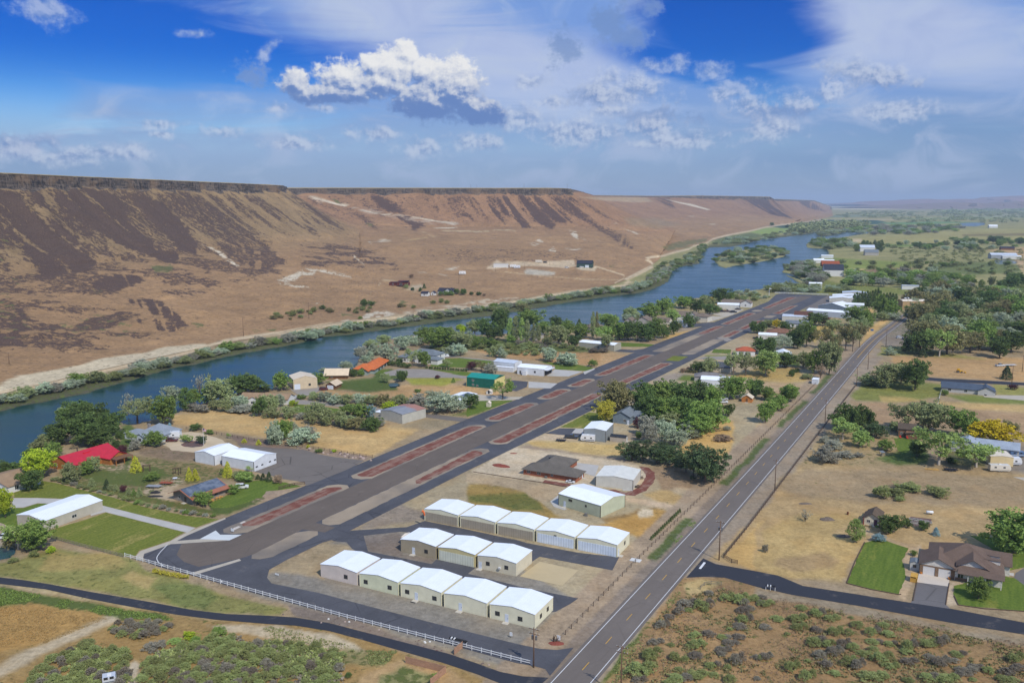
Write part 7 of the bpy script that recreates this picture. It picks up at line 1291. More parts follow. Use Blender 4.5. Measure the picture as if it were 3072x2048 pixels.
block("bright green bush standing alone among the lower left scrub",'single green bushes',"T5 1840,1080,1978,1168,bush,md 1608,1120,1730,1202,bush,lm 1480,1178,1602,1232,sage,lt 1660,1160,1762,1232,bush,md 690,1195,830,1250,sage,sg")
block("dark low bush beside the private lane",'lane side bushes',"T6 840,1470,900,1530,sage,dk 770,1290,850,1350,sage,sg 330,1230,430,1290,sage,sg");one('T5',"1270,1240,1455,1292,sage,sp","lone purple grey bush on the sandy rise, lower left")
def tufts(name,poly,n,size,mat,seed,k=5):
 P_=[(G(x,y).x,G(x,y).y)for x,y in pp(poly)];r=np.random.RandomState(seed);X_=[p[0]for p in P_];Y_=[p[1]for p in P_]
 x,y=r.uniform(min(X_),max(X_),n*4),r.uniform(min(Y_),max(Y_),n*4);ok=(inpoly(x,y,P_,1e-3)>.5)&(fbm(x/7,y/7,3,seed)>.48);x,y=x[ok][:n],y[ok][:n]
 V,L=leaves(np.stack([x,y,np.full(len(x),size*.25)],1),r.uniform(.4,1.1,len(x))*size,k,size*.6,seed,.4);V[:,2]=np.maximum(V[:,2],.03)
 o=bpy.data.objects.new(name,crown_mesh(name,V,L));COL.objects.link(o);o.data.materials[0]=LM[mat];return tag(o,kind='stuff')
P2="T5 1230,1640 1260,1440 1400,1300 1640,1250 1850,1190 2100,1160 2200,1230 2349,1260 T6 0,1230 150,1200 500,1250 760,1310 820,1400 800,1640";tufts('scrub',P2,1700,1.1,'sg',51,7);tufts('scrub',P2,900,1.,'sp',52,7);tufts('scrub',"T5 250,1530 420,1340 700,1260 880,1270 1080,1290 1150,1390 1100,1600 250,1640",900,1.,'sg',53,7);tufts('scrub',"T7 1250,1180 1560,800 2000,740 T8 0,830 900,960 1700,1120 2349,1250 2600,1650 -400,1640 T7 950,1640",1500,.8,'ow',54,6)
tufts('weeds',"T5 -100,760 0,730 400,800 900,890 1500,985 1540,1020 1100,1000 880,960 500,900 230,850 0,890",1500,.5,'md',41)
tufts('weeds',"T6 1160,1500 1380,1400 1640,1480 1700,1590 1150,1640",900,.45,'md',42);tufts('weeds',"T6 850,1280 1300,1290 1200,1400 1000,1430 800,1400",420,.45,'sg',43);tufts('weeds',"T5 1870,1080 2349,1060 T6 300,1090 1000,1270 900,1300 300,1200 T5 2200,1160",420,.45,'sg',44)
tufts('grass_tufts',"T7 1250,1180 1560,800 2000,700 T8 0,790 900,930 1700,1090 2349,1220 2600,1650 -400,1640 T7 950,1640",5200,.34,'br',45,4);tufts('grass_tufts',"T5 -300,900 230,880 950,1000 300,1260 0,1360 -300,1500",2600,.34,'st',46,4);tufts('weeds',"T7 1500,360 1740,80 1780,95 1700,200 1560,330",500,.4,'md',47);tufts('weeds',"T7 1020,1420 1280,1060 1560,760 1600,780 1400,1040 1180,1320 1060,1568 980,1568",800,.5,'sg',48)
tufts('weeds',"T5 1240,560 1700,690 1950,790 2349,910 T6 300,960 200,980 T5 1900,850 1600,740",500,.3,'sg',49);tufts('rock_bits',"T6 0,790 1000,1040 1800,1250 2349,1400 2349,1440 1800,1330 1180,1180 700,1040 400,980",130,.3,'pl',50,6)
scatter("T8 2400,1230 3400,1430 3600,2000 2400,1700",60,(1.6,3.2),(.5,.75),[('sage','sg'),('sage','sp')],"sagebrush bush of the rangeland beyond the right edge",'rangeland beyond the edge',61,name='range_bush',cat='bush')
scatter("T4 2500,300 4200,420 4200,1100 2600,950",22,(5,10),(.7,1.),[('round','md'),('bush','ol'),('round','dk')],"tree of the farmyards beyond the right edge",'farmyard trees beyond the edge',62,parts=True,name='yard_tree',cat='tree')
WV=plain('white vinyl',C(230,232,232),.45);DWD=mottled('dark weathered timber',C(92,74,60),.25,1.5);GWD=mottled('grey weathered timber',C(140,130,112),.25,1.5);CED=boards('tan cedar pickets',C(176,138,112),.16);RUB=plain('black rubber',C(36,36,38),.8);CHR=plain('grey steel',C(150,152,154),.35,.7);PWD=mottled('brown creosote pole',C(112,88,70),.2,2.)
def line_pts(pts,step):
 out=[];P_=[Vector((p[0],p[1],0))for p in pts]
 for a,b in zip(P_,P_[1:]):
  n=max(1,round((b-a).length/step));out+=[a.lerp(b,i/n)for i in range(n)]
 return out+[P_[-1]]
def fence(name,label,pts,step,h,rails,pm,post=.1,rail=(.04,.14),maxp=100,cat='fence',panel=None):
 L=line_pts(pts,step);o=L[0].copy();root=thing(name,label,cat,o);hts=rails
 me=MB().box(-post/2,-post/2,-.1,post/2,post/2,h).mesh('post',pm);rest=MB()
 for i,p in enumerate(L):
  q=p-o;d=(L[min(i+1,len(L)-1)]-L[max(i-1,0)])
  if i<maxp:
   c=bpy.data.objects.new('post',me);COL.objects.link(c);c.parent=root;c.location=q;c.rotation_euler.z=math.atan2(d.y,d.x)
 if panel:
  for a,b in zip(L,L[1:]):MB().bar(a-o+Vector((0,0,h*.48)),b-o+Vector((0,0,h*.48)),.04,h*.9).obj('panel',panel,root)
 for z in hts:
  mb=MB()
  for a,b in zip(L,L[1:]):mb.bar(a-o+Vector((0,0,z)),b-o+Vector((0,0,z)),*rail)
  mb.obj('rail',pm,root)
 return root
fence('rail_fence',"long white three post-and-rail fence between apron and private lane",[uvw(-47,-29.6),uvw(-46.5,-2),uvw(-45.3,50),uvw(-42.5,99)],2.45,1.25,(.5,1.02),WV,.13,(.05,.16))
fence('post_fence',"brown post and wire fence along the left road verge",[uvw(-30,99.8),uvw(23,99.2),uvw(120,99.5),uvw(297,99.4)],3.4,1.25,(.45,.8,1.1),DWD,.13,(.02,.025))
fence('rail_fence',"dark brown rail fence along the right road verge",[at('T7',2090,520),at('T7',2040,510),at('T7',1970,465),uvw(60,120.2),uvw(205,119.6),uvw(300,119.6)],2.8,1.25,(.4,.75,1.1),DWD,.14,(.06,.14))
fence('rail_fence',"short grey rail fence in tall grass at the side street corner",[at('T7',1765,745),at('T7',1800,712),at('T7',1860,700),at('T7',1950,712)],2.6,1.1,(.5,.95),GWD,.12,(.06,.12))
fence('rail_fence',"grey wooden fence along the lower edge of the big lawn",[at('T5',405,285),at('T5',700,365),at('T5',1085,462)],2.6,1.15,(.4,.75,1.05),GWD,.12,(.05,.13))
fence('privacy_fence',"tan picket fence corner below the private lane",[at('T6',1372,1392),at('T6',1725,1478),at('T6',1590,1590)],2.4,1.75,(.5,1.3),CED,.12,(.05,.1),panel=CED)
fence('privacy_fence',"short tan picket fence between mailboxes and the private lane",[at('T6',1800,1320),at('T6',1870,1262)],1.7,1.8,(.5,1.3),CED,.12,(.05,.1),panel=CED)
fence('rail_fence',"white fence running down from the long pale house",[at('T4',1618,222),at('T4',1585,355)],2.6,1.3,(.5,1.05),WV,.13,(.05,.16))
fence('rail_fence',"far white fence closing the end of the runway",[at('U4',75,397),at('U4',330,402),at('U4',560,414)],5.,1.6,(.7,1.4),WV,.25,(.12,.3))
fence('post_fence',"dark post fence between rock gardens and the golden field",[at('T1',1640,548),at('T1',2000,610),at('T1',2340,668),at('T2',300,660),at('T2',560,700),at('T2',900,752),at('T2',1225,800)],3.,1.2,(.5,1.05),DWD,.12,(.04,.06))
fence('rail_fence',"dark rail fence at the lawn corner beside the tarmac apron",[at('T2',402,1080),at('T2',540,1045),at('T2',630,1035)],2.4,1.1,(.4,.75,1.05),DWD,.14,(.06,.14))
def edging(label,pts,w=.22,h=.2):
 mb=MB();P_=[Vector((p.x,p.y,h/2))for p in pts];o=P_[0].copy();o.z=0
 for a,b in zip(P_,P_[1:]):mb.bar(a-o,b-o,w,h)
 e=mb.obj('lawn_edging',DWD);e.location=o;tag(e,label,'edging')
edging("timber edging around the striped lawn beside the cream house",polyt("T8 945,330 860,500 785,690 1000,745 1245,790 1265,787"));edging("timber edging below the front lawn of the cream house",polyt("T8 1732,800 1770,882 2000,915 2349,938 2600,990"));edging("dark edging strip below the brick house's pale gravel",polyt("T3 60,925 300,962 650,1018 880,1056"));edging("timber edging along the cream house's driveway",polyt("T8 1405,680 1385,770 1370,845"));edging("timber edging right of the cream house's driveway",polyt("T8 1690,690 1672,800 1660,880"))
def upole(label,p,h,arms=1,trans=False,group=None,r=.17,mat=None):
 root=thing('utility_pole',label,'utility pole',p,rad(-28),group);MB().tube([(0,0,-.3),(0,0,h*.5),(0,0,h)],[r,r*.85,r*.65],8).obj('pole',mat or PWD,root,smooth=True)
 for k in range(arms):
  z=h-.5-k*1.1;a=MB().bar((-1.25,.16,z),(1.25,.16,z),.1,.13).obj('crossarm',PWD,root)
  for x in(-1.15,-.5,.5,1.15):MB().tube([(x,.16,z+.06),(x,.16,z+.32)],[.06,.04],6).obj('insulator',plain('pale insulator',C(190,192,190)),a)
 if trans:
  for s in(-.45,.45):MB().tube([(s,.25,h-2.9),(s,.25,h-2.)],.24,10).obj('transformer',CHR,root)
 return root
for lb,u,v,h,a,tr in(("power pole with transformers at the airfield entrance",-43,99.9,9.3,2,True),("power pole nearest the camera on the right verge",-45,121,11.6,2,False),("power pole at the side street corner",33,119.2,11.6,1,True),("power pole beside the rail fence in the dry field",102,119.5,11.2,1,False),("power pole beside the dark round tree pair",210,118.4,10.6,1,False),("power pole in front of the junction trees",301,119.8,11,1,False),("power pole beside the gravel lot",451,119,12,1,False),("power pole behind the junction trees",355,119,11,1,False),("power pole before the tan storage building",687,107.7,14,1,False)):upole(lb,uvw(u,v),h,a,tr)
for lb,t_,x,y,yt,hl in(("tall pole beside the side street at the right edge",'T4',2240,160,-10,0),("second tall pole near the right edge of the side street",'U4',2335,1110,960,0),("tall line pole in the far pasture",'U4',1130,205,92,0),("line pole on the slope above the far bank",'U5',1718,1195,1065,1),("line pole on the tan bench across the river",'U5',2180,1072,955,1),("line pole at the far left of the dark slope",'U5',65,1390,1305,1),("line pole above the white farmhouse",'U2',300,395,275,1),("line pole beside the sandy pad",'U2',1070,222,150,1),("line pole right of the sandy pad trailers",'U2',1370,180,122,1),("line pole below the cream container",'U2',730,255,205,1),("post with pale trunk beside the silver tree by the river",'T1',1585,300,185,0)):
 p=hill_at(t_,x,y)if hl else at(t_,x,y);h=zfor(p,px(t_,0,yt)[1])if not hl else(y-yt)*TL[t_][2]/F*p.y;upole(lb,p,h,1 if not hl else 1,False,None,max(.17,h*.012))
for i,(x,yt)in enumerate(((1885,121),(1580,118),(1247,126),(1205,127))):
 p=hill_at('U6',x,158);h=(156-yt)*TL['U6'][2]/F*p.y*1.05;mb=MB();s=h*.06;root=thing('radio_tower',["lattice mast at the very end of the plateau rim","mast on the plateau left of the end mast","thin mast on the middle of the plateau rim","leftmost thin mast on the plateau rim"][i],'radio tower',p)
 for a in(0,2.1,4.2):mb.bar((s*math.cos(a),s*math.sin(a),-1),(s*.3*math.cos(a),s*.3*math.sin(a),h),h*.012)
 for k in range(9):z=h*k/9;q=s*(1-.7*k/9);mb.bar((q,0,z),(q*math.cos(2.1),q*math.sin(2.1),z+h/9),h*.008)
 mb.obj('mast',CHR,root);MB().bar((-s,0,h*.9),(s,0,h*.9),h*.02).obj('antenna',CHR,root)
def paintm(c):
 k='car paint %d %d %d'%c
 if k not in _mc:m,t,b=newmat(k,.3,0.,.5);setc(t,b,C(*c));b.inputs['Coat Weight'].default_value=.4;_mc[k]=m
 return _mc[k]
WHEEL=None
def wheels(root,xs,y,r=.34):
 for x in xs:
  for s in(-1,1):w=MB().tube([(x,s*y,r),(x,s*(y-.22),r)],r,14).obj('wheel',RUB,root);MB().tube([(x,s*(y+.015),r),(x,s*y,r)],r*.55,10).obj('rim',CHR,w)
def car(name,label,p,rot,kind,col,sc=1.,group=None):
 root=thing(name,label,'pickup' if kind=='pickup' else 'car',p,rot,group);L,Wd={'sedan':(4.6,.9),'suv':(4.7,.95),'pickup':(5.7,1.)}[kind];h=L/2;m=paintm(col);root.scale=(sc,)*3
 prof={'sedan':[(-h,.3),(h,.3),(h,.72),(h-.2,.82),(h-1.2,.95),(-h+1.,1.),(-h,.95)],'suv':[(-h,.35),(h,.35),(h,.85),(h-.15,1.),(h-1.1,1.12),(-h,1.15)],'pickup':[(-h,.45),(h,.45),(h,1.),(h-.2,1.15),(h-1.5,1.22),(-h,1.22)]}[kind]
 MB().prism(prof,-Wd,Wd).obj('body',m,root,bevel=.07)
 x0,x1,a0,a1,zb,zt={'sedan':(-h+.7,h-1.2,-h+1.4,h-2.,.95,1.42),'suv':(-h+.1,h-1.1,-h+.4,h-1.8,1.1,1.75),'pickup':(-h+2.1,h-1.5,-h+2.35,h-2.2,1.2,1.85)}[kind]
 MB().prism([(x0,zb),(x1,zb),(a1,zt-.06),(a0,zt-.06)],-Wd+.1,Wd-.1).obj('window',glassm(),root);MB().box(a0-.04,-Wd+.16,zt-.07,a1+.04,Wd-.16,zt).obj('car_roof',m,root,bevel=.03)
 if kind=='pickup':MB().box(-h+.1,-Wd+.12,1.0,-h+2.,Wd-.12,1.235).obj('bed',RUB,root)
 for s in(-1,1):MB().box(h-.06,s*Wd*.7-.18,.7,h+.02,s*Wd*.7+.18,.86).obj('headlight',CHR,root)
 wheels(root,(-h+.9,h-.9),Wd,.36);return root
def camper(name,label,p,rot,L,H,col=(232,234,236),stripe=(120,116,118),cat='trailer',nose=.5,sc=1.):
 root=thing(name,label,cat,p,rot);root.scale=(sc,)*3;h=L/2;MB().prism([(-h,.45),(h-nose,.45),(h,.9),(h,H*.62),(h-nose,H),(-h,H)],-1.15,1.15).obj('body',paintm(col),root,bevel=.06)
 for s in(-1,1):
  MB().box(-h+.1,s*1.16-.012,.8,h-.5,s*1.16+.012,1.05).obj('stripe',plain('stripe %d'%stripe[0],C(*stripe)),root)
  for x in(-h*.5,h*.35):MB().box(x-.4,s*1.16-.02,1.5,x+.4,s*1.16+.02,2.05).obj('window',glassm(),root)
 MB().box(-.4,-.4,H,.4,.4,H+.22).obj('roof_vent',WV,root);MB().bar((h,0,.5),(h+1.,0,.45),.1).obj('hitch',CHR,root);wheels(root,(-.5,.35),1.12,.34);return root
def flat_trailer(label,p,rot,L,col,rails=True,sc=1.,name='utility_trailer'):
 root=thing(name,label,'trailer',p,rot);root.scale=(sc,)*3;h=L/2;m=mottled('trailer metal %d'%col[0],C(*col),.2,1.5,.6);MB().box(-h,-1,.55,h,1,.7).obj('deck',m,root)
 if rails:
  for s in(-1,1):
   mb=MB();mb.bar((-h,s,1.15),(h,s,1.15),.08)
   for k in range(5):x=-h+L*k/4;mb.bar((x,s,.7),(x,s,1.15),.07)
   mb.obj('side_rail',m,root)
 MB().bar((h,0,.6),(h+1.2,0,.5),.1).obj('hitch',m,root);wheels(root,(-.5,.3),1.15,.32);return root
car('pickup',"dark grey crew pickup parked by the travel trailer",at('T3',922,630),rad(-12),'pickup',(62,66,74));camper('travel_trailer',"white and black travel trailer beside the blue grey hangar",at('T3',1068,655),rad(165),6.,2.9,stripe=(50,50,54));flat_trailer("black utility trailer parked in front of the grey pickup",at('T3',832,655),rad(-14),4.,(48,46,50));car('car',"small white car beside the brick house's corner",at('T3',914,1020),rad(-20),'sedan',(232,236,240),.72)
car('car',"maroon suv parked beside the white motorhome",at('T1',1515,658),rad(6),'suv',(92,40,44));camper('motorhome',"long white motorhome by the pale blue house",at('T1',1500,632),rad(8),8.6,3.2,cat='motorhome');car('car',"white suv with black roof on the lawn by the solar roofed workshop",at('T1',2130,1070),rad(14),'suv',(226,228,224))
flat_trailer("grey flatbed trailer in the yard behind the solar roofed workshop",at('T1',1355,1062),rad(-6),5.,(150,152,156),False);flat_trailer("rusty red railed trailer in the yard behind the solar roofed workshop",at('T1',1465,1032),rad(-4),4.2,(166,92,62));flat_trailer("tiny white trailer at the back of the workshop yard",at('T1',1542,990),rad(10),1.8,(214,216,218),False,.8)
car('car',"maroon car on the gravel by the tan workshop",at('T2',795,205),rad(10),'suv',(96,36,52));car('car',"white car half hidden near the brown roofed house",at('T2',552,278),rad(8),'sedan',(226,230,234));car('pickup',"blue pickup towing a white trailer by the large white house",at('U2',50,1280),rad(18),'pickup',(52,66,110));camper('box_trailer',"low white trailer behind the blue pickup",at('U2',122,1262),rad(14),7.,2.,stripe=(180,184,190))
car('car',"dark blue sedan in front of the long pale house",at('T4',2058,243),rad(-8),'sedan',(44,58,84));car('car',"small dark buggy beside the dark blue sedan",at('T4',1998,250),rad(-60),'suv',(52,54,58),.6);flat_trailer("black high sided dump trailer under the spreading trees",at('T4',1702,915),rad(-14),4.6,(36,38,48));camper('travel_trailer',"long cream white trailer at the right edge yard",at('T4',2130,918),rad(-6),7.4,2.7,(226,220,206),(196,186,166));camper('travel_trailer',"white camper behind the long cream trailer",at('T4',2238,862),rad(-8),6.6,3.1,stripe=(90,100,120));camper('boat_trailer',"blue covered trailer beside the white camper",at('T4',2285,790),rad(-4),6.,2.2,(84,112,150),(190,196,204))
car('car',"upper white car parked beside the big grove",at('T3',2262,286),rad(-10),'sedan',(228,232,236));car('car',"lower white car parked beside the big grove",at('T3',2260,318),rad(-10),'suv',(228,232,236));car('car',"white car beside the small orange shed",at('U3',1452,1560),rad(-8),'sedan',(228,232,236))
for lb,x,y,c,k in(("dark suv leftmost before the far white hangar",1435,532,(50,48,50),'suv'),("brown red truck before the far white hangar",1495,534,(90,62,58),'pickup'),("black car on the pale apron by the taxiway",1572,540,(40,42,46),'suv'),("dark car at the right corner of the far white hangar",1622,506,(64,60,64),'sedan')):car('car',lb,at('U3',x,y),rad(-14),k,c,1.25)
car('pickup',"dark pickup beside the small white hangar with grey doors",at('U3',1842,848),rad(-20),'pickup',(48,50,56));car('car',"white car alone on the grey gravel lot",at('U4',1216,806),rad(4),'suv',(222,226,230));car('car',"dark car driving on the road near the bend",at('U4',1285,600),rad(58),'sedan',(60,64,70));car('pickup',"white pickup in the dry lot at the right edge",at('U4',2132,1062),rad(8),'pickup',(216,220,224));flat_trailer("white flat trailer beside the white pickup, right edge",at('U4',2226,1056),rad(6),7.,(214,216,214),False)
car('pickup',"white pickup by the pond at the left edge",at('T1',40,1515),rad(6),'pickup',(218,222,226));tr_=camper('camper_shell',"small white camper in the scrub at the bottom edge",at('T5',968,1568),rad(24),2.7,1.9,(200,204,210),(110,116,124),nose=.2)
for nm,lb,t_,x,y,L,c in(('travel_trailer',"white trailer alone on the brown hillside",'U2',343,286,9.,(236,236,234)),('travel_trailer',"white trailer pair left unit on the sandy pad",'U2',938,206,9.,(236,236,234)),('travel_trailer',"white trailer pair right unit on the sandy pad",'U2',985,214,9.,(226,230,236)),('travel_trailer',"pale trailer at the back of the sandy pad",'U2',1240,150,10.,(214,206,190))):camper(nm,lb,hill_at(t_,x,y),rad(4),L,4.2,c)
for lb,t_,x,y,c in(("dark red truck beside the cream container",'U2',868,194,(110,60,54)),("dark car at the back of the sandy pad",'U2',1315,150,(60,60,62)),("white car left of the dark green barn",'U2',1570,212,(226,228,228)),("white car in front of the dark green barn",'U2',1746,207,(230,232,234)),("white car before the dark red house",'U1',1580,424,(226,228,228))):car('car',lb,hill_at(t_,x,y),rad(6),'suv',c,1.3)
YT=plain('yellow machine paint',C(222,170,40),.4);tr=thing('tractor',"yellow tractor in the dry lot beyond the side street",'tractor',at('T4',1780,52),rad(-16));MB().box(-1.6,-.5,.7,1.5,.5,1.5).obj('body',YT,tr,bevel=.08);MB().box(-1.3,-.6,1.5,.1,.6,2.5).obj('cab',YT,tr,bevel=.05);MB().bar((1.4,.4,1.2),(3.,.4,.6),.2).bar((1.4,-.4,1.2),(3.,-.4,.6),.2).box(2.8,-1.,.2,3.4,1.,.9).obj('loader',YT,tr);wheels(tr,(-.9,),1.,.75);wheels(tr,(1.1,),.85,.5)
def mailboxes(label,a,b,n):
 d=b-a;L=d.length;root=thing('mailbox_stand',label,'mailboxes',a,math.atan2(d.y,d.x));MB().box(0,-.1,.95,L,.1,1.05).obj('shelf',WV,root)
 for x in(.12,L*.5,L-.12):MB().box(x-.06,-.06,0,x+.06,.06,.95).obj('leg',WV,root)
 for k in range(n):x=L*(k+.5)/n;MB().prism([(x-.15,1.05),(x+.15,1.05),(x+.15,1.28),(x+.08,1.4),(x-.08,1.4),(x-.15,1.28)],-.3,.3).obj('mailbox',RUB if k not in(1,3)or n>9 and k>3 else WV,root)
mailboxes("row of black mailboxes on white posts by the white fence",at('T6',1757,1208),at('T6',1912,1248),12);mailboxes("short row of black mailboxes beside the side street",at('T8',70,745),at('T8',160,757),7)
ws=thing('windsock',"orange windsock on a pole by the back hangar row",'windsock',at('T6',1517,187));MB().tube([(0,0,0),(0,0,5.2)],[.06,.04],8).obj('pole',CHR,ws);MB().tube([(0,0,5.),(.5,-.1,4.8),(.75,-.25,4.2),(.8,-.3,3.6)],[.42,.36,.28,.2],10,caps=False).obj('sock',mottled('orange fabric',C(222,112,62),.1,2.,.8),ws,fixn=False)
ws=thing('windsock',"white windsock mast at the far end of the runway",'windsock',at('U3',1987,350));MB().tube([(0,0,0),(0,0,9.)],[.25,.18],8).obj('pole',WV,ws);MB().tube([(0,0,8.6),(2.2,0,8.2)],[.6,.35],8).obj('sock',WV,ws)
fl=thing('flagpole',"white flagpole with drooping striped flag on the round drive",'flagpole',at('T1',1795,692));MB().tube([(0,0,0),(0,0,7.4)],[.08,.05],8).obj('pole',WV,fl)
fb=MB();[fb.add([(.08+.1*0,0,7.3-k*.18),(1.3,.15,6.9-k*.18),(1.3,.15,6.72-k*.18),(.08,0,7.12-k*.18)],[(0,1,2,3)],k%2)for k in range(7)];fb.obj('flag',[plain('flag red',C(170,50,60)),plain('flag white',C(226,226,228))],fl,fixn=False);MB().box(.08,-.03,6.6,.6,.03,7.3).obj('flag_canton',plain('flag blue',C(50,60,110)),fl)
def board(label,p,w,h,z,rot=RH,mat=None,cat='sign'):
 r=thing('small_sign',label,cat,p,rot);MB().box(-w/2,-.03,z,w/2,.03,z+h).obj('panel',mat or WV,r);MB().box(-.05,.03,0,.05,.1,z+h*.6).obj('post',GWD,r);return r
board("small white notice board on the gravel near the lane's end",at('T7',97,1170),.7,.9,.5);board("low white sign on the gravel at the taxiway corner",at('T6',238,626),1.3,.45,.3);board("white marker board beside the runway threshold",at('T5',2048,243),1.2,.9,.4);board("blue road sign on the verge near the far orchard",at('U4',962,752),2.2,1.4,1.2,mat=plain('sign blue',C(60,110,170)));board("white real estate style panel beside the timber stump",at('T7',515,1205),.9,1.1,.5)
st=MB();rs=random.Random(8);[st.tube([(rs.uniform(-.6,.6),rs.uniform(-.3,.3),0),(rs.uniform(-.9,.9),rs.uniform(-.5,.5),rs.uniform(.8,2.))],[.14,.05],6)for _ in range(9)];sto=st.obj('driftwood_stump',DWD);sto.location=at('T7',490,1205);tag(sto,"tangled dark driftwood stump at the airfield entrance",'stump')
def mound(name,label,cat,p,rx,ry,h,mat,seed,rot=0):
 mb=MB();r=random.Random(seed);n,m=14,4;vs=[(0,0,h)]
 for j in range(1,m+1):
  for i in range(n):a=6.283*i/n;q=j/m*r.uniform(.9,1.1);vs.append((rx*q*math.cos(a),ry*q*math.sin(a),h*max(0,1-(j/m)**2)*r.uniform(.7,1.1)-(.05 if j==m else 0)))
 fs=[(0,1+i,1+(i+1)%n)for i in range(n)]+[(1+(j-1)*n+i,1+j*n+i,1+j*n+(i+1)%n,1+(j-1)*n+(i+1)%n)for j in range(1,m)for i in range(n)]
 o=mb.add(vs,fs).obj(name,mat);o.location=p;o.rotation_euler.z=rot;return tag(o,label,cat)
REDROCK=mottled('red lava rock',C(136,72,58),.3,2.,.95,6.,.5);DEB=mottled('grey brush debris',C(112,100,90),.35,2.,.95,5.,.6)
mound('rock_bed',"red lava rock bed at the airfield entrance",'rock bed',at('T7',495,1218),2.,1.1,.3,REDROCK,1);mound('rock_bed',"red rock garden mound before the brick house",'rock bed',at('T3',300,872),3.9,2.,.7,REDROCK,2,RH);mound('rock_bed',"little red rock bed at the taxiway edge of the brick house",'rock bed',at('T3',412,762),1.7,.8,.25,REDROCK,3)
for i,(lb,t_,x,y,rx,ry,h)in enumerate((("pile of dead brush in the mown dry field",'T4',615,1345,2.6,1.4,.9),("scattered old lumber heap beside the rail fence field",'T4',420,1205,2.4,.9,.5),("tangle of driftwood under the slender young tree",'T4',765,1492,2.6,1.2,.6),("black covered heap in the yard behind the solar roofed workshop",'T1',1370,1108,1.9,1.1,.8),("low heap of salvaged parts beside the black covered heap",'T1',1370,1140,3.,1.,.4))):mound('debris_pile',lb,'debris',at(t_,x,y),rx,ry,h,RUB if 'black' in lb else DEB,20+i)
h0,h1_=at('T5',1345,590),at('T5',1652,655);dv=h1_-h0;n_=90;cs=[tuple(Vector((dv.length*k/n_,rs.uniform(-.6,.6),rs.uniform(.25,.85))))for k in range(n_)];V_,L_=leaves(cs,[.45]*n_,26,.26,5);hg=bpy.data.objects.new('hedge',crown_mesh('hedge',V_,L_));COL.objects.link(hg);hg.data.materials[0]=LM['yo'];hg.location=h0;hg.rotation_euler.z=math.atan2(dv.y,dv.x);tag(hg,"trimmed yellow green hedge in front of the white rail fence",'hedge')
h0,h1_=at('U1',1375,1345),at('U1',1690,1392);dv=h1_-h0;n_=70;cs=[(dv.length*k/n_,rs.uniform(-.8,.8),rs.uniform(.5,2.4))for k in range(n_)];V_,L_=leaves(cs,[1.]*n_,24,.6,6);hg=bpy.data.objects.new('hedge',crown_mesh('hedge',V_,L_));COL.objects.link(hg);hg.data.materials[0]=LM['dk'];hg.location=h0;hg.rotation_euler.z=math.atan2(dv.y,dv.x);tag(hg,"dark green hedge below the large white house",'hedge')
BLD=[mottled('pinkish boulder',C(176,156,146),.2,1.,.9,4.,.5),mottled('dark boulder',C(112,98,92),.25,1.,.9,4.,.5)]
for i in range(30):
 x=rs.uniform(520,1225);y=700+(x-520)*.155+rs.uniform(-14,22);r_=rs.uniform(.35,.9);b_=mound('boulder',"boulder in the rock garden edging the tarmac apron",'boulder',at('T2',x,y),r_,r_*rs.uniform(.6,1),r_*.8,BLD[i%2],100+i,rs.random()*3);b_['group']='rock garden boulders'
for i in range(16):
 t_,x,y=rs.choice([('T6',300,960),('T6',700,1020),('T6',1050,1090),('T6',1500,1210),('T6',2050,1380),('T5',1850,690)]);b_=mound('boulder',"small stone on the gravel strip between fence and lane",'stone',at(t_,x+rs.uniform(-180,180),y+rs.uniform(-20,30)),.3,.24,.22,BLD[i%2]if i%3 else WSTUC,200+i);b_['group']='gravel strip stones'
def table(label,p,rot=0):
 r=thing('picnic_table',label,'table',p,rot);MB().box(-.9,-.4,.7,.9,.4,.76).obj('table_top',DWD,r)
 for s in(-1,1):MB().box(-.9,s*.75-.14,.42,.9,s*.75+.14,.47).obj('bench',DWD,r);MB().bar((s*.6,-.75,.4),(s*.6,.75,.4),.08).bar((s*.6,-.5,0),(s*.6,-.2,.7),.08).bar((s*.6,.5,0),(s*.6,.2,.7),.08).obj('leg',DWD,r)
table("dark table on the pale gravel inside the red loop, upper one",at('T3',1535,985),.4);table("dark table on the pale gravel inside the red loop, lower one",at('T3',1505,1062),.9)
def arbor(label,p,rot):
 r=thing('arbor',label,'arbor',p,rot)
 for x in(-1.2,1.2):
  for y in(-.6,.6):MB().box(x-.09,y-.09,0,x+.09,y+.09,2.2).obj('post',DWD,r)
 mb=MB();[mb.bar((-1.5,y,2.25),(1.5,y,2.25),.1,.14)for y in(-.6,.6)];[mb.bar((x,-.9,2.4),(x,.9,2.4),.08,.1)for x in(-1.2,-.6,0,.6,1.2)];mb.obj('beam',DWD,r)
arbor("brown timber arbor in the lodge garden",at('T1',1292,918),.2);arbor("brown timber arbor beside the yellow conifers",at('T1',1560,945),-.3)
bar_=MB().tube([(0,0,0),(0,0,.95)],.3,14).tube([(0,0,.3),(0,0,.36)],.33,14).tube([(0,0,.62),(0,0,.68)],.33,14).obj('burn_barrel',mottled('rusty barrel',C(116,74,52),.3,3.));bar_.location=at('T4',796,1300);tag(bar_,"rusty barrel standing alone in the mown dry field",'barrel')
tk=thing('tank',"white horizontal tank behind the fenced garden",'tank',at('T4',1518,1298),rad(-10));MB().tube([(-1.1,0,.75),(-.95,0,.75),(.95,0,.75),(1.1,0,.75)],[.2,.48,.48,.2],12).obj('tank_body',WV,tk,smooth=True);[MB().box(x-.08,-.3,0,x+.08,.3,.4).obj('leg',CHR,tk)for x in(-.6,.6)]
gd=sheet('garden_bed',[polyt("T4 1330,1395 1350,1318 1535,1340 1520,1412")],M_MULCH,.05)
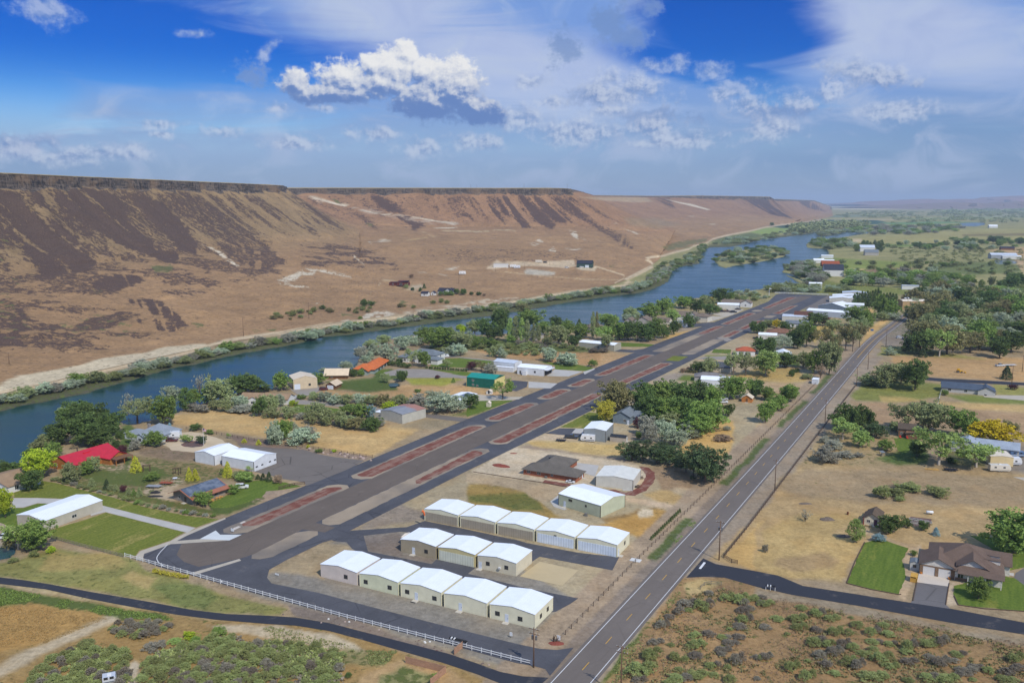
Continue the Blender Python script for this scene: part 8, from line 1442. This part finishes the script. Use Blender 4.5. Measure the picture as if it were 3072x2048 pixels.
for i,(x,y)in enumerate(((1375,1345),(1415,1352),(1385,1378),(1470,1362),(1500,1372))):
 r=thing('raised_bed',"white framed raised bed in the dark fenced garden",'planter',at('T4',x,y),rad(-20),'raised garden beds');mb=MB();[mb.bar(a,b,.1,.4)for a,b in(((-1.2,-.6,.2),(1.2,-.6,.2)),((1.2,-.6,.2),(1.2,.6,.2)),((1.2,.6,.2),(-1.2,.6,.2)),((-1.2,.6,.2),(-1.2,-.6,.2)))];mb.obj('frame',GRW,r);MB().box(-1.14,-.54,0,1.14,.54,.32).obj('soil',DEB,r)
lum=MB();[lum.bar((rs.uniform(-2.6,-1.6),rs.uniform(-.7,.7),.12+.1*(k%3)),(rs.uniform(1.6,2.6),rs.uniform(-.9,.9),.12+.1*(k%3)),.2,.08)for k in range(14)];lo_=lum.obj('lumber_stack',mottled('fresh yellow lumber',C(212,172,104),.15,1.));lo_.location=at('T4',1535,905);lo_.rotation_euler.z=rad(-12);tag(lo_,"stack of yellow boards beside the black dump trailer",'lumber')
wh_=thing('well_house',"tiny grey shelter on posts beside the small round tree",'shelter',at('T4',1098,782),.3);MB().thick([(-.9,-.8,1.5),(.9,-.8,1.5),(.9,.8,1.9),(-.9,.8,1.9)],.08).obj('roof',SLATE,wh_);[MB().box(x-.06,y-.06,0,x+.06,y+.06,1.45).obj('post',GWD,wh_)for x in(-.75,.75)for y in(-.65,.65)];MB().box(-.5,-.4,0,.5,.4,.8).obj('pump_box',GWD,wh_)
house('well_house',"small cream well house on the lawn by the taxiway",('T3',172,352),rad(-24),[(0,0,1.9,1.9,1.9,.8,'y','gable')],COTW,corr('cream metal roof',C(232,218,196)),'well house',over=.15);house('dog_house',"little white shed with dark opening below the teal workshop",('T3',172,238),rad(-20),[(0,0,3.,2.2,1.3,.8,'y','gable')],WSTUC,corr('cream metal roof',C(232,218,196)),'shed',doors=[(0,'F',.5,RUB)],over=.3)  # little shed: black door slab stands in for the shade in its opening
for lb,x,y in(("left red garden chair in front of the brown cabin",1262,628),("right red garden chair in front of the brown cabin",1322,634)):
 c=thing('garden_chair',lb,'chair',at('T4',x,y),.4);m=plain('red chair paint',C(206,52,48));MB().box(-.35,-.35,.4,.35,.35,.48).obj('seat',m,c);MB().box(-.35,.3,.48,.35,.38,1.1).obj('backrest',m,c);[MB().box(sx*.3-.04,sy*.3-.04,0,sx*.3+.04,sy*.3+.04,.4).obj('leg',m,c)for sx in(-1,1)for sy in(-1,1)]
cr_=thing('timber_bin',"yellow timber framed bin beside the double garage drive",'bin',at('T8',1375,682),rad(-28));ym=boards('yellow timber',C(206,160,74),.3);mb=MB();[mb.bar((x,y,0),(x,y,1.6),.12)for x in(-.8,.8)for y in(0,1.4,2.8)];mb.obj('frame',ym,cr_);MB().box(-.74,.05,.05,.74,2.75,1.1).obj('side_panel',ym,cr_);MB().box(-.85,-.05,1.5,.85,2.85,1.6).obj('lid',ym,cr_)
for lb,x,y in(("orange flower pot left of the double garage",1436,600),("orange flower pot right of the double garage",1684,650)):o=MB().tube([(0,0,0),(0,0,.55)],[.22,.36],12).obj('flower_pot',plain('orange pot',C(222,138,44)));o.location=at('T8',x,y)+Vector((0,-.4,0));tag(o,lb,'flower pot')
pd=MB().box(-1.5,-1.,0,1.5,1.,.18).obj('utility_pad',mottled('bright concrete',C(214,214,210),.06,.6),bevel=.02);pd.location=at('T7',1195,488);pd.rotation_euler.z=RH;tag(pd,"bright white concrete pad beside the post fence",'pad')
mt_=MB().box(-.75,-.5,.02,.75,.5,.05).obj('floor_mat',RUB);mt_.location=at('T6',1440,853);mt_.rotation_euler.z=RH;tag(mt_,"dark mat on the gravel in front of a cream hangar door",'mat')
